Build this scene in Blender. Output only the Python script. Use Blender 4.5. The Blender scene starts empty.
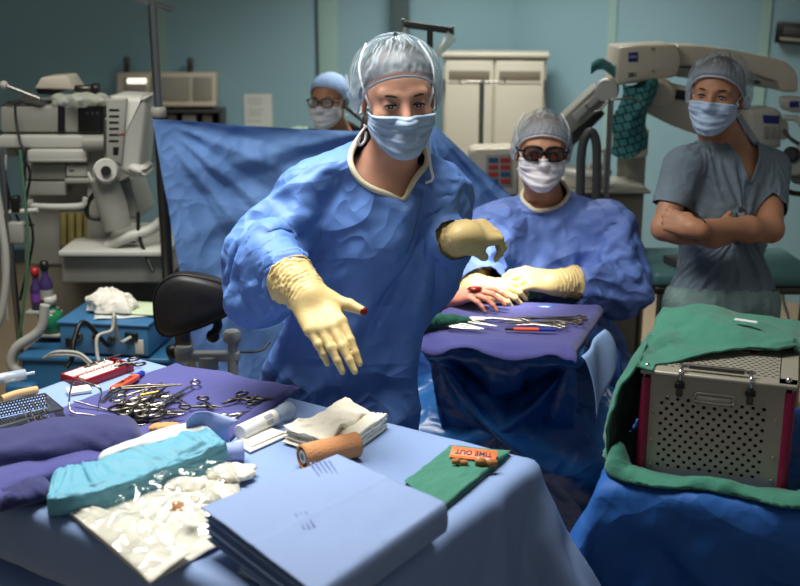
import bpy, bmesh, math, random, time
import numpy as np
from mathutils import Vector, Matrix, Euler
from mathutils.bvhtree import BVHTree
from mathutils import noise as mnoise

random.seed(7)
RNG = np.random.RandomState(7)
SC = bpy.context.scene
COL = SC.collection
PI = math.pi
R = math.radians

# ------------------------------------------------------------------ camera
FPX, PITCH, CAMH = 1100.0, R(15.5), 1.8
CP, SP = math.cos(PITCH), math.sin(PITCH)

def ray(x, y):
    u, v = (x - 400) / FPX, (293 - y) / FPX
    return Vector((u, CP + v * SP, -SP + v * CP))

def at(x, y, d):
    """world point seen at (x, y), d metres along the view axis"""
    return Vector((0, 0, CAMH)) + ray(x, y) * d

def atz(x, y, z):
    r = ray(x, y)
    return Vector((0, 0, CAMH)) + r * ((z - CAMH) / r.z)

# ------------------------------------------------------------------ objects
def link(o, parent=None):
    COL.objects.link(o)
    if parent is not None:
        o.parent = parent
    return o

def tag(o, label=None, cat=None, group=None, kind=None):
    if label: o['label'] = label
    if cat: o['category'] = cat
    if group: o['group'] = group
    if kind: o['kind'] = kind
    return o

def thing(name, label, cat, loc=(0, 0, 0), rotz=0.0, group=None):
    o = bpy.data.objects.new(name, None)
    o.location = loc
    o.rotation_euler = (0, 0, rotz)
    link(o)
    return tag(o, label, cat, group)

def copy_tree(o, parent=None):
    c = o.copy()
    COL.objects.link(c)
    if parent is not None:
        c.parent = parent
    for ch in list(o.children):
        copy_tree(ch, c)
    return c

class MB:
    """collects shapes and links them as ONE mesh object"""
    def __init__(self):
        self.v, self.f, self.sm, self.mi = [], [], [], []
        self.cur = 0
    def add(self, vs, fs, smooth=False, M=None):
        b = len(self.v)
        for p in vs:
            p = Vector(p)
            self.v.append(M @ p if M is not None else p)
        for f in fs:
            self.f.append([b + i for i in f]); self.sm.append(smooth); self.mi.append(self.cur)
        return self
    def box(self, c, s, rot=None, bev=0.0, M=None, seg=2):
        bm = bmesh.new()
        bmesh.ops.create_cube(bm, size=1.0)
        bmesh.ops.scale(bm, vec=s, verts=bm.verts)
        if bev > 0:
            bmesh.ops.bevel(bm, geom=bm.edges[:], offset=min(bev, min(s) * .49), segments=seg, profile=.5, affect='EDGES')
        T = Matrix.Translation(c)
        if rot is not None:
            T = T @ (rot if isinstance(rot, Matrix) else Euler(rot).to_matrix().to_4x4())
        if M is not None: T = M @ T
        bm.verts.ensure_lookup_table()
        self.add([v.co for v in bm.verts], [[v.index for v in f.verts] for f in bm.faces], bev > 0, T)
        bm.free()
        return self
    def tube(self, pts, r, n=10, caps=True, M=None, smooth=True, closed=False):
        pts = [Vector(p) for p in pts]
        rs = list(r) if hasattr(r, '__len__') else [r] * len(pts)
        N = len(pts)
        vs, fs = [], []
        up = None
        for i, p in enumerate(pts):
            if closed:
                t = (pts[(i + 1) % N] - pts[i - 1])
            else:
                t = (pts[min(i + 1, N - 1)] - pts[max(i - 1, 0)])
            t = t.normalized() if t.length > 1e-9 else Vector((0, 0, 1))
            if up is None:
                a = Vector((0, 0, 1)) if abs(t.z) < .9 else Vector((1, 0, 0))
                up = (a - t * a.dot(t)).normalized()
            else:
                up = (up - t * up.dot(t))
                up = up.normalized() if up.length > 1e-6 else t.orthogonal().normalized()
            s = t.cross(up)
            for k in range(n):
                a = 2 * PI * k / n
                vs.append(p + (up * math.cos(a) + s * math.sin(a)) * rs[i])
        for i in range(N if closed else N - 1):
            j = (i + 1) % N
            for k in range(n):
                k2 = (k + 1) % n
                fs.append([i * n + k, i * n + k2, j * n + k2, j * n + k])
        self.add(vs, fs, smooth, M)
        if caps and not closed:
            self.add(vs[:n], [list(range(n))[::-1]], False, M)
            self.add(vs[-n:], [list(range(n))], False, M)
        return self
    def cyl(self, a, b, r, n=20, r2=None, M=None, smooth=True, bev=0.0):
        a, b = Vector(a), Vector(b)
        r2 = r if r2 is None else r2
        if bev > 0:
            t = (b - a).normalized()
            return self.tube([a, a + t * 1e-5, a + t * bev, b - t * bev, b - t * 1e-5, b], [max(r - bev, 1e-4), r - bev, r, r2, r2 - bev, max(r2 - bev, 1e-4)], n, True, M, smooth)
        return self.tube([a, b], [r, r2], n, True, M, smooth)
    def lathe(self, prof, n=28, M=None, smooth=True):
        vs, fs = [], []
        for (r, z) in prof:
            for k in range(n):
                a = 2 * PI * k / n
                vs.append((r * math.cos(a), r * math.sin(a), z))
        for i in range(len(prof) - 1):
            for k in range(n):
                k2 = (k + 1) % n
                fs.append([i * n + k, i * n + k2, (i + 1) * n + k2, (i + 1) * n + k])
        self.add(vs, fs, smooth, M)
        if prof[0][0] > 1e-5: self.add(vs[:n], [list(range(n))[::-1]], False, M)
        if prof[-1][0] > 1e-5: self.add(vs[-n:], [list(range(n))], False, M)
        return self
    def prism(self, poly, h, M=None, bev=0.0, smooth=False):
        """poly in xy extruded along +z by h"""
        bm = bmesh.new()
        b = [bm.verts.new((p[0], p[1], 0)) for p in poly]
        f = bm.faces.new(b)
        r = bmesh.ops.extrude_face_region(bm, geom=[f])
        bmesh.ops.translate(bm, vec=(0, 0, h), verts=[g for g in r['geom'] if isinstance(g, bmesh.types.BMVert)])
        bmesh.ops.recalc_face_normals(bm, faces=bm.faces)
        if bev > 0:
            bmesh.ops.bevel(bm, geom=bm.edges[:], offset=bev, segments=2, profile=.5, affect='EDGES')
        bm.verts.ensure_lookup_table(); bm.verts.index_update()
        self.add([v.co for v in bm.verts], [[v.index for v in g.verts] for g in bm.faces], smooth or bev > 0, M)
        bm.free()
        return self
    def sphere(self, c, r, n=16, M=None):
        rr = r if hasattr(r, '__len__') else (r, r, r)
        prof = []
        vs, fs = [], []
        m = n // 2
        vs.append(Vector(c) + Vector((0, 0, rr[2])))
        for i in range(1, m):
            th = PI * i / m
            for k in range(n):
                a = 2 * PI * k / n
                vs.append(Vector(c) + Vector((rr[0] * math.sin(th) * math.cos(a), rr[1] * math.sin(th) * math.sin(a), rr[2] * math.cos(th))))
        vs.append(Vector(c) - Vector((0, 0, rr[2])))
        for k in range(n):
            fs.append([0, 1 + k, 1 + (k + 1) % n])
            e = len(vs) - 1
            fs.append([e, 1 + (m - 2) * n + (k + 1) % n, 1 + (m - 2) * n + k])
        for i in range(m - 2):
            for k in range(n):
                a = 1 + i * n + k; b = 1 + i * n + (k + 1) % n
                fs.append([a, a + n, b + n, b])
        return self.add(vs, fs, True, M)
    def grid(self, fn, nu, nv, smooth=True, M=None, wrapu=False):
        vs = [fn(i / (nu if wrapu else nu - 1), j / (nv - 1)) for i in range(nu) for j in range(nv)]
        fs = []
        for i in range(nu if wrapu else nu - 1):
            i2 = (i + 1) % nu
            for j in range(nv - 1):
                fs.append([i * nv + j, i2 * nv + j, i2 * nv + j + 1, i * nv + j + 1])
        return self.add(vs, fs, smooth, M)
    def build(self, name, m, parent=None, loc=None, rot=None):
        me = bpy.data.meshes.new(name)
        me.from_pydata([tuple(p) for p in self.v], [], self.f)
        me.polygons.foreach_set('use_smooth', self.sm)
        ms = m if isinstance(m, (list, tuple)) else [m]
        for q in ms: me.materials.append(q)
        if len(ms) > 1: me.polygons.foreach_set('material_index', self.mi)
        me.validate(); me.update()
        o = bpy.data.objects.new(name, me)
        if loc is not None: o.location = loc
        if rot is not None: o.rotation_euler = rot
        return link(o, parent)

def finish(o, solid=0.0, sub=0, offset=-1):
    """apply solidify / subdivision now, so that the object is a plain mesh"""
    if sub:
        m = o.modifiers.new('s', 'SUBSURF'); m.levels = sub; m.render_levels = sub
    if solid:
        m = o.modifiers.new('t', 'SOLIDIFY'); m.thickness = solid; m.offset = offset
    bake(o)
    return o

def bake(o):
    dg = bpy.context.evaluated_depsgraph_get()
    dg.update()
    me = bpy.data.meshes.new_from_object(o.evaluated_get(dg), depsgraph=dg)
    old = o.data
    o.modifiers.clear()
    o.data = me
    me.name = o.name
    if old.users == 0: bpy.data.meshes.remove(old)
    me.polygons.foreach_set('use_smooth', [True] * len(me.polygons))
    return o

# ------------------------------------------------------------------ signed distance modelling
def rc(a, b, ra, rb, k=.02, op=1):
    return ('rc', np.array(a, float), np.array(b, float), ra, rb, k, op)
def el(c, r, rot=None, k=.02, op=1):
    return ('el', np.array(c, float), np.array(r, float), np.eye(3) if rot is None else np.array(rot, float), None, k, op)

def xform(prims, Rm, t, s=1.0):
    out = []
    Rm = np.array(Rm, float); t = np.array(t, float)
    for p in prims:
        if p[0] == 'rc':
            out.append(('rc', Rm @ (p[1] * s) + t, Rm @ (p[2] * s) + t, p[3] * s, p[4] * s, p[5] * s, p[6]))
        else:
            out.append(('el', Rm @ (p[1] * s) + t, p[2] * s, Rm @ p[3], None, p[5] * s, p[6]))
    return out

def pdist(p, X, Y, Z):
    if p[0] == 'rc':
        a, b, ra, rb = p[1], p[2], p[3], p[4]
        ab = b - a
        L2 = max(float(ab @ ab), 1e-12)
        t = np.clip(((X - a[0]) * ab[0] + (Y - a[1]) * ab[1] + (Z - a[2]) * ab[2]) / L2, 0, 1)
        d = np.sqrt((X - a[0] - t * ab[0]) ** 2 + (Y - a[1] - t * ab[1]) ** 2 + (Z - a[2] - t * ab[2]) ** 2)
        return d - (ra + (rb - ra) * t)
    c, r, Rm = p[1], p[2], p[3]
    x, y, z = X - c[0], Y - c[1], Z - c[2]
    lx = x * Rm[0, 0] + y * Rm[1, 0] + z * Rm[2, 0]
    ly = x * Rm[0, 1] + y * Rm[1, 1] + z * Rm[2, 1]
    lz = x * Rm[0, 2] + y * Rm[1, 2] + z * Rm[2, 2]
    k0 = np.sqrt((lx / r[0]) ** 2 + (ly / r[1]) ** 2 + (lz / r[2]) ** 2)
    k1 = np.sqrt((lx / r[0] ** 2) ** 2 + (ly / r[1] ** 2) ** 2 + (lz / r[2] ** 2) ** 2) + 1e-9
    return k0 * (k0 - 1) / k1

def pbox(p):
    if p[0] == 'rc':
        m = max(p[3], p[4])
        return np.minimum(p[1], p[2]) - m, np.maximum(p[1], p[2]) + m
    m = float(np.max(p[2]))
    return p[1] - m, p[1] + m

def sdf_mesh(prims, res, smooth=1, extra=None):
    lo = np.min([pbox(p)[0] for p in prims if p[6] > 0], axis=0) - 3 * res
    hi = np.max([pbox(p)[1] for p in prims if p[6] > 0], axis=0) + 3 * res
    n = np.ceil((hi - lo) / res).astype(int) + 1
    ax = [lo[i] + res * np.arange(n[i]) for i in range(3)]
    F = np.full(n, 1.0, np.float32)
    for p in prims:
        k = p[5]
        a, b = pbox(p)
        m = k + 3 * res
        i0 = np.clip(((a - m - lo) / res).astype(int), 0, n - 1)
        i1 = np.clip(np.ceil((b + m - lo) / res).astype(int) + 1, 1, n)
        sl = tuple(slice(i0[i], i1[i]) for i in range(3))
        X, Y, Z = np.meshgrid(ax[0][sl[0]], ax[1][sl[1]], ax[2][sl[2]], indexing='ij', sparse=True)
        d = pdist(p, X, Y, Z).astype(np.float32)
        f = F[sl]
        if p[6] > 0:
            h = np.clip(k - np.abs(f - d), 0, None) / k
            F[sl] = np.minimum(f, d) - h * h * k * .25
        else:
            h = np.clip(k - np.abs(f + d), 0, None) / k
            F[sl] = np.maximum(f, -d) + h * h * k * .25
    S = F < 0
    c = np.zeros(n - 1, np.int8)
    for i in (0, 1):
        for j in (0, 1):
            for q in (0, 1):
                c += S[i:n[0] - 1 + i, j:n[1] - 1 + j, q:n[2] - 1 + q]
    act = (c > 0) & (c < 8)
    ids = np.full(n - 1, -1, np.int64)
    idx = np.argwhere(act)
    ids[act] = np.arange(len(idx))
    acc = np.zeros((len(idx), 3)); cnt = np.zeros(len(idx))
    corner = [(i, j, q) for i in (0, 1) for j in (0, 1) for q in (0, 1)]
    for a in corner:
        for d in range(3):
            if a[d] == 0:
                b = list(a); b[d] = 1
                fa = F[idx[:, 0] + a[0], idx[:, 1] + a[1], idx[:, 2] + a[2]]
                fb = F[idx[:, 0] + b[0], idx[:, 1] + b[1], idx[:, 2] + b[2]]
                m = (fa < 0) != (fb < 0)
                t = fa[m] / (fa[m] - fb[m])
                pt = np.tile(np.array(a, float), (m.sum(), 1)); pt[:, d] += t
                acc[m] += pt; cnt[m] += 1
    V = lo + (idx + acc / cnt[:, None]) * res
    faces = []
    for d in range(3):
        e1, e2 = (d + 1) % 3, (d + 2) % 3
        sa = [slice(None)] * 3; sb = [slice(None)] * 3
        sa[d] = slice(0, n[d] - 1); sb[d] = slice(1, n[d])
        A, B = S[tuple(sa)], S[tuple(sb)]
        e = np.argwhere(A != B)
        ok = (e[:, e1] > 0) & (e[:, e2] > 0) & (e[:, e1] < n[e1] - 1) & (e[:, e2] < n[e2] - 1)
        e = e[ok]
        flip = ~A[e[:, 0], e[:, 1], e[:, 2]]
        def cell(o1, o2):
            q = e.copy(); q[:, e1] -= o1; q[:, e2] -= o2
            return ids[q[:, 0], q[:, 1], q[:, 2]]
        q = np.stack([cell(1, 1), cell(0, 1), cell(0, 0), cell(1, 0)], 1)
        q[flip] = q[flip][:, ::-1]
        faces.append(q)
    Fc = np.concatenate(faces)
    Fc = Fc[(Fc >= 0).all(1)]
    V = lap(V, Fc, smooth)
    return V, Fc

def lap(V, Fc, it, lam=.5):
    if it <= 0: return V
    e = np.concatenate([Fc[:, [0, 1]], Fc[:, [1, 2]], Fc[:, [2, 3]], Fc[:, [3, 0]]])
    for _ in range(it):
        acc = np.zeros_like(V); cnt = np.zeros(len(V))
        np.add.at(acc, e[:, 0], V[e[:, 1]]); np.add.at(acc, e[:, 1], V[e[:, 0]])
        np.add.at(cnt, e[:, 0], 1); np.add.at(cnt, e[:, 1], 1)
        V = V + lam * (acc / np.maximum(cnt, 1)[:, None] - V)
    return V

def cut(V, Fc, keep):
    """keep the faces whose vertices all pass; the largest piece only"""
    fk = keep[Fc].all(1)
    Fc = Fc[fk]
    used = np.unique(Fc)
    mp = np.full(len(V), -1); mp[used] = np.arange(len(used))
    return V[used], mp[Fc]

def np_obj(name, V, Fc, m, parent=None, smooth=True):
    me = bpy.data.meshes.new(name)
    me.from_pydata(V.tolist(), [], Fc.tolist())
    me.polygons.foreach_set('use_smooth', [smooth] * len(me.polygons))
    me.materials.append(m)
    me.update()
    o = bpy.data.objects.new(name, me)
    return link(o, parent)

def boundary(Fc):
    e = np.sort(np.concatenate([Fc[:, [0, 1]], Fc[:, [1, 2]], Fc[:, [2, 3]], Fc[:, [3, 0]]]), axis=1)
    u, c = np.unique(e, axis=0, return_counts=True)
    return u[c == 1]

def loops(Fc):
    """boundary loops as lists of vertex ids"""
    b = boundary(Fc)
    nb = {}
    for i, j in b:
        nb.setdefault(i, []).append(j); nb.setdefault(j, []).append(i)
    seen, out = set(), []
    for s in nb:
        if s in seen: continue
        lp = [s]; seen.add(s)
        cur = s
        while True:
            nx = [q for q in nb[cur] if q not in seen]
            if not nx: break
            cur = nx[0]; seen.add(cur); lp.append(cur)
        out.append(lp)
    return sorted(out, key=len, reverse=True)

# ------------------------------------------------------------------ cloth
def collide(o, thick=.004, fric=20):
    m = o.modifiers.new('Collision', 'COLLISION')
    o.collision.thickness_outer = thick
    o.collision.cloth_friction = fric
    return m

def cloth(o, frames, pins=None, colliders=(), shrink=0.0, mass=.2, bend=.4, tens=15, thick=.004, selfc=False, grav=1.0, quality=6, damp=5, pressure=0, fric=15):
    for c in colliders: collide(c, thick, fric)
    m = o.modifiers.new('Cloth', 'CLOTH')
    s = m.settings
    s.quality = quality
    s.mass = mass
    s.tension_stiffness = tens; s.compression_stiffness = tens
    s.shear_stiffness = tens * .4
    s.bending_stiffness = bend
    s.tension_damping = damp; s.compression_damping = damp; s.shear_damping = damp
    s.air_damping = 2.0
    s.shrink_min = shrink; s.shrink_max = shrink
    s.effector_weights.gravity = grav
    m.collision_settings.use_collision = bool(colliders)
    m.collision_settings.distance_min = thick
    m.collision_settings.collision_quality = 3
    m.collision_settings.use_self_collision = selfc
    m.collision_settings.self_distance_min = thick
    if pins is not None:
        vg = o.vertex_groups.new(name='pin')
        for i, w in pins: vg.add([int(i)], float(w), 'REPLACE')
        s.vertex_group_mass = 'pin'
    SC.frame_start = 1; SC.frame_end = frames + 1
    m.point_cache.frame_start = 1; m.point_cache.frame_end = frames + 1
    _t = time.time()
    for f in range(1, frames + 1):
        SC.frame_set(f)
    print('cloth', o.name, len(o.data.vertices), round(time.time() - _t, 1), flush=True)
    bake(o)
    o.vertex_groups.clear()
    for c in colliders:
        for q in [q for q in c.modifiers if q.type == 'COLLISION']: c.modifiers.remove(q)
    SC.frame_set(1)
    return o

# ------------------------------------------------------------------ materials
def srgb(r, g=None, b=None):
    if g is None: r, g, b = r
    f = lambda c: (c / 255 / 12.92) if c / 255 <= .04045 else ((c / 255 + .055) / 1.055) ** 2.4
    return (f(r), f(g), f(b), 1)

def mat(name, col, rough=.6, metal=0.0, bump=0.0, bscale=200.0, var=0.0, vscale=6.0, spec=.5, trans=0.0, alpha=1.0, sheen=0.0, coat=0.0, sss=0.0, bdetail=4, emit=None, estr=1.0, stretch=None, ior=1.45):
    m = bpy.data.materials.new(name)
    m.use_nodes = True
    nt = m.node_tree
    b = nt.nodes['Principled BSDF']
    c = srgb(*col) if max(col) > 1.001 else (col[0], col[1], col[2], 1)
    b.inputs['Base Color'].default_value = c
    b.inputs['Roughness'].default_value = rough
    b.inputs['Metallic'].default_value = metal
    b.inputs['Specular IOR Level'].default_value = spec
    b.inputs['Transmission Weight'].default_value = trans
    b.inputs['Alpha'].default_value = alpha
    b.inputs['Sheen Weight'].default_value = sheen
    b.inputs['Coat Weight'].default_value = coat
    b.inputs['IOR'].default_value = ior
    if sss:
        b.inputs['Subsurface Weight'].default_value = sss
        b.inputs['Subsurface Radius'].default_value = (.01, .004, .002)
    if emit is not None:
        b.inputs['Emission Color'].default_value = srgb(*emit)
        b.inputs['Emission Strength'].default_value = estr
    if bump or var:
        tc = nt.nodes.new('ShaderNodeTexCoord')
        src = tc.outputs['Object']
        if stretch:
            mp = nt.nodes.new('ShaderNodeMapping'); mp.inputs['Scale'].default_value = stretch
            nt.links.new(src, mp.inputs['Vector']); src = mp.outputs['Vector']
    if bump:
        n = nt.nodes.new('ShaderNodeTexNoise'); n.inputs['Scale'].default_value = bscale; n.inputs['Detail'].default_value = bdetail
        nt.links.new(src, n.inputs['Vector'])
        bp = nt.nodes.new('ShaderNodeBump'); bp.inputs['Strength'].default_value = bump; bp.inputs['Distance'].default_value = .004
        nt.links.new(n.outputs['Fac'], bp.inputs['Height'])
        nt.links.new(bp.outputs['Normal'], b.inputs['Normal'])
    if var:
        n2 = nt.nodes.new('ShaderNodeTexNoise'); n2.inputs['Scale'].default_value = vscale; n2.inputs['Detail'].default_value = 5
        nt.links.new(src, n2.inputs['Vector'])
        mx = nt.nodes.new('ShaderNodeMix'); mx.data_type = 'RGBA'
        mx.inputs['A'].default_value = tuple(x * (1 - var) for x in c[:3]) + (1,)
        mx.inputs['B'].default_value = tuple(min(1, x * (1 + var)) for x in c[:3]) + (1,)
        nt.links.new(n2.outputs['Fac'], mx.inputs['Factor'])
        nt.links.new(mx.outputs['Result'], b.inputs['Base Color'])
    return m

def text_obj(name, s, size, m, parent=None, M=None, depth=.0004, align='CENTER', offset=0.0):
    cu = bpy.data.curves.new(name, 'FONT')
    cu.body = s; cu.size = size; cu.extrude = depth; cu.align_x = align; cu.align_y = 'CENTER'; cu.offset = offset
    o = bpy.data.objects.new(name, cu)
    link(o)
    dg = bpy.context.evaluated_depsgraph_get(); dg.update()
    me = bpy.data.meshes.new_from_object(o.evaluated_get(dg), depsgraph=dg)
    bpy.data.objects.remove(o)
    o = bpy.data.objects.new(name, me)
    me.materials.clear(); me.materials.append(m)
    link(o, parent)
    if M is not None: o.matrix_local = M
    return o

def frame_m(o, x, y):
    """matrix with origin o and x, y axes"""
    x = Vector(x).normalized(); y = Vector(y); z = x.cross(y).normalized(); y = z.cross(x)
    return Matrix(((x.x, y.x, z.x, o[0]), (x.y, y.y, z.y, o[1]), (x.z, y.z, z.z, o[2]), (0, 0, 0, 1)))

def fbm(x, y, z=0.0, o=3):
    return mnoise.fractal(Vector((x, y, z)), 1.0, 2.0, o)

def bez(pts, n=24):
    """smooth Catmull-Rom path through the points"""
    P = [Vector(p) for p in pts]
    P = [P[0] * 2 - P[1]] + P + [P[-1] * 2 - P[-2]]
    out = []
    seg = len(P) - 3
    for i in range(seg):
        a, b, c, d = P[i:i + 4]
        m = max(2, n // seg)
        for k in range(m):
            t = k / m
            out.append(.5 * ((2 * b) + (c - a) * t + (2 * a - 5 * b + 4 * c - d) * t * t + (3 * b - a - 3 * c + d) * t ** 3))
    out.append(P[-2])
    return out

def ridge_disp(o, amp=.014, sc=3.2, sq=(1, 1, 1), off=0.0, keep=None):
    """creases: push the surface along its normals by ridged noise"""
    me = o.data
    n = len(me.vertices)
    V = np.empty(n * 3); me.vertices.foreach_get('co', V); V = V.reshape(-1, 3)
    N = np.empty(n * 3); me.vertices.foreach_get('normal', N); N = N.reshape(-1, 3)
    for i in range(n):
        p = Vector((V[i][0] * sq[0] + off, V[i][1] * sq[1], V[i][2] * sq[2]))
        w = mnoise.noise_vector(p * sc * .6) * .25
        q = p + w
        d = .5 - abs(mnoise.noise(q * sc)) * 1.6 + .5 * (.5 - abs(mnoise.noise(q * sc * 2.3 + Vector((5, 1, 2)))) * 1.6)
        V[i] += N[i] * amp * (d + .35) * (1 if keep is None else keep(V[i]))
    me.vertices.foreach_set('co', V.ravel()); me.update()
M_ = {}
def crumple(m, scale=14.0, strength=.6, dist=.02, warp=.06, stretch=(1, 1, 1), second=True):
    """sharp paper-like creases in the normal: ridges between cells of a warped cell pattern"""
    nt = m.node_tree; L = nt.links
    b = nt.nodes['Principled BSDF']
    tc = nt.nodes.new('ShaderNodeTexCoord')
    mp = nt.nodes.new('ShaderNodeMapping'); mp.inputs['Scale'].default_value = stretch
    L.new(tc.outputs['Object'], mp.inputs['Vector'])
    nz = nt.nodes.new('ShaderNodeTexNoise'); nz.inputs['Scale'].default_value = scale * .45; nz.inputs['Detail'].default_value = 2
    L.new(mp.outputs['Vector'], nz.inputs['Vector'])
    sub = nt.nodes.new('ShaderNodeVectorMath'); sub.operation = 'SUBTRACT'; sub.inputs[1].default_value = (.5, .5, .5)
    L.new(nz.outputs['Color'], sub.inputs[0])
    sc = nt.nodes.new('ShaderNodeVectorMath'); sc.operation = 'SCALE'; sc.inputs['Scale'].default_value = warp * 4
    L.new(sub.outputs[0], sc.inputs[0])
    ad = nt.nodes.new('ShaderNodeVectorMath'); L.new(mp.outputs['Vector'], ad.inputs[0]); L.new(sc.outputs[0], ad.inputs[1])
    h = None
    for k, (f, a) in enumerate(((1, 1.0), (2.3, .25)) if second else ((1, 1.0),)):
        v = nt.nodes.new('ShaderNodeTexVoronoi'); v.feature = 'F1'; v.inputs['Scale'].default_value = scale * f
        L.new(ad.outputs[0], v.inputs['Vector'])
        mu = nt.nodes.new('ShaderNodeMath'); mu.operation = 'MULTIPLY'; mu.inputs[1].default_value = a
        L.new(v.outputs['Distance'], mu.inputs[0])
        if h is None: h = mu.outputs[0]
        else:
            s = nt.nodes.new('ShaderNodeMath'); L.new(h, s.inputs[0]); L.new(mu.outputs[0], s.inputs[1]); h = s.outputs[0]
    bp = nt.nodes.new('ShaderNodeBump'); bp.inputs['Strength'].default_value = strength; bp.inputs['Distance'].default_value = dist
    L.new(h, bp.inputs['Height'])
    old = b.inputs['Normal'].links
    if old: L.new(old[0].from_socket, bp.inputs['Normal'])
    L.new(bp.outputs['Normal'], b.inputs['Normal'])
    return m
def creases(m, scale=3.4, strength=.5, dist=.05, stretch=(1, 1, 1)):
    """long sharp crease lines: ridged noise in the normal"""
    nt = m.node_tree; L = nt.links
    b = nt.nodes['Principled BSDF']
    tc = nt.nodes.new('ShaderNodeTexCoord')
    mp = nt.nodes.new('ShaderNodeMapping'); mp.inputs['Scale'].default_value = stretch
    L.new(tc.outputs['Object'], mp.inputs['Vector'])
    h = None
    for f, a in ((1, 1.0), (2.4, .45), (5.5, .16)):
        nz = nt.nodes.new('ShaderNodeTexNoise'); nz.inputs['Scale'].default_value = scale * f; nz.inputs['Detail'].default_value = 0; nz.inputs['Distortion'].default_value = .5
        L.new(mp.outputs['Vector'], nz.inputs['Vector'])
        s1 = nt.nodes.new('ShaderNodeMath'); s1.operation = 'SUBTRACT'; s1.inputs[1].default_value = .5; L.new(nz.outputs['Fac'], s1.inputs[0])
        s2 = nt.nodes.new('ShaderNodeMath'); s2.operation = 'ABSOLUTE'; L.new(s1.outputs[0], s2.inputs[0])
        s3 = nt.nodes.new('ShaderNodeMath'); s3.operation = 'MULTIPLY'; s3.inputs[1].default_value = -a * 2.5; L.new(s2.outputs[0], s3.inputs[0])
        if h is None: h = s3.outputs[0]
        else:
            s4 = nt.nodes.new('ShaderNodeMath'); L.new(h, s4.inputs[0]); L.new(s3.outputs[0], s4.inputs[1]); h = s4.outputs[0]
    bp = nt.nodes.new('ShaderNodeBump'); bp.inputs['Strength'].default_value = strength; bp.inputs['Distance'].default_value = dist
    L.new(h, bp.inputs['Height'])
    old = b.inputs['Normal'].links
    if old: L.new(old[0].from_socket, bp.inputs['Normal'])
    L.new(bp.outputs['Normal'], b.inputs['Normal'])
    return m
def setmats():
    M_['skin'] = mat('skin_light', (204, 154, 130), .5, sss=.15, var=.06, vscale=18, bump=.05, bscale=300)
    M_['skin2'] = mat('skin_tan', (176, 126, 96), .5, sss=.12, var=.06, vscale=18, bump=.05, bscale=300)
    M_['eyewhite'] = mat('eye_white', (215, 205, 198), .2)
    M_['iris'] = mat('iris_brown', (38, 22, 14), .15)
    M_['lash'] = mat('lash_dark', (22, 15, 12), .7)
    M_['brow'] = mat('brow_hair', (62, 42, 32), .8)
    M_['hairdark'] = mat('hair_dark', (38, 28, 24), .45, var=.3, vscale=60)
    M_['hairgrey'] = mat('hair_grey', (120, 105, 95), .5, var=.2, vscale=60)
    M_['hairbrown'] = mat('hair_brown', (70, 48, 34), .45, var=.3, vscale=60)
    M_['gown'] = mat('gown_blue', (92, 130, 196), .55, spec=.35, var=.05, vscale=3, bump=.06, bscale=900)
    M_['gown2'] = mat('gown_periwinkle', (98, 126, 194), .55, spec=.35, var=.05, vscale=3, bump=.06, bscale=900)
    M_['binding'] = mat('binding_cream', (222, 215, 185), .7, bump=.1, bscale=500)
    M_['mask'] = mat('mask_blue_white', (176, 200, 226), .75, bump=.05, bscale=600, var=.03)
    M_['maskwhite'] = mat('mask_white', (226, 224, 228), .75, bump=.05, bscale=600)
    M_['strap'] = mat('strap_white', (225, 228, 232), .7)
    M_['cap'] = mat('cap_net', (166, 182, 194), .7, alpha=.62, var=.1, vscale=30)
    M_['glove'] = mat('glove_latex', (212, 188, 130), .42, spec=.4, var=.06, vscale=14, bump=.15, bscale=160)
    M_['blood'] = mat('blood_red', (120, 12, 10), .25)
setmats()
M_['scrubblue'] = mat('scrub_blue', (60, 82, 130), .8, bump=.1, bscale=700)
M_['scrubgrey'] = mat('scrub_grey_blue', (110, 126, 138), .85, bump=.12, bscale=700, var=.06, vscale=5)
M_['scrubpants'] = mat('scrub_pale_green', (120, 146, 142), .85, bump=.12, bscale=700, var=.06, vscale=5)
M_['gowngreen'] = mat('gown_pale_green', (140, 172, 158), .8, bump=.1, bscale=500)
M_['capblue'] = mat('cap_pale_blue', (150, 182, 226), .75, var=.12, vscale=20)
M_['blackplastic'] = mat('black_plastic', (18, 17, 17), .35)
M_['lensdark'] = mat('lens_dark', (40, 30, 30), .05, spec=.8, alpha=.55)
M_['lensclear'] = mat('lens_clear', (200, 205, 205), .05, spec=.6, alpha=.15)
M_['loupered'] = mat('loupe_red_glass', (84, 26, 18), .08, spec=.9)
M_['rubberband'] = mat('band_black', (20, 18, 18), .5)
creases(M_['gown'], 3.0, .6, .05)
creases(M_['gown2'], 3.0, .6, .05)

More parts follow.
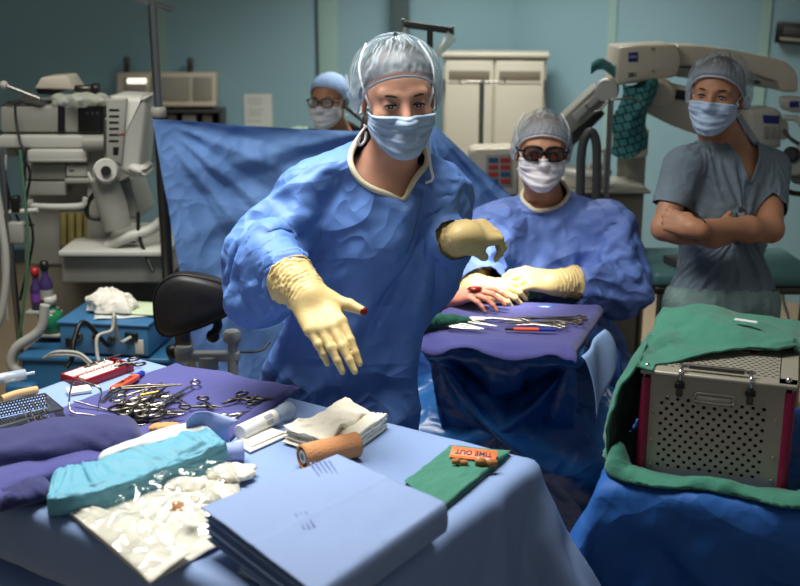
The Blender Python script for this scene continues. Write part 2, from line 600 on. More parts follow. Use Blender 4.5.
def net(m, lo=.08, hi=.7):
    """thin gathered non-woven: denser along the gathers that run from the crown to the band"""
    nt = m.node_tree; L = nt.links; b = nt.nodes['Principled BSDF']
    uv = nt.nodes.new('ShaderNodeUVMap'); uv.uv_map = 'gathers'
    tc = nt.nodes.new('ShaderNodeTexCoord')
    n0 = nt.nodes.new('ShaderNodeTexNoise'); n0.inputs['Scale'].default_value = 14; n0.inputs['Detail'].default_value = 2
    L.new(tc.outputs['Object'], n0.inputs['Vector'])
    sc = nt.nodes.new('ShaderNodeVectorMath'); sc.operation = 'SCALE'; sc.inputs['Scale'].default_value = .11
    L.new(n0.outputs['Color'], sc.inputs[0])
    ad = nt.nodes.new('ShaderNodeVectorMath'); L.new(uv.outputs['UV'], ad.inputs[0]); L.new(sc.outputs[0], ad.inputs[1])
    mp = nt.nodes.new('ShaderNodeMapping'); mp.inputs['Scale'].default_value = (58, 2.2, 1); L.new(ad.outputs[0], mp.inputs['Vector'])
    nz = nt.nodes.new('ShaderNodeTexNoise'); nz.inputs['Scale'].default_value = 1; nz.inputs['Detail'].default_value = 3
    L.new(mp.outputs['Vector'], nz.inputs['Vector'])
    m2 = nt.nodes.new('ShaderNodeMapRange'); m2.inputs['From Min'].default_value = .45; m2.inputs['From Max'].default_value = .68; m2.inputs['To Min'].default_value = lo; m2.inputs['To Max'].default_value = hi
    L.new(nz.outputs['Fac'], m2.inputs['Value'])
    # fuller towards the band
    sp = nt.nodes.new('ShaderNodeSeparateXYZ'); L.new(uv.outputs['UV'], sp.inputs[0])
    m3 = nt.nodes.new('ShaderNodeMapRange'); m3.inputs['From Min'].default_value = .42; m3.inputs['From Max'].default_value = 1; m3.inputs['To Min'].default_value = .0; m3.inputs['To Max'].default_value = .72
    L.new(sp.outputs[1], m3.inputs['Value'])
    mx = nt.nodes.new('ShaderNodeMath'); mx.operation = 'MAXIMUM'; L.new(m3.outputs[0], mx.inputs[0]); L.new(m2.outputs[0], mx.inputs[1])
    L.new(mx.outputs[0], b.inputs['Alpha'])
net(M_['cap'])
creases(M_['scrubgrey'], 6, .3, .03)
creases(M_['scrubpants'], 6, .3, .03)
M_['band'] = mat('cap_band', (186, 200, 212), .7)
# ------------------------------------------------------------------ people
def rotm(yaw=0, pitch=0, roll=0):
    return np.array((Matrix.Rotation(R(yaw), 3, 'Z') @ Matrix.Rotation(R(roll), 3, 'Y') @ Matrix.Rotation(R(pitch), 3, 'X')))

def head_prims(fem=True, nose=1.0):
    p = [el((0, .012, .035), (.075, .096, .083), k=.03),
         el((0, -.028, -.03), (.061, .066, .085), k=.03),
         rc((0, -.07, -.098), (0, -.066, -.092), .02, .022, k=.03)]
    for s in (-1, 1):
        p += [rc((.05 * s, .0, -.055), (.012 * s, -.068, -.098), .02, .018, k=.03),
              rc((.03 * s, -.008, -.09), (.022 * s, .02, -.15), .02, .02, k=.03),
              el((.042 * s, -.064, -.026), (.022, .022, .02), k=.025),
              rc((.014 * s, -.083, .019), (.046 * s, -.07, .02), .011, .009, k=.014),
              el((.031 * s, -.104, .001), (.02, .019, .012), k=.014, op=-1),
              el((.031 * s, -.077, .001), (.0165, .0125, .0115), k=.006),
              el((.077 * s, .012, -.008), (.007, .02, .032), rotm(12 * s), k=.008),
              el((.08 * s, .008, -.006), (.005, .011, .018), rotm(12 * s), k=.004, op=-1)]
    p += [rc((0, -.086, .012), (0, -.112 * nose, -.034), .0075, .0115, k=.014)]
    for s in (-1, 1): p.append(el((.011 * s, -.1, -.038), (.009, .011, .008), k=.008))
    p += [el((0, -.092, -.066), (.024, .008, .007), k=.01), el((0, -.09, -.078), (.02, .008, .007), k=.01)]
    return p

def fingers(curls, spread=(8, 2, -3, -9), thumb=((.02, .03, -.008), (.052, .058, -.014), (.078, .07, -.018)), mirror=False, fat=1.0):
    """hand: wrist at the origin, fingers along +x, back of the hand +z, thumb on +y"""
    base = [(.092, .03), (.096, .009), (.091, -.012), (.082, -.031)]
    L = [(.044, .026, .022), (.048, .03, .023), (.044, .028, .022), (.034, .021, .019)]
    rad = [(.0098, .0085, .0068), (.01, .0087, .007), (.0095, .0083, .0067), (.0085, .0074, .006)]
    p = []
    w0 = np.array((0, 0, 0.)); sgn = -1 if mirror else 1
    def Y(q): return np.array((q[0], q[1] * sgn, q[2]))
    p.append(el(Y((.05, 0, -.002)), (.056, .04, .015), k=.016))
    p.append(rc((-.03, 0, 0), (.012, 0, 0), .028, .026, k=.03))
    for i in range(4):
        b = base[i]
        p.append(rc(Y((.015, b[1] * .55, 0)), Y((b[0], b[1], 0.002)), .0145 * fat, .0115 * fat, k=.012))
        pos = np.array((b[0], b[1], .002)); ang = 0.0; sp = R(spread[i])
        for j in range(3):
            ang += R(curls[i][j])
            d = np.array((math.cos(ang) * math.cos(sp), math.sin(sp) * math.cos(ang), -math.sin(ang)))
            q = pos + d * L[i][j]
            r0 = rad[i][j] * fat; r1 = (rad[i][j + 1] if j < 2 else rad[i][j] * .85) * fat
            p.append(rc(Y(pos), Y(q), r0 * 1.06, r1, k=.004))
            pos = q
    t = [np.array(q) for q in thumb]
    p.append(rc(Y((.012, .012, -.006)), Y(t[0]), .018 * fat, .0165 * fat, k=.014))
    p.append(rc(Y(t[0]), Y(t[1]), .0155 * fat, .0115 * fat, k=.012))
    p.append(rc(Y(t[1]), Y(t[2]), .0115 * fat, .0085 * fat, k=.004))
    return p

def hand_frame(d, back):
    x = np.array(d, float); x /= np.linalg.norm(x)
    z = np.array(back, float); z -= x * (z @ x); z /= np.linalg.norm(z)
    return np.stack([x, np.cross(z, x), z], 1)

def V3(v): return np.array((v[0], v[1], v[2]), float)

def torso_frame(P):
    z = V3(P['nb']) - V3(P['pel']); z /= np.linalg.norm(z)
    x = V3(P['sl']) - V3(P['sr']); x -= z * (x @ z); x /= np.linalg.norm(x)
    return np.stack([x, np.cross(z, x), z], 1)

def body_prims(P):
    s = P.get('hs', 1.0)
    Rm = P['R']
    hc = V3(P['hc']); nb = V3(P['nb']); pel = V3(P['pel'])
    T = torso_frame(P)
    w = P.get('w', 1.0)
    p = []
    H = np.linalg.norm(nb - pel)
    p.append(el(nb - T[:, 2] * .17, (.155 * w, .105 * w, .18), T, k=.05))
    p.append(el(pel + T[:, 2] * H * .42, (.135 * w, .1 * w, .17), T, k=.06))
    p.append(el(pel, (.165 * w, .12 * w, .13), T, k=.06))
    for a in ('sl', 'sr'):
        p.append(rc(nb - T[:, 2] * .035, V3(P[a]), .05, .052, k=.04))
    for sh, e, wr in (('sl', 'el', 'wl'), ('sr', 'er', 'wr')):
        if e in P:
            p.append(rc(V3(P[sh]), V3(P[e]), .05 * w, .038 * w, k=.03))
            m = V3(P[e]) * .7 + V3(P[wr]) * .3
            p.append(rc(V3(P[e]), m, .038 * w, .04 * w, k=.02))
            p.append(rc(m, V3(P[wr]), .04 * w, .026, k=.02))
    for hp, kn, an in (('hl', 'kl', 'al'), ('hr', 'kr', 'ar')):
        if kn in P:
            p.append(rc(V3(P[hp]), V3(P[kn]), .085 * w, .058 * w, k=.05))
            p.append(rc(V3(P[kn]), V3(P[an]), .055 * w, .036, k=.03))
            if 'toe' in P: p.append(rc(V3(P[an]) + np.array((0, .03, -.03)), V3(P[an]) + np.array(P['toe']), .036, .03, k=.03))
    low = hc + Rm @ np.array((0, .022, -.075)) * s
    p.append(rc(low, nb + T[:, 2] * .02, .05 * s, .056, k=.025))
    hp = xform(head_prims(), Rm, hc, s)
    return p + hp

def head_patch(bvh, P, fn, nu, nv, name, m, parent, wrapu=False, smooth=2, disp=None):
    """fn(u, v) -> (origin, direction, offset) in head space; the patch lies on the head"""
    Rm = Matrix(P['R'].tolist()); hc = Vector(P['hc']); s = P.get('hs', 1.0)
    pts = []
    for i in range(nu):
        for j in range(nv):
            u = i / (nu if wrapu else nu - 1); v = j / (nv - 1)
            o, d, off = fn(u, v)
            d = Vector(d).normalized()
            O = hc + Rm @ (Vector(o) * s); D = Rm @ d
            hit = bvh.ray_cast(O + D * .3, -D, .32)
            q = hit[0] if hit[0] is not None else O + D * .07
            pts.append(q + D * off)
    V = np.array(pts); ids = np.arange(nu * nv).reshape(nu, nv)
    if wrapu:
        nx = np.roll(ids, -1, 0)
        Fc = np.stack([ids[:, :-1], nx[:, :-1], nx[:, 1:], ids[:, 1:]], -1).reshape(-1, 4)
    else:
        Fc = np.stack([ids[:-1, :-1], ids[1:, :-1], ids[1:, 1:], ids[:-1, 1:]], -1).reshape(-1, 4)
    V = lap(V, Fc, smooth)
    if disp is not None:
        c = V3(P['hc'])
        for k in range(len(V)):
            n = V[k] - c; n /= np.linalg.norm(n)
            u = (k // nv) / (nu if wrapu else nu - 1); v = (k % nv) / (nv - 1)
            V[k] = V[k] + n * disp(u, v)
    return np_obj(name, V, Fc, m, parent)

def to_head(P):
    return Matrix.Translation(P['hc']) @ Matrix(P['R'].tolist()).to_4x4() @ Matrix.Scale(P.get('hs', 1.0), 4)

def face_bits(P, parent, look=0.0, lid=.5, brow='hair'):
    """eyes, lids and brows"""
    M = to_head(P)
    for s in (-1, 1):
        # eye: an almond shaped piece of the eyeball between the lids
        eb = MB()
        c = Vector((.031 * s, -.0765, .0005))
        def pt(u, v):
            x = (u * 2 - 1)
            wv = .0138
            top = (.0062 * (1 - abs(x) ** 2.2)) * (1 - lid * .55) ; bot = -.0048 * (1 - abs(x) ** 2)
            z = bot + (top - bot) * v - lid * .0022
            xx = x * wv
            y = -math.sqrt(max(0, 1 - (xx / .0165) ** 2 - (z / .0125) ** 2)) * .0125 - .0016
            return c + Vector((xx, y, z))
        eb.cur = 0
        eb.grid(pt, 21, 9)
        # iris
        ib = Vector((c.x + look * .004, 0, c.z - lid * .0022 - lid * .001))
        eb.cur = 1
        vs = []
        for k in range(16):
            a = 2 * PI * k / 16
            x = ib.x - c.x + .0064 * math.cos(a); z = ib.z - c.z + .0064 * math.sin(a)
            top = .0062 * (1 - min(1, abs(x / .0138)) ** 2.2) * (1 - lid * .55) - lid * .0022
            bot = -.0048 * (1 - (x / .0138) ** 2) - lid * .0022
            z = min(max(z, bot), top)
            vs.append(c + Vector((x, -math.sqrt(max(0, 1 - (x / .0165) ** 2 - (z / .0125) ** 2)) * .0125 - .0025, z)))
        eb.add(vs, [list(range(16))])
        for k in range(len(eb.v)): eb.v[k] = M @ eb.v[k]
        eb.build('eye', [M_['eyewhite'], M_['iris']], parent)
        lb = MB()
        def edge(t, up):
            x = t * 2 - 1
            z = (.0062 * (1 - abs(x) ** 2.2) * (1 - lid * .55) if up else -.0048 * (1 - x * x)) - lid * .0022
            xx = x * .0146
            return M @ (c + Vector((xx, -math.sqrt(max(0, 1 - (xx / .0165) ** 2 - (z / .0125) ** 2)) * .0125 - .0029, z)))
        lb.tube([edge(k / 14, True) for k in range(15)], [.001 + (.0013 + .0014 * lid) * math.sin(PI * k / 14) for k in range(15)], 6)
        lb.build('eyelashes', M_['lash'], parent)
        bb = MB()
        pts = [(.014, -.0915, .0185), (.022, -.0905, .0205), (.034, -.086, .0222), (.044, -.0775, .0205), (.051, -.0685, .0165)]
        pts = [M @ Vector((p[0] * s, p[1] - .0005, p[2])) for p in bez(pts, 16)]
        n = len(pts)
        bb.tube(pts, [.0008 + .0021 * math.sin(PI * min(1, (k + 2) / (n + 2))) ** .7 for k in range(n)], 6)
        bb.build('eyebrow', M_['brow'], parent)

def face_mask(bvh, P, parent, m, mstrap, top=-.014, side=-.03, ear=True, ties=(), off=.005):
    def fn(u, v):
        a = R(-72 + 144 * u)
        k = abs(u * 2 - 1)
        zt = top * (1 - k ** 1.5) + (-.022) * k ** 1.5
        zb = -.128 * (1 - k ** 1.6) + (-.062) * k ** 1.6
        z = zt + (zb - zt) * v
        zo = z if z > -.1 else -.1
        d = (math.sin(a), -math.cos(a), (z - zo) * 9)
        return (0, -.0, zo), d, off + .004 * math.sin(PI * min(1, v * 1.15)) * (1 - k * .6)
    def pleat(u, v):
        k = abs(u * 2 - 1)
        w = 0
        for c_ in (.3, .52, .72):
            d_ = v - c_
            w += .0045 * (1 - k ** 4) * (max(0, 1 - d_ / .16) if d_ > 0 else max(0, 1 + d_ / .035))
        w += .004 * max(0, 1 - abs(v - .04) / .05)
        return w + .003 * fbm(u * 3.1 + P['seed'], v * 2.3, P['seed']) * (1 - k) + .003 * fbm(u * 7, v * 6 + P['seed'], 3.3)
    o = head_patch(bvh, P, fn, 61, 49, 'face_mask', m, parent, smooth=5, disp=pleat)
    finish(o, .0015, 1)
    M = to_head(P)
    for s in (-1, 1):
        st = MB()
        if ear:
            st.tube([M @ Vector(q) for q in bez([(.066 * s, -.024, -.022), (.079 * s, .0, .012), (.084 * s, .022, .02), (.087 * s, .034, .0)], 14)], .0018, 6)
            st.tube([M @ Vector(q) for q in bez([(.062 * s, -.02, -.06), (.078 * s, .01, -.05), (.083 * s, .034, -.02)], 12)], .0018, 6)
        else:
            st.tube([M @ Vector(q) for q in bez([(.064 * s, -.026, -.022), (.078 * s, -.012, .02), (.083 * s, .02, .07), (.06 * s, .06, .115)], 16)], .003, 6)
            st.tube([M @ Vector(q) for q in bez([(.062 * s, -.02, -.06), (.074 * s, .03, -.065), (.05 * s, .09, -.07)], 12)], .003, 6)
        st.build('mask_strap', mstrap, parent)
    for pts in ties:
        MB().tube(bez([M @ Vector(q) for q in pts], 26), .0032, 6).build('mask_tie', mstrap, parent)
    return o

def bouffant(bvh, P, parent, m, puff=.02, low=.0, front=.062, back=-.06, name='bouffant_cap', gath=34, fold=.007):
    """gathered cap: rings from the crown to the elastic edge"""
    sd = P['seed']
    def fn(u, v):
        a = 2 * PI * u                      # 0 = face
        ca = math.cos(a)
        ze = front * max(0, ca) ** .7 + back * max(0, -ca) ** .8 - low - .035 * (1 - abs(ca)) ** 1.2
        elev_e = math.atan2(ze - .02, .09)
        el_ = R(90) + (elev_e - R(90)) * v ** .85
        d = (math.sin(a) * math.cos(el_), -math.cos(a) * math.cos(el_), math.sin(el_))
        pf = puff * ((.3 + .7 * math.sin(PI * min(1, .08 + v * .8)) ** .8) if v < .97 else .25)
        pf *= 1 + .7 * max(0, -ca)
        return (0, .012, .02), d, .006 + pf
    def disp(u, v):
        # gathers: sharp folds running from the elastic up to the crown
        g = 0
        for q, (f, am) in enumerate(((gath, 1.0), (gath * 2.3, .5))):
            x = u * f + 1.2 * fbm(u * 9 + q, v * 2.2, sd)
            g += am * (abs((x % 1.0) - .5) * 2 - .5)
        return fold * .55 * g * v ** 1.3 + fold * 1.3 * fbm(math.sin(2 * PI * u) * 2 * v + sd, math.cos(2 * PI * u) * 2 * v, sd * 1.7) * (.3 + .7 * (1 - v))
    o = head_patch(bvh, P, fn, 180, 36, name, m, parent, wrapu=True, smooth=2, disp=disp)
    uv = o.data.uv_layers.new(name='gathers')
    for pl in o.data.polygons:
        for li, vi in zip(pl.loop_indices, pl.vertices):
            uu = (vi // 36) / 180
            if vi // 36 == 0 and max(pl.vertices) // 36 > 100: uu = 1.0
            uv.data[li].uv = (uu, (vi % 36) / 35)
    # elastic band
    V = np.empty(len(o.data.vertices) * 3); o.data.vertices.foreach_get('co', V); V = V.reshape(-1, 3)
    edge = [Vector(V[i * 36 + 35]) for i in range(180)]
    edge = [(edge[i - 2] + edge[i - 1] + edge[i] + edge[(i + 1) % 180] + edge[(i + 2) % 180]) / 5 for i in range(180)]
    b = MB().tube(edge, .0028, 6, closed=True)
    b.build('elastic', M_['band'], o)
    return o

def hair_shell(bvh, P, parent, m, front=.06, back=-.085, off=.006):
    def fn(u, v):
        a = 2 * PI * u; ca = math.cos(a)
        ze = front * max(0, ca) ** .6 + back * max(0, -ca) ** .8
        e = math.atan2(ze - .02, .09)
        el_ = R(90) + (e - R(90)) * v
        return (0, .012, .02), (math.sin(a) * math.cos(el_), -math.cos(a) * math.cos(el_), math.sin(el_)), off * (1 if v < .95 else .2)
    return head_patch(bvh, P, fn, 72, 20, 'hair', m, parent, wrapu=True, smooth=1, disp=lambda u, v: .002 * math.sin(u * 260) * v)

def bvh_of(o):
    me = o.data
    return BVHTree.FromPolygons([v.co[:] for v in me.vertices], [p.vertices[:] for p in me.polygons])

def glove(P, parent, wrist, d, back, curls, mirror=False, thumb=None, spread=(8, 2, -3, -9), m=None, cufflen=.085, arm=None, name='glove', scale=1.0, fat=1.05, blood=None):
    """arm: direction in which the cuff runs back towards the elbow"""
    kw = {} if thumb is None else {'thumb': thumb}
    hp = fingers(curls, spread, mirror=mirror, fat=fat, **kw)
    Fm = hand_frame(d, back)
    p = xform(hp, Fm, V3(wrist), scale)
    a = V3(arm); a /= np.linalg.norm(a)
    w = V3(wrist)
    p.append(rc(w + Fm @ np.array((.0, 0, 0)), w + a * .03, .03 * scale, .031 * scale, k=.03))
    p.append(rc(w + a * .03, w + a * (cufflen + .04), .036 * scale, .064 * scale, k=.02))
    V, Fc = sdf_mesh(p, .0022, 2)
    t = (V - w) @ a
    V, Fc = cut(V, Fc, t < cufflen)
    # wrinkles: rings at the wrist and small creases over the back
    t = (V - w) @ a
    nrm = V - (w + np.outer(t, a)); nl = np.linalg.norm(nrm, axis=1) + 1e-9
    amp = np.clip((t + .03) / .05, 0, 1)
    for i in range(len(V)):
        if amp[i] > 0:
            q = V[i]
            V[i] += nrm[i] / nl[i] * amp[i] * .0028 * (math.sin(t[i] * 520 + 5 * fbm(q[0] * 22, q[1] * 22, q[2] * 22)) * .6 + fbm(q[0] * 60, q[1] * 60, q[2] * 60))
    o = np_obj(name, V, Fc, m, parent)
    if blood is not None:
        q = Fm @ (np.array(blood) * np.array((1, -1 if mirror else 1, 1))) * scale + w
        MB().sphere(q, .0088, 14).build('blood_stain', M_['blood'], o)
    lp = loops(Fc)[0]
    pts = [Vector(V[i]) for i in lp][::3]
    MB().tube(pts, .0022, 6, closed=True).build('cuff_roll', m, o)
    finish(o, .0008, 0)
    return o

def gown(P, parent, prims, body, m, keep, res=.012, frames=30, shrink=-.07, pinf=None, name='gown', bend=.5, grav=.6, thick=.006, tens=15, mass=.2, sub=1, sm=2, extra_col=()):
    V, Fc = sdf_mesh(prims, res, sm)
    V, Fc = cut(V, Fc, keep(V))
    o = np_obj(name, V, Fc, m, parent)
    pins = []
    if pinf is not None:
        w = pinf(V)
        pins = [(i, w[i]) for i in np.nonzero(w > 0)[0]]
    # even out the ragged cut edges first
    for lp in loops(Fc):
        if len(lp) > 12:
            for i, q in zip(lp, smooth_loop([Vector(V[i]) for i in lp], 10)): o.data.vertices[i].co = q
    if frames:
        cloth(o, frames, pins, [body] + list(extra_col), shrink=shrink, bend=bend, grav=grav, thick=thick, tens=tens, mass=mass)
    finish(o, 0, sub)
    return o
def adopt(root, objs, tmp):
    bpy.context.view_layer.update()
    inv = root.matrix_world.inverted()
    for o in objs:
        if o.parent is tmp or o.parent is None:
            o.parent = root
            o.matrix_parent_inverse = inv
    bpy.data.objects.remove(tmp)
def past(V, w, d, t0, r=.075, t1=.14):
    q = V - w
    t = q @ d
    return (t > t0) & (t < t1) & (np.linalg.norm(q - np.outer(t, d), axis=1) < r)
def lerp(a, b, t): return V3(a) * (1 - t) + V3(b) * t


def axd(V, c, a):
    q = V - c
    t = q @ a
    return np.where(t > -.12, np.linalg.norm(q - np.outer(t, a), axis=1), 9)

def smooth_loop(pts, it=8):
    for _ in range(it):
        n = len(pts); pts = [(pts[i - 1] + pts[i] * 2 + pts[(i + 1) % n]) / 4 for i in range(n)]
    return pts

def collar(go, c, m, r=.007, name='collar_binding', near=.12, iters=14):
    me = go.data
    V = np.empty(len(me.vertices) * 3); me.vertices.foreach_get('co', V); V = V.reshape(-1, 3)
    Fc = np.array([p.vertices[:] for p in me.polygons])
    for lp in loops(Fc):
        if len(lp) > 20 and np.linalg.norm(V[lp].mean(0) - c) < near:
            pts = smooth_loop([Vector(V[i]) for i in lp], iters)
            for i, q in zip(lp, pts): me.vertices[i].co = q
            MB().tube(pts[::3], r, 8, closed=True).build(name, m, go)
            return

def scrub_shirt(P, kids, m, off=.006, vneck=True, name='scrub_top', res=.008):
    T = torso_frame(P); nb = V3(P['nb']); pel = V3(P['pel']); w = P.get('w', 1.0)
    H = np.linalg.norm(nb - pel)
    p = [el(nb - T[:, 2] * .17, (.155 * w + off, .105 * w + off, .18 + off), T, k=.05),
         el(pel + T[:, 2] * H * .42, (.135 * w + off, .1 * w + off, .17), T, k=.06)]
    for a in ('sl', 'sr'): p.append(rc(nb - T[:, 2] * .035, V3(P[a]), .05 + off, .055 + off, k=.04))
    V, Fc = sdf_mesh(p, res, 1)
    q = (V - nb) @ T
    d = np.sqrt((q[:, 0] / .085) ** 2 + ((q[:, 1] + .05) / .1) ** 2)
    V, Fc = cut(V, Fc, ~((d < 1) & (q[:, 2] > -.12)) & (np.linalg.norm(V - nb, axis=1) < .16))
    return np_obj(name, V, Fc, m, kids)

def glasses(P, parent, m, lens, big=1.0, loupe=None):
    M = to_head(P)
    g = MB(); 
    for s in (-1, 1):
        ring = []
        for k in range(28):
            a = 2 * PI * k / 28
            c, d = math.cos(a), math.sin(a)
            x = .026 * big * math.copysign(abs(c) ** .6, c); z = .019 * big * math.copysign(abs(d) ** .65, d)
            ring.append(M @ Vector((.033 * s + x, -.104 + .006 * (abs(.033 * s + x) / .05) ** 2, z)))
        g.tube(ring, .0032 * big, 6, closed=True)
        g.tube([M @ Vector(q) for q in ((.058 * s, -.098, .006), (.079 * s, -.07, .006), (.085 * s, .0, .012), (.083 * s, .03, -.004))], [.004, .004, .0025, .0025], 6)
    g.tube([M @ Vector(q) for q in ((-.009, -.107, .004), (0, -.11, .007), (.009, -.107, .004))], .003 * big, 6)
    o = g.build('glasses', m, parent)
    for s in (-1, 1):
        l = MB()
        vs = []
        for k in range(24):
            a = 2 * PI * k / 24; c, d = math.cos(a), math.sin(a)
            vs.append(M @ Vector((.033 * s + .025 * big * math.copysign(abs(c) ** .6, c), -.1035, .018 * big * math.copysign(abs(d) ** .65, d))))
        l.add(vs, [list(range(24))[::-1]])
        l.add([v + (M.to_3x3() @ Vector((0, .0015, 0))) for v in vs], [list(range(24))])
        l.build('lens', lens, o)
        if loupe:
            lp = MB().cyl(M @ Vector((.031 * s, -.1, -.004)), M @ Vector((.029 * s, -.128, -.008)), .0125, 18, .0105, bev=.001)
            lo = lp.build('loupe', m, o)
            MB().cyl(M @ Vector((.029 * s, -.1282, -.008)), M @ Vector((.029 * s, -.1287, -.008)), .0085, 16).build('loupe_glass', loupe, lo) if False else None
            q = MB().cyl(M @ Vector((.029 * s, -.1275, -.008)), M @ Vector((.029 * s, -.1292, -.0083)), .0085, 16)
            q.build('front_glass', loupe, o)
    return o
def nurse():
    P = {'seed': 1.3, 'hs': .99, 'w': .96}
    P['hc'] = at(398, 98, 2.45)
    P['R'] = rotm(10, 5, -2)
    P['nb'] = at(384, 166, 2.545)
    P['pel'] = at(326, 406, 2.80)
    P['sl'] = at(430, 190, 2.58)       # viewer right
    P['sr'] = at(316, 186, 2.57)
    P['er'] = at(256, 245, 2.5)
    P['wr'] = at(304, 291, 2.3)
    P['el'] = at(424, 252, 2.65)
    P['wl'] = at(462, 238, 2.48)
    pel = P['pel']
    P['hl'] = pel + Vector((.085, 0, -.04)); P['hr'] = pel + Vector((-.085, 0, -.04))
    P['kl'] = pel + Vector((.09, -.02, -.38)); P['kr'] = pel + Vector((-.09, -.02, -.38))
    P['al'] = Vector((P['kl'].x, pel.y + .03, .09)); P['ar'] = Vector((P['kr'].x, pel.y + .03, .09))
    P['toe'] = (0, -.16, -.055)
    root = thing('person', 'person in blue gown and mask reaching a gloved hand down over the instrument table', 'person', (pel.x, pel.y, 0))
    # everything below is made in world space, then hung on the root
    V, Fc = sdf_mesh(body_prims(P), .004, 1)
    body = np_obj('body', V, Fc, M_['skin'])
    bv = bvh_of(body)
    parts = [body]
    class Par: pass
    kids = bpy.data.objects.new('tmp', None); link(kids)
    face_bits(P, kids, look=-.3, lid=.62)
    hair_shell(bv, P, kids, M_['hairdark'], front=.078, back=-.09)
    face_mask(bv, P, kids, M_['mask'], M_['strap'], ear=False, top=-.02, ties=[[(.058, -.03, -.07), (.062, -.03, -.10), (.066, -.035, -.15), (.068, -.05, -.178), (.05, -.06, -.184)], [(-.075, .01, -.065), (-.088, -.01, -.072), (-.098, -.02, -.085), (-.092, -.02, -.098), (-.08, -.012, -.09), (-.074, .005, -.075)]])
    bouffant(bv, P, kids, M_['cap'], puff=.021, front=.056, low=.0)
    hb = MB(); Mh = to_head(P)
    hb.grid(lambda u, v: Mh @ Vector((-.052 + .03 * (1 + .25 * fbm(u * 6, v * 4)) * math.sin(PI * v) * math.cos(2 * PI * u), .055 + .035 * (1 + .25 * fbm(u * 6, v * 4, 2.0)) * math.sin(PI * v) * math.sin(2 * PI * u), -.085 + .045 * math.cos(PI * v))), 24, 14, wrapu=True)
    hb.build('hair_knot', M_['hairdark'], kids)
    # gown
    T = torso_frame(P)
    nb, pe = V3(P['nb']), V3(P['pel'])
    g = [el(nb - T[:, 2] * .16, (.165, .122, .2), T, k=.08),
         el(lerp(nb, pe, .6), (.148, .115, .22), T, k=.1),
         rc(pe + T[:, 2] * .1, np.array((pe[0], pe[1] + .02, .3)), .15, .2, k=.08),
         rc(nb - T[:, 2] * .03, nb + T[:, 2] * .05, .072, .066, k=.05)]
    for a in ('sl', 'sr'): g.append(rc(nb - T[:, 2] * .045, V3(P[a]), .065, .078, k=.06))
    for sh, e, w, r in (('sl', 'el', 'wl', .056), ('sr', 'er', 'wr', .074)):
        g.append(rc(V3(P[sh]), V3(P[e]), r, r + .012, k=.05))
        g.append(rc(V3(P[e]), lerp(P[e], P[w], .55), r + .012, r * .85, k=.04))
        g.append(rc(lerp(P[e], P[w], .55), lerp(P[e], P[w], 1.0), r * .85, .036, k=.03))
    wl, wr = V3(P['wl']), V3(P['wr'])
    dl = wl - V3(P['el']); dl /= np.linalg.norm(dl)
    dr = wr - V3(P['er']); dr /= np.linalg.norm(dr)
    neckc = V3(P['nb']) + T[:, 2] * .03
    nd = T[:, 2] * .85 - T[:, 1] * -.55
    nd = np.array(nd) / np.linalg.norm(nd)
    fwd = -T[:, 1]
    nplane = (T[:, 2] * .8 + fwd * .6)
    def keep(V):
        near = axd(V, neckc, T[:, 2]) < .098
        neck = near & (((V - nb) @ nplane) > .045)
        cl = past(V, wl, dl, -.03)
        cr = past(V, wr, dr, -.03)
        return ~(neck | cl | cr) & (V[:, 2] > .35)
    def pin(V):
        w = np.zeros(len(V))
        near = axd(V, neckc, T[:, 2]) < .098
        w[near & (((V - nb) @ nplane) > .015)] = 1
        w[past(V, wl, dl, -.05)] = 1
        w[past(V, wr, dr, -.05)] = 1
        return w
    go = gown(P, kids, g, body, M_['gown'], keep, pinf=pin, frames=30, shrink=-.16, bend=.3, grav=.3, res=.0125, tens=30, sm=3)
    ridge_disp(go, .017, 2.5, keep=lambda v: min(1, max(0, (np.linalg.norm(v - neckc) - .1) * 8)))
    collar(go, neckc, M_['binding'])
    scrub_shirt(P, kids, M_['scrubblue'])
    # gloves
    glove(P, kids, at(308, 296, 2.27), at(341, 352, 2.17) - at(308, 296, 2.27), Vector((.25, -1, .35)),
          [(12, 10, 8), (8, 10, 8), (10, 14, 10), (14, 18, 14)], spread=(-3, 0, 1, 3), m=M_['glove'], arm=V3(P['er']) - V3(P['wr']), scale=1.06,
          thumb=((.028, .034, -.006), (.058, .062, -.004), (.084, .078, -.004)), blood=(.086, .0785, -.003))
    glove(P, kids, at(466, 236, 2.47), at(496, 231, 2.535) - at(466, 236, 2.47), Vector((.1, -.6, .8)),
          [(44, 36, 22), (40, 40, 24), (44, 42, 26), (48, 44, 26)], mirror=True, m=M_['glove'], arm=V3(P['el']) - V3(P['wl']), scale=.92, spread=(2, 0, -2, -4),
          thumb=((.03, .026, -.024), (.058, .034, -.045), (.078, .028, -.06)), cufflen=.066)
    adopt(root, [body] + list(kids.children), kids)

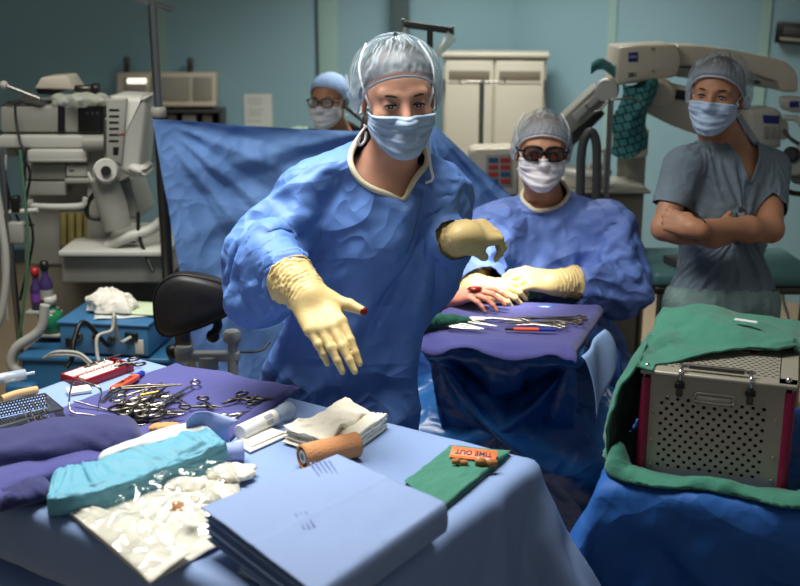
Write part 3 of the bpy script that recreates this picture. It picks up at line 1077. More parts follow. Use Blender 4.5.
nurse()
def surgeon():
    P = {'seed': 4.1, 'hs': 1.0, 'w': 1.02}
    P['hc'] = at(542, 151, 3.52)
    P['R'] = rotm(-4, -3, 2)
    P['nb'] = at(548, 207, 3.62)
    P['pel'] = at(566, 352, 3.78)
    P['sl'] = at(606, 227, 3.6); P['sr'] = at(500, 227, 3.58)
    P['er'] = at(474, 276, 3.5); P['wr'] = at(482, 293, 3.41)
    P['el'] = at(628, 282, 3.5); P['wl'] = at(566, 286, 3.41)
    pel = P['pel']
    P['hl'] = pel + Vector((.09, -.02, -.03)); P['hr'] = pel + Vector((-.09, -.02, -.03))
    P['kl'] = pel + Vector((.15, -.15, -.06)); P['kr'] = pel + Vector((-.12, -.15, -.06))
    P['al'] = Vector((P['kl'].x, P['kl'].y + .04, .09)); P['ar'] = Vector((P['kr'].x, P['kr'].y + .04, .09))
    P['toe'] = (0, -.16, -.055)
    root = thing('person', 'seated person in dark framed loupes and blue gown working in the lit operating field', 'person', (pel.x, pel.y, 0))
    V, Fc = sdf_mesh(body_prims(P), .0045, 1)
    body = np_obj('body', V, Fc, M_['skin2'])
    bv = bvh_of(body)
    kids = bpy.data.objects.new('tmp', None); link(kids)
    face_bits(P, kids, look=0, lid=.3)
    hair_shell(bv, P, kids, M_['hairgrey'], front=.07, back=-.08, off=.004)
    face_mask(bv, P, kids, M_['maskwhite'], M_['strap'], ear=False)
    bouffant(bv, P, kids, M_['cap'], puff=.013, front=.05, low=.0)
    glasses(P, kids, M_['blackplastic'], M_['lensdark'], 1.12, M_['loupered'])
    T = torso_frame(P)
    nb, pe = V3(P['nb']), V3(P['pel'])
    kl, kr = V3(P['kl']), V3(P['kr'])
    g = [el(nb - T[:, 2] * .16, (.185, .14, .2), T, k=.08),
         el(lerp(nb, pe, .6), (.185, .15, .22), T, k=.1),
         rc(pe + np.array((0, 0, .02)), lerp(kl, kr, .5), .18, .12, k=.1),
         rc(kl, kr, .09, .09, k=.1),
         rc(nb - T[:, 2] * .03, nb + T[:, 2] * .06, .076, .066, k=.045)]
    for a in ('sl', 'sr'): g.append(rc(nb - T[:, 2] * .045, V3(P[a]), .07, .085, k=.06))
    for sh, e, w, r in (('sl', 'el', 'wl', .09), ('sr', 'er', 'wr', .08)):
        g.append(rc(V3(P[sh]), V3(P[e]), r, r, k=.05))
        g.append(rc(V3(P[e]), lerp(P[e], P[w], .55), r, r * .8, k=.04))
        g.append(rc(lerp(P[e], P[w], .55), lerp(P[e], P[w], 1.0), r * .8, .036, k=.03))
    wl, wr = V3(P['wl']), V3(P['wr'])
    dl = wl - V3(P['el']); dl /= np.linalg.norm(dl)
    dr = wr - V3(P['er']); dr /= np.linalg.norm(dr)
    neckc = nb + T[:, 2] * .03
    npl = (T[:, 2] * .8 - T[:, 1] * .6)
    def keep(V):
        near = axd(V, neckc, T[:, 2]) < .082
        return ~((near & (((V - nb) @ npl) > .055)) | past(V, wl, dl, -.03) | past(V, wr, dr, -.03)) & (V[:, 2] > .4)
    def pin(V):
        w = np.zeros(len(V))
        near = axd(V, neckc, T[:, 2]) < .082
        w[near & (((V - nb) @ npl) > .02)] = 1
        w[past(V, wl, dl, -.05)] = 1; w[past(V, wr, dr, -.05)] = 1
        w[V[:, 2] < .5] = 1
        return w
    go = gown(P, kids, g, body, M_['gown2'], keep, pinf=pin, frames=24, shrink=-.12, bend=.2, grav=.22, res=.0145, tens=30, sm=3)
    ridge_disp(go, .017, 2.6, off=3.0, keep=lambda v: min(1, max(0, (np.linalg.norm(v - neckc) - .1) * 8)))
    collar(go, neckc, M_['binding'])
    scrub_shirt(P, kids, M_['scrubblue'])
    # his left hand comes in from the right of the picture, the other from the left
    glove(P, kids, at(556, 283, 3.40), at(503, 274, 3.36) - at(556, 283, 3.40), Vector((.1, -.55, .85)),
          [(30, 35, 20), (34, 38, 22), (38, 42, 25), (40, 44, 28)], mirror=True, m=M_['glove'], arm=V3(P['el']) - V3(P['wl']), cufflen=.07,
          thumb=((.034, .03, -.012), (.066, .036, -.028), (.09, .024, -.038)), spread=(0, 0, -1, -2), scale=1.06)
    glove(P, kids, at(476, 289, 3.41), at(512, 290, 3.35) - at(476, 289, 3.41), Vector((-.2, -.6, .75)),
          [(28, 36, 22), (32, 40, 22), (34, 40, 25), (36, 42, 28)], m=M_['glove'], arm=V3(P['er']) - V3(P['wr']), cufflen=.06,
          thumb=((.034, .03, -.012), (.066, .036, -.028), (.09, .024, -.038)), spread=(2, 0, -1, -2))
    adopt(root, [body] + list(kids.children), kids)
surgeon()
def standing_woman():
    P = {'seed': 7.7, 'hs': .97, 'w': .97}
    P['hc'] = at(717, 95.5, 3.42)
    P['R'] = rotm(-27, -2, 3)
    P['nb'] = at(729, 145, 3.53)
    P['pel'] = at(722, 296, 3.56)
    P['sl'] = at(770, 168, 3.6); P['sr'] = at(683, 167, 3.45)
    P['er'] = at(664, 228, 3.4); P['wr'] = at(716, 238, 3.33)
    P['el'] = at(771, 230, 3.42); P['wl'] = at(692, 228, 3.26)
    pel = P['pel']
    P['hl'] = pel + Vector((.085, .01, -.04)); P['hr'] = pel + Vector((-.085, -.01, -.04))
    P['kl'] = pel + Vector((.09, -.0, -.4)); P['kr'] = pel + Vector((-.09, -.02, -.4))
    P['al'] = Vector((P['kl'].x, pel.y + .03, .09)); P['ar'] = Vector((P['kr'].x, pel.y + .01, .09))
    P['toe'] = (-.06, -.16, -.055)
    root = thing('person', 'person in grey-blue scrubs and mask standing with folded arms by the microscope arm', 'person', (pel.x, pel.y, 0))
    prims = body_prims(P)
    wl, wr = V3(P['wl']), V3(P['wr'])
    prims += xform(fingers([(66, 70, 40), (68, 72, 40), (70, 74, 40), (72, 76, 40)], mirror=True, thumb=((.03, .03, -.012), (.056, .034, -.03), (.076, .026, -.036))), hand_frame(at(668, 219, 3.29) - at(692, 228, 3.26), (-.15, -1, .3)), wl, .86)
    prims += xform(fingers([(10, 10, 10)] * 4), hand_frame(at(752, 226, 3.44) - at(716, 238, 3.33), (.1, -.9, -.2)), wr, .9)
    V, Fc = sdf_mesh(prims, .004, 1)
    body = np_obj('body', V, Fc, M_['skin2'])
    bv = bvh_of(body)
    kids = bpy.data.objects.new('tmp', None); link(kids)
    face_bits(P, kids, look=0, lid=.35)
    hair_shell(bv, P, kids, M_['hairbrown'], front=.07, back=-.09)
    face_mask(bv, P, kids, M_['mask'], M_['strap'], ear=True)
    bouffant(bv, P, kids, M_['cap'], puff=.02, front=.058, back=-.11, low=.0)
    T = torso_frame(P); nb, pe = V3(P['nb']), V3(P['pel'])
    w = .97
    # loose short sleeved top
    g = [el(nb - T[:, 2] * .17, (.165, .122, .19), T, k=.06), el(lerp(nb, pe, .55), (.152, .12, .2), T, k=.08),
         el(pe + T[:, 2] * .03, (.185, .14, .13), T, k=.06)]
    ends = []
    for a, e in (('sl', 'el'), ('sr', 'er')):
        s, ee = V3(P[a]), V3(P[e])
        g.append(rc(nb - T[:, 2] * .035, s, .063, .068, k=.05))
        g.append(rc(s, lerp(s, ee, .66), .07, .08, k=.03))
        d = (ee - s) / np.linalg.norm(ee - s)
        ends.append((lerp(s, ee, .62), d))
    neckc = nb + T[:, 2] * .02
    def keep(V):
        q = (V - nb) @ T
        front = np.clip(-q[:, 1] / .1, 0, 1)
        vn = (np.abs(q[:, 0]) < .06 * np.clip((q[:, 2] + .12) / .12, 0, 1) + .0) & (q[:, 1] < .02) & (q[:, 2] > -.12)
        top = (np.sqrt(q[:, 0] ** 2 + (q[:, 1] + .0) ** 2) < .085) & (q[:, 2] > -.02)
        k = ~(vn | top) & ((V - pe) @ T[:, 2] > -.05)
        X, Y, Z = V[:, 0], V[:, 1], V[:, 2]
        dt = np.min([pdist(q_, X, Y, Z) for q_ in g[:3]], axis=0)
        for c, d in ends: k &= ~(past(V, c, d, 0, r=.12, t1=.2) & (dt > .045))
        return k
    def pin(V):
        q = (V - nb) @ T
        wgt = np.zeros(len(V))
        wgt[(np.sqrt(q[:, 0] ** 2 + (q[:, 1] + .02) ** 2) < .12) & (q[:, 2] > -.05)] = 1
        wgt[(V - pe) @ T[:, 2] < -.03] = 1
        return wgt
    o_top = gown(P, kids, g, body, M_['scrubgrey'], keep, pinf=pin, frames=16, shrink=-.07, bend=.4, grav=.6, res=.0095, tens=25, name='scrub_top', thick=.004)
    collar(o_top, neckc, M_['scrubgrey'], r=.004, name='neck_binding', near=.2, iters=6)
    # trousers with a gathered waist
    p = [el(pe - T[:, 2] * .02, (.18, .135, .13), T, k=.06)]
    for h, kn, an in (('hl', 'kl', 'al'), ('hr', 'kr', 'ar')):
        p += [rc(V3(P[h]), V3(P[kn]), .105, .09, k=.05), rc(V3(P[kn]), V3(P[an]) + np.array((0, 0, .05)), .09, .085, k=.04)]
    V, Fc = sdf_mesh(p, .011, 2)
    V, Fc = cut(V, Fc, (V[:, 2] > .1) & ((V - pe) @ T[:, 2] < .03))
    for i in range(len(V)):
        n = V[i] - (pe + (V[i] - pe) * np.array((.3, .3, 1))); n /= np.linalg.norm(n) + 1e-9
        V[i] += n * .009 * fbm(V[i][0] * 22, V[i][1] * 22, V[i][2] * 5)
    tr = np_obj('scrub_trousers', V, Fc, M_['scrubpants'], kids); finish(tr, 0, 1)
    # wrist band and V-neck binding
    M = Matrix.Translation(P['wl'])
    dl = Vector(P['wl']) - Vector(P['el'])
    q = dl.normalized().to_track_quat('Z', 'Y').to_matrix().to_4x4()
    c = Vector(P['wl']) - dl.normalized() * .02
    MB().tube([c + q.to_3x3() @ Vector((.0335 * math.cos(a * PI / 12), .0335 * math.sin(a * PI / 12), 0)) for a in range(24)], .004, 8, closed=True).build('wrist_band', M_['rubberband'], kids)
    pk = at(704, 192, 3.33)
    adopt(root, [body] + list(kids.children), kids)

def seated_man():
    P = {'seed': 2.9, 'hs': 1.0, 'w': 1.05}
    P['hc'] = at(329, 101, 5.0)
    P['R'] = rotm(-20, 0, 0)
    P['nb'] = at(340, 138, 5.1)
    P['pel'] = at(345, 255, 5.2)
    P['sl'] = at(380, 146, 5.1); P['sr'] = at(300, 146, 5.08)
    P['er'] = at(288, 205, 5.02); P['wr'] = at(320, 220, 4.8)
    P['el'] = at(394, 205, 5.04); P['wl'] = at(352, 220, 4.8)
    pel = P['pel']
    P['hl'] = pel + Vector((.09, 0, -.03)); P['hr'] = pel + Vector((-.09, 0, -.03))
    P['kl'] = pel + Vector((.12, -.4, -.05)); P['kr'] = pel + Vector((-.1, -.4, -.05))
    P['al'] = Vector((P['kl'].x, P['kl'].y + .04, .09)); P['ar'] = Vector((P['kr'].x, P['kr'].y + .04, .09))
    P['toe'] = (0, -.16, -.055)
    root = thing('person', 'person in glasses and pale blue cap sitting behind the hanging blue drape', 'person', (pel.x, pel.y, 0))
    V, Fc = sdf_mesh(body_prims(P), .006, 1)
    body = np_obj('body', V, Fc, M_['skin2'])
    bv = bvh_of(body)
    kids = bpy.data.objects.new('tmp', None); link(kids)
    face_bits(P, kids, look=0, lid=.4)
    hair_shell(bv, P, kids, M_['hairdark'], front=.07, back=-.08, off=.003)
    face_mask(bv, P, kids, M_['maskwhite'], M_['strap'], ear=False)
    bouffant(bv, P, kids, M_['capblue'], puff=.006, front=.05, back=-.055, low=-.02, gath=10, fold=.003, name='cap')
    glasses(P, kids, M_['blackplastic'], M_['lensclear'], 1.0)
    T = torso_frame(P); nb, pe = V3(P['nb']), V3(P['pel'])
    g = [el(nb - T[:, 2] * .16, (.18, .135, .2), T, k=.08), el(lerp(nb, pe, .6), (.18, .15, .24), T, k=.1),
         rc(nb - T[:, 2] * .03, nb + T[:, 2] * .02, .082, .078, k=.05)]
    for a, e, wv in (('sl', 'el', 'wl'), ('sr', 'er', 'wr')):
        g.append(rc(nb - T[:, 2] * .045, V3(P[a]), .07, .08, k=.06))
        g.append(rc(V3(P[a]), V3(P[e]), .08, .075, k=.05))
        g.append(rc(V3(P[e]), lerp(P[e], P[wv], .9), .075, .06, k=.05))
    V, Fc = sdf_mesh(g, .014, 2)
    V, Fc = cut(V, Fc, ~((np.linalg.norm(V - nb, axis=1) < .15) & ((V - nb) @ (T[:, 2] * .85 - T[:, 1] * .5) > .055)))
    for i in range(len(V)):
        q = V[i]; V[i] = q + .008 * fbm(q[0] * 14, q[1] * 14, q[2] * 9) * np.array((1, -1, .5))
    o = np_obj('gown', V, Fc, M_['gowngreen'], kids); finish(o, 0, 1)
    adopt(root, [body] + list(kids.children), kids)
standing_woman()
seated_man()
# ------------------------------------------------------------------ the room
def aty(x, y, Y):
    r = ray(x, y)
    return Vector((0, 0, CAMH)) + r * (Y / r.y)

def vslab(mb, pts, Y, thick, bev=0.004):
    """outline given by where its corners are seen, standing upright at Y, with a real thickness going back"""
    P = [aty(p[0], p[1], Y) for p in pts]
    c = sum(P, Vector()) / len(P)
    M = Matrix(((1, 0, 0, 0), (0, 0, 1, Y), (0, 1, 0, 0), (0, 0, 0, 1)))
    poly = [(p.x, p.z) for p in P]
    a = sum(poly[i - 1][0] * poly[i][1] - poly[i][0] * poly[i - 1][1] for i in range(len(poly)))
    if a > 0: poly = poly[::-1]
    mb.prism(poly, thick, M, bev=bev)
    return mb

def vrect(mb, x0, y0, x1, y1, Y, thick, bev=.004):
    return vslab(mb, [(x0, y0), (x1, y0), (x1, y1), (x0, y1)], Y, thick, bev)

W = {}
def wmats():
    W['wall'] = mat('wall_teal', (132, 168, 180), .75, bump=.05, bscale=60, var=.04, vscale=1.5)
    W['trim'] = mat('trim_pale_teal', (142, 176, 170), .6)
    W['trimdark'] = mat('trim_dark', (62, 82, 84), .6)
    W['floor'] = mat('floor_tan', (150, 132, 108), .45, var=.1, vscale=8, bump=.03, bscale=80)
    W['ceil'] = mat('ceiling_white', (215, 215, 208), .8)
    W['beige'] = mat('enamel_beige', (178, 175, 160), .4, var=.03, vscale=4)
    W['beigedark'] = mat('enamel_beige_dark', (112, 106, 92), .5)
    W['greyplas'] = mat('plastic_grey', (150, 150, 140), .45, var=.04, vscale=10)
    W['greylight'] = mat('plastic_light_grey', (188, 188, 178), .4, var=.03, vscale=10)
    W['greydark'] = mat('plastic_dark_grey', (64, 66, 66), .45)
    W['black'] = mat('plastic_black', (20, 20, 21), .4)
    W['steel'] = mat('steel_brushed', (150, 148, 142), .32, metal=1.0, bump=.05, bscale=90)
    W['steeldark'] = mat('steel_dark', (92, 88, 82), .38, metal=1.0)
    W['chrome'] = mat('chrome_bright', (205, 205, 205), .15, metal=1.0)
    W['paper'] = mat('paper_white', (205, 212, 208), .8)
    W['ink'] = mat('ink_grey', (150, 158, 158), .8)
    W['inkdark'] = mat('ink_dark', (40, 44, 60), .7)
    W['cream'] = mat('enamel_cream', (205, 196, 176), .38, var=.03, vscale=6)
    W['logoblue'] = mat('logo_blue', (34, 40, 122), .5)
    W['white'] = mat('white_plastic', (215, 214, 208), .4)
    W['film'] = mat('clear_film', (235, 240, 240), .12, alpha=.28, spec=.9)
    W['lamp'] = mat('viewer_lamp', (250, 245, 235), .5, emit=(255, 246, 228), estr=1.6)
    W['red'] = mat('red_led', (200, 40, 30), .4, emit=(255, 50, 30), estr=.9)
    W['ledred'] = mat('display_red', (110, 48, 38), .3, emit=(255, 70, 40), estr=.06)
    W['ledblue'] = mat('display_blue', (40, 60, 90), .3, emit=(90, 130, 170), estr=.05)
    W['tealcloth'] = mat('cloth_teal', (70, 130, 126), .85, bump=.2, bscale=300)
    W['tealpad'] = mat('vinyl_teal', (84, 128, 130), .4)
    W['rubbergrey'] = mat('hose_grey', (168, 168, 160), .5)
    W['greenbottle'] = mat('green_bottle', (40, 130, 86), .2, spec=.7)
    W['purple'] = mat('purple_plastic', (62, 44, 92), .3)
    W['amber'] = mat('glass_amber', (130, 120, 70), .15, spec=.8)
    W['bag'] = mat('bag_clear', (220, 225, 205), .15, alpha=.45, spec=.9)
wmats()

def struct(name, mb, m, loc=None):
    o = mb.build(name, m, None, loc)
    o['kind'] = 'structure'
    return o

CX, CY = .72, 7.25                                   # far corner of the room
RD = Vector((.86, -.51, 0))
struct('floor', MB().box((-.2, 3.4, -.05), (8.6, 9.4, .1)), W['floor'])
struct('ceiling', MB().box((-.2, 3.4, 3.0), (8.6, 9.4, .1)), W['ceil'])
struct('wall_back', MB().box(((CX - 4.4) / 2, CY + .06, 1.475), (CX + 4.4, .12, 2.95)), W['wall'])
E = Vector((CX, CY, 0)) + RD * 3.9
wr_ = MB()
n_ = Vector((.51, .86, 0))
wr_.prism([(CX, CY), (E.x, E.y), (E.x + n_.x * .12, E.y + n_.y * .12), (CX + n_.x * .12, CY + n_.y * .12)], 2.95)
struct('wall_right', wr_, W['wall'])
struct('wall_left', MB().box((-4.34, 3.6, 1.475), (.12, 7.4, 2.95)), W['wall'])
# joints of the wall panels
def xback(px): return ray(px, 60).x / ray(px, 60).y * CY
t_ = MB().box(((xback(319) + xback(338)) / 2, CY - .008, 1.475), (xback(338) - xback(319), .016, 2.95), bev=.003); struct('trim_1', t_, W['trim'])
t_ = MB().box((xback(318), CY - .006, 1.475), (.025, .012, 2.95)); struct('trim_2', t_, W['trimdark'])
t_ = MB().box(((xback(391) + xback(409)) / 2, CY - .06, 1.475), (xback(409) - xback(391), .12, 2.95), bev=.004); struct('trim_3', t_, W['trimdark'])
t_ = MB().box(((xback(155) + xback(168)) / 2, CY - .006, 1.475), (xback(168) - xback(155), .012, 2.95)); struct('trim_4', t_, W['trim'])
def onright(px):
    r = ray(px, 60); k = r.x / r.y
    s = (k * CY - CX) / (RD.x - k * RD.y)
    return Vector((CX, CY, 0)) + RD * s
for i, px in enumerate((611, 763)):
    p = onright(px) - n_ * .006
    b = MB().box((p.x, p.y, 1.475), (.055, .012, 2.95), rot=(0, 0, math.atan2(RD.y, RD.x)))
    struct('trim_%d' % (5 + i), b, W['trim'])
struct('baseboard_back', MB().box(((CX - 4.4) / 2, CY - .006, .05), (CX + 4.35, .012, .1)), W['trimdark'])

# ------------------------------------------------------------------ things on and by the far walls
def cabinet():
    L, Rr = Vector((.262, 6.75, 0)), Vector((.873, 6.676, 0))
    d = (Rr - L); wdt = d.length; ang = math.atan2(d.y, d.x)
    t = thing('supply_cabinet', 'tall beige two-door metal cabinet with slotted door tops in the far corner', 'cabinet', (L + d / 2), ang)
    H, D = 1.40, .33
    b = MB(); b.box((0, D / 2, H / 2), (wdt, D, H), bev=.006); b.build('body', W['beige'], t)
    b = MB().box((0, D / 2 - .012, H + .012), (wdt + .03, D + .03, .026), bev=.006); b.build('top', W['beige'], t)
    for s in (-1, 1):
        dr = MB().box((s * wdt * .245, -.011, H / 2 + .01), (wdt * .465, .022, H - .06), bev=.004).build('door', W['beige'], t)
        MB().box((s * wdt * .245, -.0225, H - .105), (wdt * .4, .004, .055), bev=.001).build('vent_panel', W['beigedark'], dr)
        MB().box((s * wdt * .245, -.023, H - .145), (wdt * .42, .006, .012), bev=.002).build('vent_rim', W['beige'], dr)
        MB().box((s * .025, -.03, H * .55), (.012, .018, .13), bev=.004).build('handle', W['steel'], dr)
        for z in (.25, 1.2): MB().cyl((s * wdt * .487, -.02, z), (s * wdt * .487, -.02, z + .07), .009, 10).build('hinge', W['steel'], dr)
cabinet()

def drip_stand(px, topy, boty, Y, hooks, name='drip_stand', label='', bar=None, rr=.012):
    a = aty(px, topy, Y); base = Vector((a.x, Y, 0))
    t = thing(name, label, 'stand', base)
    MB().cyl((0, 0, .05), (0, 0, a.z), rr, 12).build('pole', W['steel'], t)
    b = MB()
    for k in range(5):
        an = 2 * PI * k / 5
        b.tube([(0, 0, .09), (.16 * math.cos(an), .16 * math.sin(an), .07), (.25 * math.cos(an), .25 * math.sin(an), .045)], .012, 8)
    b.build('base', W['steeldark'], t)
    hb = MB(); hb.cyl((-hooks, 0, a.z), (hooks, 0, a.z), .004, 8)
    for s in (-1, 1):
        hb.tube(bez([(s * hooks, 0, a.z), (s * (hooks + .03), 0, a.z - .01), (s * (hooks + .04), 0, a.z + .02)], 8), .004, 6)
        hb.tube(bez([(0, s * hooks, a.z), (0, s * (hooks + .03), a.z - .01), (0, s * (hooks + .04), a.z + .02)], 8), .004, 6)
    hb.cyl((0, -hooks, a.z), (0, hooks, a.z), .004, 8)
    hb.build('hooks', W['steel'], t)
    return t
drip_stand(482, 82, 200, 5.75, .08, label='thin steel drip stand with wire hooks in front of the beige cabinet', rr=.013)

def bag_stand():
    Y = 4.35
    a = aty(430, 27, Y); l, r_ = aty(403, 24, Y), aty(453, 31, Y)
    t = thing('drip_stand', 'steel drip stand with flat crossbar and a clear bag, behind the gowned person reaching down', 'stand', (a.x, Y, 0))
    o = Vector((a.x, Y, 0))
    MB().cyl((0, 0, .05), (0, 0, a.z), .012, 12).build('pole', W['steeldark'], t)
    b = MB().box((((l + r_) / 2) - o), ((r_ - l).length, .02, .026), rot=(0, math.atan2(l.z - r_.z, r_.x - l.x), 0), bev=.004)
    b.build('crossbar', W['steeldark'], t)
    b = MB()
    for p in (l, r_):
        q = p - o
        b.tube(bez([q, q + Vector((0, -.02, -.012)), q + Vector((0, -.03, .02))], 8), .004, 6)
    b.build('hooks', W['steel'], t)
    b = MB()
    for k in range(5):
        an = 2 * PI * k / 5
        b.tube([(0, 0, .09), (.16 * math.cos(an), .16 * math.sin(an), .07), (.25 * math.cos(an), .25 * math.sin(an), .045)], .012, 8)
    b.build('base', W['steeldark'], t)
    # bag hanging slanted from the right hook
    p0, p1, p2, p3 = aty(448, 31, Y - .03), aty(457, 40, Y - .03), aty(437, 60, Y - .03), aty(431, 55, Y - .03)
    def f(u, v):
        a_ = p0.lerp(p3, u); b_ = p1.lerp(p2, u)
        q = a_.lerp(b_, v)
        bulge = .012 * math.sin(PI * u) * math.sin(PI * v)
        return q + Vector((0, -bulge - .004 * fbm(u * 6, v * 6), 0))
    def g(u, v):
        q = f(u, 1 - v); e = math.sin(PI * u) * math.sin(PI * v)
        return q + Vector((0, .026 * e, 0))
    mb = MB(); mb.grid(f, 12, 8); mb.grid(g, 12, 8)
    o_ = mb.build('drip_bag', W['bag']); tag(o_, 'crumpled clear plastic bag hanging from the crossbar of the stand', 'bag')
    # short bag on the left hook
    mb = MB(); q = aty(405, 27, Y - .03)
    mb.tube([q + Vector((0, 0, 0)), q - Vector((.0, 0, .03)), q - Vector((0.004, 0, .07))], [.006, .014, .008], 10)
    o_ = mb.build('drip_chamber', W['bag']); tag(o_, 'small clear drip chamber on the left hook of the crossbar', 'drip chamber')
bag_stand()

def notice():
    Y = CY - .004
    P = [aty(243, 94, Y), aty(271, 94, Y), aty(273.5, 127, Y), aty(245, 127, Y)]
    mb = MB()
    c = sum(P, Vector()) / 4
    w_, h_ = (P[1] - P[0]).length, (P[0] - P[3]).length
    t = MB().box((0, 0, 0), (w_, .002, h_)).build('wall_sign', W['paper'], None, c, (0, 0, 0))
    tag(t, 'white printed sheet of paper stuck on the teal wall', 'notice')
    b = MB()
    random.seed(3)
    for k in range(9):
        z = h_ * (.36 - .085 * k)
        if k in (3, 7): continue
        b.box((-w_ * .08 - random.random() * w_ * .08, -.0016, z), (w_ * (.4 + random.random() * .22), .0008, h_ * .022))
    b.build('print_lines', W['ink'], t)
notice()

def light_box():
    Y = CY - .16
    t = thing('wall_cabinet', 'pale glass-fronted wall unit with a lit tube above the dark shelf', 'cabinet', aty(166, 106, Y))
    o = t.location
    def vr(nm, m, x0, y0, x1, y1, dy, th, par=t, bev=.004):
        b = MB(); vrect(b, x0, y0, x1, y1, Y + dy, th, bev)
        for i in range(len(b.v)): b.v[i] = b.v[i] - o
        return b.build(nm, m, par)
    vr('body', W['cream'], 117, 73, 215, 106, .02, .13)
    for x0, x1 in ((124, 146), (150, 190), (193, 212)): vr('glass_panel', W['greyplas'], x0, 77, x1, 101, .012, .012)
    f = vr('lamp', W['lamp'], 127, 78.5, 146, 83.5, .004, .01)
    vr('rail', W['cream'], 118, 102, 216, 106.5, .0, .03)
    vr('post', W['steeldark'], 123.5, 57, 128.5, 72.5, .08, .03); vr('post', W['steeldark'], 187, 58, 192, 73, .08, .03)
    b = MB()
    t2 = thing('shelf', 'dark open shelf with small boxes under the lit wall unit', 'shelf', aty(180, 118, Y))
    o2 = t2.location
    for nm, x0, y0, x1, y1, dy, th, m in (('board', 136, 110, 221, 113, -.02, .18, W['greydark']), ('board', 136, 124, 221, 127, -.02, .18, W['greydark']), ('back_panel', 136, 110, 221, 127, .14, .02, W['black']),
                                          ('side_panel', 219, 110, 222, 127, -.02, .18, W['greydark'])):
        b = MB(); vrect(b, x0, y0, x1, y1, Y + dy, th, .003)
        for i in range(len(b.v)): b.v[i] = b.v[i] - o2
        b.build(nm, m, t2)
    for k, (x0, x1, m) in enumerate(((150, 160, W['greyplas']), (166, 176, W['beigedark']), (182, 196, W['greyplas']), (202, 212, W['beigedark']))):
        b = MB(); vrect(b, x0, 115, x1, 124, Y + .01, .1, .006)
        o_ = b.build('storage_box', m); tag(o_, ('small grey box at the left end of the dark shelf', 'small brown box second along the dark shelf', 'wide grey box on the dark shelf, right of its middle', 'small brown box at the right end of the dark shelf')[k], 'box', 'boxes on the dark shelf')
light_box()

def wall_speaker():
    p = onright(789)
    n2 = -n_
    ang = math.atan2(RD.y, RD.x)
    z = aty(789, 33, p.y).z
    t = thing('wall_panel', 'small black control box high on the teal wall behind the folded-arms person', 'control box', (p.x, p.y, z), ang)
    MB().box((.02, -.035, 0), (.19, .07, .115), rot=(0, .06, 0), bev=.006).build('casing', W['black'], t)
    MB().box((.02, -.072, .012), (.1, .004, .04), rot=(0, .06, 0), bev=.001).build('display', W['greydark'], t)
    MB().box((.02, -.072, -.033), (.13, .004, .015), rot=(0, .06, 0), bev=.001).build('button_row', W['greyplas'], t)
wall_speaker()
# ------------------------------------------------------------------ anaesthesia machine on the left
def shift(b, o):
    for i in range(len(b.v)): b.v[i] = b.v[i] - o
    return b

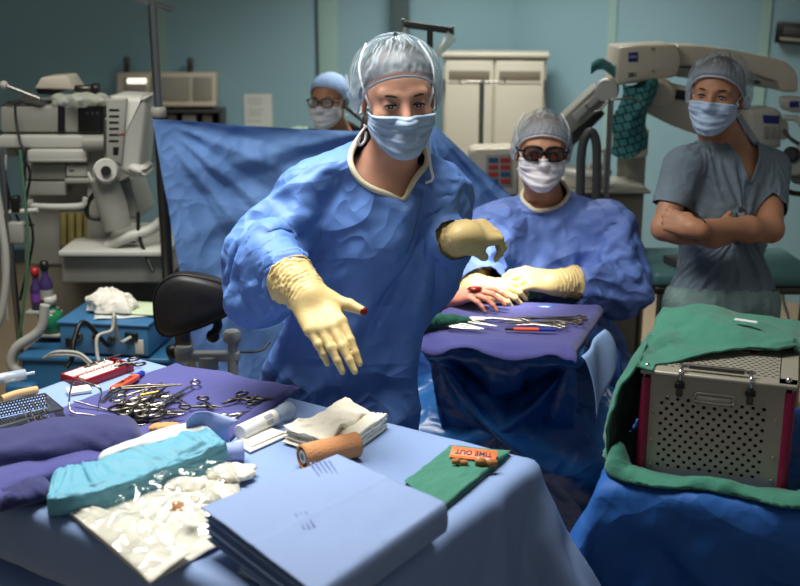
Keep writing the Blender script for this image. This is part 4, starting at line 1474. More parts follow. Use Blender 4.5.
def machine():
    Y = 4.1
    o = Vector((aty(80, 200, Y).x, Y, 0))
    t = thing('anaesthesia_machine', 'large beige anaesthesia machine with drawers and vaporiser glasses at the left', 'medical machine', o)
    def vr(nm, m, x0, y0, x1, y1, dy, th, par=None, bev=.006):
        return shift(vrect(MB(), x0, y0, x1, y1, Y + dy, th, bev), o).build(nm, m, par or t)
    # the body goes down to the floor
    b = MB()
    xl, xr = aty(24, 200, Y).x - o.x, aty(106, 200, Y).x - o.x
    vr('body', W['greyplas'], 24, 162, 106, 266, .06, .5, bev=.012)
    z0 = aty(80, 262, Y).z
    MB().box(((xl + xr) / 2 + .12, .3, z0 / 2 + .04), (xr - xl + .25, .46, z0 - .08), bev=.015).build('lower_body', W['beigedark'], t)
    vr('top_shelf', W['greylight'], -3, 136, 106, 148, -.02, .5)
    vr('shelf_apron', W['greyplas'], 6, 148, 100, 157, .03, .4)
    d = vr('drawer', W['greylight'], 27, 150, 87, 161.5, -.05, .3)
    vr('drawer_front', W['greyplas'], 27, 159, 87, 163, -.055, .02, d)
    d = vr('drawer', W['greyplas'], 24, 164, 66, 180, -.01, .25); d = vr('drawer', W['greyplas'], 24, 181.5, 66, 196, -.01, .25)
    d = vr('module', W['greylight'], 66, 165, 87, 177, -.03, .2); vr('label_strip', W['greydark'], 69, 170, 74, 171.5, -.032, .004, d, .0005)
    d = vr('module', W['greyplas'], 64, 178.5, 100, 184, -.04, .2)
    vr('side_column', W['greyplas'], 87, 148, 106, 250, -.02, .3)
    # vaporiser glasses
    f = vr('gauge_window', W['greydark'], 59, 211, 100, 252, .02, .06)
    for k in range(5):
        x = 63.5 + k * 8
        a, c = aty(x, 213, Y + .0) - o, aty(x, 247, Y + .0) - o
        MB().cyl(c, a, .014, 12).build('flow_tube', W['amber'], f)
    vr('gauge_base', W['greydark'], 59, 246, 100, 252, -.03, .06, f)
    # work surface and its block
    w0 = vr('work_surface', W['greylight'], 58, 251, 168, 257, -.22, .5)
    vr('base_block', W['greyplas'], 61, 256, 166, 284, -.17, .45, bev=.012)
    # rail and hooks on its left
    b = MB()
    P = lambda x, y, dy=-.1: aty(x, y, Y + dy) - o
    b.tube(bez([P(30, 200), P(34, 206), P(80, 206), P(86, 198)], 20), .012, 8); b.build('hand_rail', W['greylight'], t)
    b = MB(); b.tube(bez([P(96, 192), P(88, 203), P(88, 216), P(100, 219), P(111, 215)], 20), .009, 8).build('cable', W['black'], t)
    # curved hose cover under the shelf
    MB().cyl(P(84, 143, -.06), P(108, 143, -.06), .03, 16).build('scavenger_tube', W['greyplas'], t)
    # arm of the ventilator screen
    vr('arm_bracket', W['steel'], 103, 118, 115, 163, -.2, .05)
    b = MB().cyl(P(106, 171, -.25), P(106, 171, -.12), .045, 20, bev=.008); j = b.build('arm_joint', W['greylight'], t)
    MB().cyl(P(106, 171, -.262), P(106, 171, -.245), .018, 16).build('joint_knob', W['black'], j)
    b = MB().tube([P(104, 178, -.16), P(112, 205, -.16), P(118, 228, -.16)], [.05, .055, .05], 14); b.build('arm_column', W['greyplas'], t)
    b = MB()
    for k in range(2): b.tube(bez([P(88, 172 + 2 * k, -.12), P(97, 190, -.14), P(101, 194 + k, -.14), P(110, 182 + k, -.2)], 16), .005, 6)
    b.build('wires', W['greylight'], t)
    # grey slanted block right of the column, and ventilator underside
    s = shift(vslab(MB(), [(108, 186), (128, 178), (142, 218), (118, 222)], Y - .1, .25, .012), o).build('bellows_block', W['greyplas'], t)
    for k in range(4):
        MB().box(P(122 + k * 5, 240 - k, -.12), (.03, .03, .035), bev=.006).build('valve', W['greylight'] if k % 2 else W['ledblue'], s)
    MB().tube(bez([P(108, 246, -.15), P(126, 238, -.18), P(150, 230, -.15), P(160, 222, -.1)], 20), .02, 10).build('breathing_hose', W['greylight'], t)
    MB().tube(bez([P(138, 212, -.16), P(139, 235, -.18), P(146, 255, -.2), P(153, 272, -.23)], 20), .007, 8).build('cable', W['black'], t)
    return o
machine()

def ventilator_screen():
    Y = 3.88
    c = aty(124, 138, Y)
    t = thing('patient_monitor', 'light grey rounded monitor seen from its vented side, on the machine arm', 'monitor', c)
    def vs(nm, m, pts, dy, th, par=None, bev=.01): return shift(vslab(MB(), pts, Y + dy, th, bev), c).build(nm, m, par or t)
    vs('casing', W['greylight'], [(107, 97), (112, 95.5), (142, 97), (146, 99), (140, 172), (136, 180), (106, 166)], 0, .2, bev=.02)
    vs('side_panel', W['greyplas'], [(106, 99), (127, 98), (122, 165), (106, 160)], -.012, .1, bev=.006)
    for k in range(6):
        y = 109 + k * 6.2
        vs('vent_slot', W['black'], [(109, y), (119 - k * .1, y), (119 - k * .1, y + 2.2), (109, y + 2.2)], -.0135, .008, bev=.0005)
    vs('port', W['black'], [(113, 147), (119, 147), (118, 155), (113, 155)], -.0135, .008, bev=.0005)
    vs('foot', W['greylight'], [(126, 164), (142, 166), (146, 174), (142, 179), (128, 175)], -.02, .16, bev=.02)
    vs('status_mark', W['ledred'], [(119, 134), (124, 133), (124, 135), (119, 136)], -.0135, .006, bev=.0005)
ventilator_screen()

def top_clutter():
    Y = 4.1
    c = aty(40, 130, Y)
    t = thing('recorder', 'long grey box with a black strap on top of the anaesthesia machine', 'medical device', c)
    def vr(nm, m, x0, y0, x1, y1, dy, th, par=None, bev=.008): return shift(vrect(MB(), x0, y0, x1, y1, Y + dy, th, bev), c).build(nm, m, par or t)
    vr('casing', W['greyplas'], 0, 106, 79, 132.5, .02, .34)
    vr('strap', W['black'], 57.5, 105, 64.5, 133.5, .012, .36, bev=.003)
    vr('foot', W['black'], 8, 131, 50, 134.2, .06, .2); vr('foot', W['black'], -6, 131, 3, 134.2, .06, .2)
    m = vr('side_module', W['black'], 77.5, 105, 103, 133.4, .0, .3)
    for k in range(3): vr('button', W['greydark'], 86 + k * 5, 112, 88.5 + k * 5, 115, -.003, .01, m, .001)
    b = MB().tube(bez([aty(15, 105, Y - .02) - c, aty(16, 120, Y - .03) - c, aty(20, 142, Y - .06) - c, aty(25, 155, Y - .08) - c, aty(24, 196, Y - .08) - c], 24), .005, 6)
    b.build('cable', W['black'], t)
    # white wedge box
    c = aty(52, 96, Y + .1)
    t = thing('printer', 'small beige wedge-topped box on the clutter above the anaesthesia machine', 'box')
    t.location = c
    b = shift(vslab(MB(), [(34, 89), (41, 77.5), (65, 76), (74, 90), (58, 89.5)], Y + .08, .16, .006), c); b.build('casing', W['cream'], t)
    b = shift(vslab(MB(), [(35, 89), (60, 88.5), (60, 92), (52, 95), (38, 94)], Y + .09, .14, .004), c); b.build('base', W['black'], t)
    # dark metal cylinder
    a, d = aty(75, 89, Y + .05), aty(92, 89, Y + .05)
    t = thing('laryngoscope', 'dark metal cylinder lying on the clutter beside the wedge-topped box', 'laryngoscope', a)
    MB().cyl((0, 0, 0), d - a, .014, 16, bev=.003).build('handle', W['steeldark'], t)
    MB().cyl(d - a, d - a + Vector((.03, 0, .0)), .021, 16, bev=.004).build('head', W['black'], t)
    # slanted steel rod
    a, d = aty(4, 85, Y), aty(40, 99, Y)
    t = thing('support_arm', 'slanted steel rod with a ball end on the far left', 'rod', a)
    MB().cyl((0, 0, 0), d - a, .008, 10).build('rod', W['steel'], t)
    MB().sphere((0, 0, 0), .016).build('ball_end', W['greylight'], t)
    # crumpled plastic wrappers and a dark cloth
    random.seed(11)
    for k in range(5):
        p = aty(62 + k * 10, 100 + (k % 2) * 1.5, Y + .05 - .03 * (k % 3))
        mb = MB()
        s = random.uniform(.05, .07)
        def f(u, v, k=k, s=s):
            th = PI * v; ph = 2 * PI * u
            r = s * (.75 + .4 * fbm(math.cos(ph) * 1.7 + k * 5, math.sin(ph) * 1.7, v * 3.0))
            return Vector((r * math.sin(th) * math.cos(ph), r * math.sin(th) * math.sin(ph), r * .45 * math.cos(th)))
        mb.grid(f, 22, 12, wrapu=True)
        o = mb.build('plastic_wrapper', W['film'] if k % 2 else W['bag'], None, p)
        tag(o, 'crumpled clear plastic wrapper heaped on top of the anaesthesia machine', 'wrapper', 'wrappers on the anaesthesia machine')
    mb = MB()
    c = aty(28, 104, Y + .08)
    mb.grid(lambda u, v: Vector(((u - .5) * .16, (v - .5) * .12, .028 * math.sin(PI * u) * math.sin(PI * v) + .012 * fbm(u * 5, v * 5))), 20, 14)
    o = mb.build('dark_cloth', W['greydark'], None, c); tag(o, 'dark crumpled cloth on the grey recorder box', 'cloth'); finish(o, .004)
top_clutter()

def side_stand():
    """poles, bottles and hoses between the machine and the left edge"""
    Y = 3.9
    a, b = aty(2, 100, Y), aty(4, 300, Y)
    t = thing('equipment_pole', 'slim grey pole carrying cables at the far left edge', 'pole', (aty(6, 200, Y).x, Y, 0))
    o = t.location.copy()
    P = lambda x, y, dy=0: aty(x, y, Y + dy) - o
    MB().cyl((0, 0, .04), (0, 0, 1.25), .012, 10).build('pole', W['steel'], t)
    MB().cyl((0, 0, 0), (0, 0, .04), .13, 24, bev=.01).build('base', W['greydark'], t)
    MB().cyl(P(-2, 213), P(38, 210), .009, 10).build('cross_rail', W['greylight'], t)
    MB().box(P(18, 232), (.055, .05, .08), bev=.008).build('clamp_box', W['greyplas'], t)
    MB().box(P(16, 204), (.03, .04, .06), bev=.006).build('clamp_knob', W['black'], t)
    for k, pts in enumerate((((2, 150), (8, 190), (20, 222), (34, 225)), ((16, 150), (30, 172), (26, 205), (33, 240), (20, 300)), ((6, 155), (2, 250), (8, 320)))):
        MB().tube(bez([P(*q) for q in pts], 20), .005, 6).build('cable', W['black'] if k < 2 else W['rubbergrey'], t)
    # hoses running down to the floor
    for k, (pts, r, m, lab) in enumerate(((((20, 150), (28, 240), (24, 300), (14, 372)), .0055, W['greenhose'], 'thin dull green hose hanging by the pole at the left edge'),
                                ((( -4, 190), (6, 260), (2, 310), (-10, 345), (-30, 420), (-40, 470)), .013, W['rubbergrey'], 'grey hose at the very left edge of the picture'),
                                (((45, 305), (40, 330), (16, 348), (12, 366), (30, 374), (52, 366)), .017, W['rubbergrey'], 'thick pale grey corrugated hose looping down from the dark bottles'))):
        o_ = MB().tube(bez([aty(x, y, Y - .2 - .05 * k) for x, y in pts], 30), r, 10).build('hose', m)
        tag(o_, lab, 'hose')
    # bottles
    for k, (x, y, m, lab, h, r) in enumerate(((38, 309, W['purple'], 'purple-black bottle with a red cap beside the anaesthesia machine', .12, .021), (48, 308, W['purple'], 'black-capped dark bottle beside the red-capped bottle', .14, .023), (52, 331, W['greenbottle'], 'squat green bottle below the dark bottles', .1, .042))):
        Yb = 3.72
        p = aty(x, y, Yb)
        t = thing('bottle', lab, 'bottle', p)
        MB().lathe([(0, 0), (r, 0), (r, h * .6), (r * .9, h * .7), (r * .45, h * .85), (r * .45, h)], 20).build('glass', m, t)
        MB().lathe([(0, h), (r * .6, h), (r * .6, h + .03), (0, h + .03)], 16).build('cap', W['red_cap'] if k == 0 else (W['black'] if k == 1 else W['greylight']), t)
        if k < 2: MB().lathe([(r * 1.02, h * .25), (r * 1.02, h * .5)], 20).build('label_band', W['greyplas'] if k else W['purple2'], t)
    # the shelf that carries them
    p = aty(46, 331, 3.72)
    t = thing('side_shelf', 'small grey bracket shelf carrying the bottles beside the anaesthesia machine', 'shelf', (p.x, 3.78, p.z))
    q = aty(43, 309, 3.72)
    MB().box((-.005, -.06, q.z - p.z - .006), (.1, .07, .012), bev=.003).build('upper_board', W['greyplas'], t)
    MB().box((.012, -.06, -.006), (.1, .09, .012), bev=.003).build('lower_board', W['greyplas'], t)
    MB().box((.0, .0, -.3), (.09, .012, .72), bev=.003).build('back_post', W['greyplas'], t)
W['greenhose'] = mat('hose_green', (70, 108, 84), .5); W['red_cap'] = mat('cap_red', (170, 30, 34), .4); W['purple2'] = mat('purple_band', (110, 60, 140), .4)
side_stand()

# ------------------------------------------------------------------ blue boxes with the gauze on top
W['devblue'] = mat('device_blue', (60, 112, 154), .42, var=.05, vscale=6)
W['devblue2'] = mat('device_blue_dark', (42, 94, 132), .4, var=.05, vscale=6)
W['gauze'] = mat('gauze_white', (232, 228, 214), .9, bump=.4, bscale=260)
W['papergreen'] = mat('paper_pale_green', (196, 212, 178), .8)
def blue_devices():
    # lower cabinet
    z1 = .585
    A, B = atz(30, 341, z1), atz(165, 340, z1)
    A = Vector((A.x, 3.56, z1)); 
    t = thing('equipment_cart', 'low blue cabinet with a silver latch under the blue connector box', 'cabinet', (-1.03, 3.67, 0), R(-3))
    b = MB().box((0, 0, .33), (.5, .28, .5), bev=.008).build('body', W['devblue2'], t)
    MB().box((0, 0, .588), (.52, .3, .018), bev=.005).build('top', W['devblue2'], t)
    MB().box((-.05, -.144, .52), (.05, .008, .05), bev=.002).build('latch', W['greyplas'], t)
    MB().box((.19, -.144, .5), (.03, .01, .025), bev=.002).build('catch', W['greylight'], t)
    MB().box((-.25, -.16, .47), (.1, .05, .07), bev=.01).build('side_bracket', W['devblue2'], t)
    for sx in (-1, 1):
        for sy in (-1, 1):
            w = MB().cyl((sx * .2 - .012, sy * .1, .04), (sx * .2 + .012, sy * .1, .04), .04, 18, bev=.006).build('caster', W['black'], t)
            MB().box((sx * .2, sy * .1, .07), (.035, .03, .04)).build('fork', W['steeldark'], w)
    # upper box with connectors
    t = thing('connector_box', 'blue metal box with round cable sockets below the white gauze', 'medical device', (-.98, 3.65, .6), R(-8))
    w, h, d = .31, .105, .25
    MB().box((0, 0, h / 2 + .006), (w, d, h), bev=.004).build('casing', W['devblue'], t)
    MB().box((0, 0, h + .009), (w + .012, d + .012, .008), bev=.002).build('lid', W['devblue'], t)
    yf = -d / 2
    for x, z in ((-.085, .07), (-.025, .07), (.03, .065)):
        s = MB().cyl((x, yf + .004, z), (x, yf - .014, z), .014, 18, bev=.002).build('socket', W['steel'], t)
        MB().cyl((x, yf - .0135, z), (x, yf - .016, z), .009, 14).build('socket_core', W['black'], s)
    MB().box((-.117, yf - .003, .045), (.035, .008, .03), bev=.002).build('power_socket', W['black'], t)
    MB().box((.1, yf - .003, .075), (.045, .012, .03), bev=.003).build('plug', W['black'], t)
    MB().box((.125, yf - .002, .04), (.03, .004, .05), bev=.001).build('label_plate', W['greylight'], t)
    o = t.matrix_world
    bpy.context.view_layer.update(); Mw = t.matrix_world
    a = Mw @ Vector((.03, yf - .016, .065)); c = Mw @ Vector((.1, yf - .01, .075))
    o_ = MB().tube(bez([a, a + Vector((0, -.05, 0)), aty(84, 322, 3.4), aty(74, 340, 3.35), aty(72, 358, 3.32), aty(66, 368, 3.3)], 30), .008, 8).build('cable', W['black'])
    tag(o_, 'thick black cable plugged into the middle socket of the blue connector box', 'cable')
    o_ = MB().tube(bez([c, c + Vector((-.03, -.04, 0)), aty(114, 314, 3.42), aty(112, 330, 3.4), aty(98, 336, 3.36), aty(97, 352, 3.34), aty(100, 366, 3.32)], 30), .006, 8).build('cable', W['rubbergrey'])
    tag(o_, 'pale grey cable running from the right of the connector box down its cabinet', 'cable')
    for k in range(2):
        o_ = MB().tube(bez([aty(44, 358, 3.33), aty(56, 352 + 3 * k, 3.3), aty(78, 353 + 3 * k, 3.3), aty(92, 363 + 3 * k, 3.28)], 24), .005, 8).build('cable', W['rubbergrey'])
        tag(o_, 'pale grey cable arched low across the front of the blue cabinet', 'cable', 'arched grey cables')
    # papers and gauze
    top = .6 + h + .014
    for k, (dx, dy, r, m, lab) in enumerate(((.03, .0, .2, W['paper'], 'white paper sheet on the blue connector box under the gauze'), (.1, .03, -.25, W['papergreen'], 'pale green paper packet beside the gauze on the blue box'))):
        mb = MB(); mb.grid(lambda u, v: Vector(((u - .5) * .2, (v - .5) * .15, .004 * fbm(u * 3 + k, v * 3) + .002)), 12, 10)
        o_ = mb.build('paper_sheet', m, None, Mw @ Vector((dx, dy, h + .016 + .006 * k)), (0, 0, r)); finish(o_, .0015); tag(o_, lab, 'paper')
    mb = MB()
    def f(u, v):
        th = PI * v * .5; ph = 2 * PI * u
        r = 1 + .3 * fbm(math.cos(ph) * 1.5, math.sin(ph) * 1.5, v * 1.6) + .16 * fbm(math.cos(ph) * 5, math.sin(ph) * 5, v * 5)
        return Vector((.085 * r * math.sin(th) * math.cos(ph), .06 * r * math.sin(th) * math.sin(ph), .062 * max(0, math.cos(th)) ** .7 * (1 + .35 * fbm(math.cos(ph) * 2 + 4, math.sin(ph) * 2, v * 3))))
    mb.grid(lambda u, v: f(u, 1 - v), 60, 22, wrapu=True)
    o_ = mb.build('gauze_bundle', W['gauze'], None, Mw @ Vector((-.02, .0, h + .026))); tag(o_, 'crumpled white gauze bundle on top of the blue connector box', 'gauze')
blue_devices()
# ------------------------------------------------------------------ microscope and what stands round it, behind the folded-arms person
def plaid():
    m = bpy.data.materials.new('cloth_plaid'); m.use_nodes = True
    nt = m.node_tree; L = nt.links; b = nt.nodes['Principled BSDF']; b.inputs['Roughness'].default_value = .85
    tc = nt.nodes.new('ShaderNodeTexCoord'); mp = nt.nodes.new('ShaderNodeMapping'); mp.inputs['Rotation'].default_value = (0, R(20), 0)
    L.new(tc.outputs['Object'], mp.inputs['Vector'])
    br = nt.nodes.new('ShaderNodeTexBrick'); br.inputs['Scale'].default_value = 24
    br.inputs['Color1'].default_value = srgb(58, 128, 128); br.inputs['Color2'].default_value = srgb(66, 136, 134); br.inputs['Mortar'].default_value = srgb(20, 52, 58)
    br.inputs['Mortar Size'].default_value = .07; br.inputs['Brick Width'].default_value = .7; br.inputs['Row Height'].default_value = .7
    sw = nt.nodes.new('ShaderNodeMapping'); sw.inputs['Rotation'].default_value = (R(90), 0, 0)
    L.new(mp.outputs['Vector'], sw.inputs['Vector']); L.new(sw.outputs['Vector'], br.inputs['Vector'])
    L.new(br.outputs['Color'], b.inputs['Base Color'])
    return m
W['plaid'] = plaid()

def microscope():
    Y = 4.4
    c = Vector((aty(612, 100, Y).x, Y + .1, 0))
    t = thing('surgical_microscope', 'large cream surgical microscope with jointed beams reaching over the folded-arms person', 'microscope', c)
    def vs(nm, m, pts, dy, th, par=None, bev=.008): return shift(vslab(MB(), pts, Y + dy, th, bev), c).build(nm, m, par or t)
    P = lambda x, y, dy=0: aty(x, y, Y + dy) - c
    h = vs('head_block', W['cream'], [(620, 47), (640, 45.5), (677, 44.5), (682, 60), (677, 77), (650, 81), (617, 86), (616, 78)], -.06, .26, bev=.012)
    vs('logo_plate', W['logoblue'], [(628.5, 52.5), (638, 52), (638, 61.5), (628.5, 62)], -.0625, .006, h, .0006)
    M = frame_m(P(633.2, 57.0, -.0632), (1, 0, 0), (0, 0, 1)); text_obj('logo_lettering', 'ZEISS', .0125, W['white'], h, M)
    M = frame_m(P(632.5, 75, -.0612), (1, 0, .06), (0, 0, 1)); text_obj('model_lettering', 'S81', .024, W['inkdark'], h, M, offset=.0006)
    for x, y in ((653, 49), (653, 71)): MB().cyl(P(x, y, -.058), P(x, y, -.064), .006, 12).build('screw', W['steel'], h)
    b = vs('upper_beam', W['cream'], [(676, 45), (700, 46), (731, 49.5), (760, 55), (786, 61), (794, 68), (799, 76), (799, 92.5), (781, 92.5), (778, 82), (752, 74), (720, 68), (676, 66)], -.03, .2, bev=.014)
    vs('under_rail', W['greyplas'], [(676, 67), (720, 69), (752, 75), (779, 83), (780, 90), (745, 85), (677, 77)], -.02, .16, b, .005)
    vs('slot', W['black'], [(750, 79.5), (760, 81), (760, 84), (750, 82.5)], -.024, .01, b, .001)
    a = vs('lower_beam', W['cream'], [(646, 86), (655, 82), (690, 88), (755, 112), (790, 122), (790, 140), (740, 142), (700, 136), (672, 126), (646, 113)], -.05, .2, bev=.014)
    s = MB().cyl(P(661, 93, -.08), P(661, 93, .13), .056, 24, bev=.012).build('joint', W['cream'], t)
    vs('handle_slot', W['black'], [(667, 89), (688, 91), (688, 101), (668, 98)], -.062, .03, a, .004)
    # left strut
    vs('strut', W['greyplas'], [(563, 118), (598, 85), (615, 97), (570, 135), (556, 140)], .0, .12, bev=.006)
    vs('strut_cover', W['greylight'], [(572, 115), (600, 90), (606, 94), (577, 121)], -.012, .02, bev=.003)
    MB().cyl(P(607, 90, -.03), P(607, 90, .14), .048, 24, bev=.008).build('strut_joint', W['greylight'], t)
    vs('lower_strut', W['greydark'], [(562, 140), (600, 108), (606, 114), (570, 150)], .05, .08)
    vs('counterweight_box', W['cream'], [(617, 131), (650, 129), (648, 158), (618, 159)], .08, .15, bev=.012)
    # column and base (hidden low down)
    MB().cyl(P(632, 150, .2), Vector((P(632, 150, .2).x, P(632, 150, .2).y, .1)), .06, 20).build('column', W['greyplas'], t)
    MB().box((P(632, 150, .2).x, P(632, 150, .2).y, .06), (.36, .36, .1), bev=.03).build('base', W['greylight'], t)
    # monitor pod at the far right end
    p = vs('control_pod', W['greylight'], [(750, 110), (776, 108), (783, 114), (782, 148), (760, 150), (752, 140)], -.1, .14, bev=.014)
    vs('pod_screen', W['logoblue'], [(763, 115), (780, 116), (779, 124), (764, 123)], -.105, .012, p, .002)
    for k in range(3): vs('pod_key', W['greyplas'], [(764 + k * 6, 126), (768 + k * 6, 126), (768 + k * 6, 139), (764 + k * 6, 139)], -.105, .012, p, .002)
    e = vs('eyepiece_head', W['greylight'], [(787, 99), (800, 98), (812, 100), (812, 113), (790, 113)], -.15, .12, bev=.014)
    vs('eyepiece_badge', W['logoblue'], [(790, 101.5), (799, 101), (799, 107.5), (790, 107.5)], -.154, .01, e, .001)
    for x, y, r, m in ((790, 154, .03, W['black']), (795, 166, .042, W['greyplas']), (797, 176, .03, W['greydark'])):
        MB().cyl(P(x, y, -.2), P(x + 8, y + 2, -.12), r, 18, bev=.008).build('hand_grip', m, t)
    MB().tube(bez([P(783, 118, -.1), P(792, 118, -.12), P(800, 122, -.14), P(806, 140, -.16), P(796, 152, -.18)], 20), .012, 8).build('grip_arm', W['greylight'], t)
    MB().tube(bez([P(784, 130, -.1), P(790, 138, -.12), P(800, 145, -.14)], 12), .008, 8).build('grip_cable', W['greydark'], t)
    MB().tube(bez([P(760, 150, -.05), P(780, 186, -.1), P(800, 194, -.12), P(812, 190, -.12)], 16), .011, 8).build('hose', W['black'], t)
    # cloths
    rnd = random.Random(5)
    mb = MB()
    O = aty(630, 118, Y - .1)
    def f(u, v):
        # sleeve of cloth hanging over the beam
        xl = 622 - 14 * v + 3 * math.sin(v * 9); xr = 655 - 12 * v ** 1.5 + 4 * math.sin(v * 7 + 1)
        y = 83 + 70 * v
        q = aty(xl + (xr - xl) * u, y + 4 * math.sin(u * 5), Y - .1)
        return q - O + Vector((0, -.07 * math.sin(PI * u) - .02 * fbm(u * 4, v * 4), 0))
    def g(u, v):
        q = f(1 - u, v); return q + Vector((0, .14 * math.sin(PI * u), 0))
    mb.grid(f, 24, 28); mb.grid(g, 24, 28)
    o = mb.build('plaid_cloth', W['plaid'], None, O); tag(o, 'teal and dark checked cloth hanging from the microscope joint', 'cloth')
    mb = MB(); O = aty(604, 69, Y - .02)
    def f(u, v):
        a_ = 2 * PI * u
        r = .022 + .006 * fbm(math.cos(a_) * 2, math.sin(a_) * 2, v * 4)
        x = (v - .5) * .1
        return Vector((x + .006 * math.cos(a_), r * math.cos(a_) * 1.2, r * math.sin(a_) - .04 * (x + .0) * 2 + .02 * math.sin(v * 4)))
    mb.grid(f, 20, 14, wrapu=True); mb.sphere((.052, 0, -.0), .018, 12)
    o = mb.build('rolled_cloth', W['tealcloth'], None, O); tag(o, 'rolled teal cloth on top of the microscope strut joint', 'cloth')
microscope()

def scope_neighbours():
    # thin pole with hose loop and a cream tub
    Y = 4.15
    a = aty(611, 99, Y)
    t = thing('hook_stand', 'thin steel stand with wire arms in front of the checked cloth', 'stand', (a.x, Y, 0))
    MB().cyl((0, 0, .04), (0, 0, a.z), .011, 12).build('pole', W['steel'], t)
    MB().cyl((0, 0, 0), (0, 0, .04), .1, 28, bev=.012).build('base', W['steeldark'], t)
    b = MB(); o = Vector((a.x, Y, 0))
    b.tube(bez([aty(590, 102, Y) - o, aty(586, 105, Y) - o, aty(592, 112, Y) - o, aty(600, 110, Y) - o, aty(611, 100, Y) - o, aty(634, 99, Y) - o, aty(640, 102, Y) - o], 30), .004, 6)
    b.build('wire_arms', W['steel'], t)
    Y2 = 3.98
    e0, e1 = aty(578, 240, Y2), aty(597, 240, Y2)
    pts = [Vector((e0.x - .02, Y2 + .03, .02)), Vector((e0.x, Y2, .5)), aty(580, 200, Y2), aty(581, 160, Y2), aty(584, 140, Y2), aty(591, 132, Y2), aty(596, 142, Y2), aty(597, 165, Y2), aty(596, 205, Y2), Vector((e1.x, Y2, .5)), Vector((e1.x + .02, Y2 + .03, .02))]
    o = MB().tube(bez(pts, 60), .017, 12).build('hose', W['greydark']); tag(o, 'thick dark grey hose looped upright behind the seated person in loupes', 'hose')
    c = aty(587, 178, 4.3); c.z = aty(587, 186, 4.3).z
    t = thing('container', 'round cream lidded tub behind the seated person in loupes', 'container', c)
    MB().lathe([(0, 0), (.08, 0), (.088, .01), (.09, .05), (.092, .052)], 30).build('tub', W['cream'], t)
    MB().lathe([(.095, .05), (.096, .062), (.085, .07), (.03, .076), (0, .077)], 30).build('lid', W['greylight'], t)
    MB().tube(bez([(.0, -.02, .07), (.02, -.05, .12), (.05, -.05, .15), (.06, -.03, .1), (.05, -.01, .07)], 18), .007, 8).build('tube_loop', W['white'], t)
    ct = thing('side_cart', 'beige equipment cart below the cream tub', 'cart', (c.x, 4.36, 0))
    MB().box((0, 0, c.z / 2 + .02), (.42, .3, c.z - .05), bev=.012).build('body', W['beigedark'], ct)
    MB().box((0, 0, c.z - .006), (.46, .34, .012), bev=.004).build('top', W['greyplas'], ct)
    # pump with displays
    Y = 4.5
    c = aty(492, 168, Y)
    t = thing('infusion_pump', 'cream pump with small red and blue displays left of the person in loupes', 'pump', c)
    def vs(nm, m, pts, dy, th, par=None, bev=.006): return shift(vslab(MB(), pts, Y + dy, th, bev), c).build(nm, m, par or t)
    vs('casing', W['cream'], [(470, 152), (476, 149), (513, 148), (519, 152), (519, 196), (470, 196)], 0, .16, bev=.012)
    pnl = vs('panel', W['greyplas'], [(486, 155), (512, 154.5), (512, 187), (486, 187)], -.004, .01, bev=.001)
    for r in range(4):
        for k in range(2):
            vs('display', W['ledred'] if (r + k) % 3 else W['ledblue'], [(488.5 + 12 * k, 158 + 7 * r), (498 + 12 * k, 158 + 7 * r), (498 + 12 * k, 162.5 + 7 * r), (488.5 + 12 * k, 162.5 + 7 * r)], -.008, .006, pnl, .0008)
    ps = thing('pump_stand', 'beige cabinet stand under the cream pump', 'stand', (c.x, Y + .08, 0))
    z = aty(492, 196, Y).z
    MB().box((0, 0, z / 2), (.24, .2, z - .02), bev=.01).build('column', W['beigedark'], ps)
    # stretcher with a teal pad and floor clutter behind the seated person
    z = aty(640, 262, 4.1).z
    t = thing('side_table', 'low table with a teal padded top between the seated and the standing person', 'table', (1.25, 4.15, 0))
    MB().box((0, 0, z - .03), (.62, .42, .06), bev=.02).build('pad', W['tealpad'], t)
    MB().box((0, 0, z - .075), (.6, .4, .03), bev=.006).build('frame', W['steeldark'], t)
    MB().box((0, 0, .3), (.56, .36, .03), bev=.006).build('shelf', W['greyplas'], t)
    for sx in (-1, 1):
        for sy in (-1, 1): MB().cyl((sx * .27, sy * .17, 0), (sx * .27, sy * .17, z - .07), .016, 12).build('leg', W['steel'], t)
    o = MB().box((0, 0, .015), (.2, .14, .03), bev=.005).build('clipboard', W['greydark'], None, (1.12, 4.05, z + .002), (0, 0, .3)); tag(o, 'dark grey pad lying on the teal padded table', 'pad')
    bpy.context.view_layer.update()
    for k, (x, y, r, m, lab) in enumerate(((-.16, -.1, .05, W['yellow'], 'round yellow canister on the low shelf under the teal pad'), (-.02, -.12, .045, W['greydark'], 'dark round canister on the low shelf under the teal pad'), (.12, -.1, .04, W['greylight'], 'pale round canister on the low shelf under the teal pad'))):
        tt = thing('canister', lab, 'canister', (1.25 + x, 4.15 + y, .316))
        MB().lathe([(0, 0), (r, 0), (r, .1), (r * .8, .13), (0, .13)], 22).build('body', m, tt)
        MB().lathe([(0, .13), (r * .5, .13), (r * .5, .155), (0, .155)], 16).build('cap', W['black'], tt)
    o = MB().tube(bez([(1.0, 3.9, .62), (1.03, 3.88, .5), (1.06, 3.9, .35), (1.02, 3.88, .15), (1.1, 3.86, .02), (1.2, 3.88, .015)], 30), .012, 8).build('cable', W['black']); tag(o, 'black cable hanging from the teal padded table to the floor', 'cable')
    p = [aty(800, 262, 4.3), aty(789, 268, 4.3), aty(783, 285, 4.3), aty(784, 302, 4.3), aty(790, 325, 4.3)]
    o = MB().tube(bez([p[0] + Vector((.05, .0, .03))] + p + [Vector((p[-1].x + .02, 4.3, .3)), Vector((p[-1].x + .1, 4.3, .012))], 40), .006, 8).build('cable', W['rubbergrey']); tag(o, 'thin pale cable curving down the right edge behind the folded-arms person', 'cable')
    # edge of a ceiling lamp at the top right
    c = aty(806, -6, 3.2)
    t = thing('surgical_lamp', 'rim of a round ceiling lamp cut off by the top right corner', 'lamp', c)
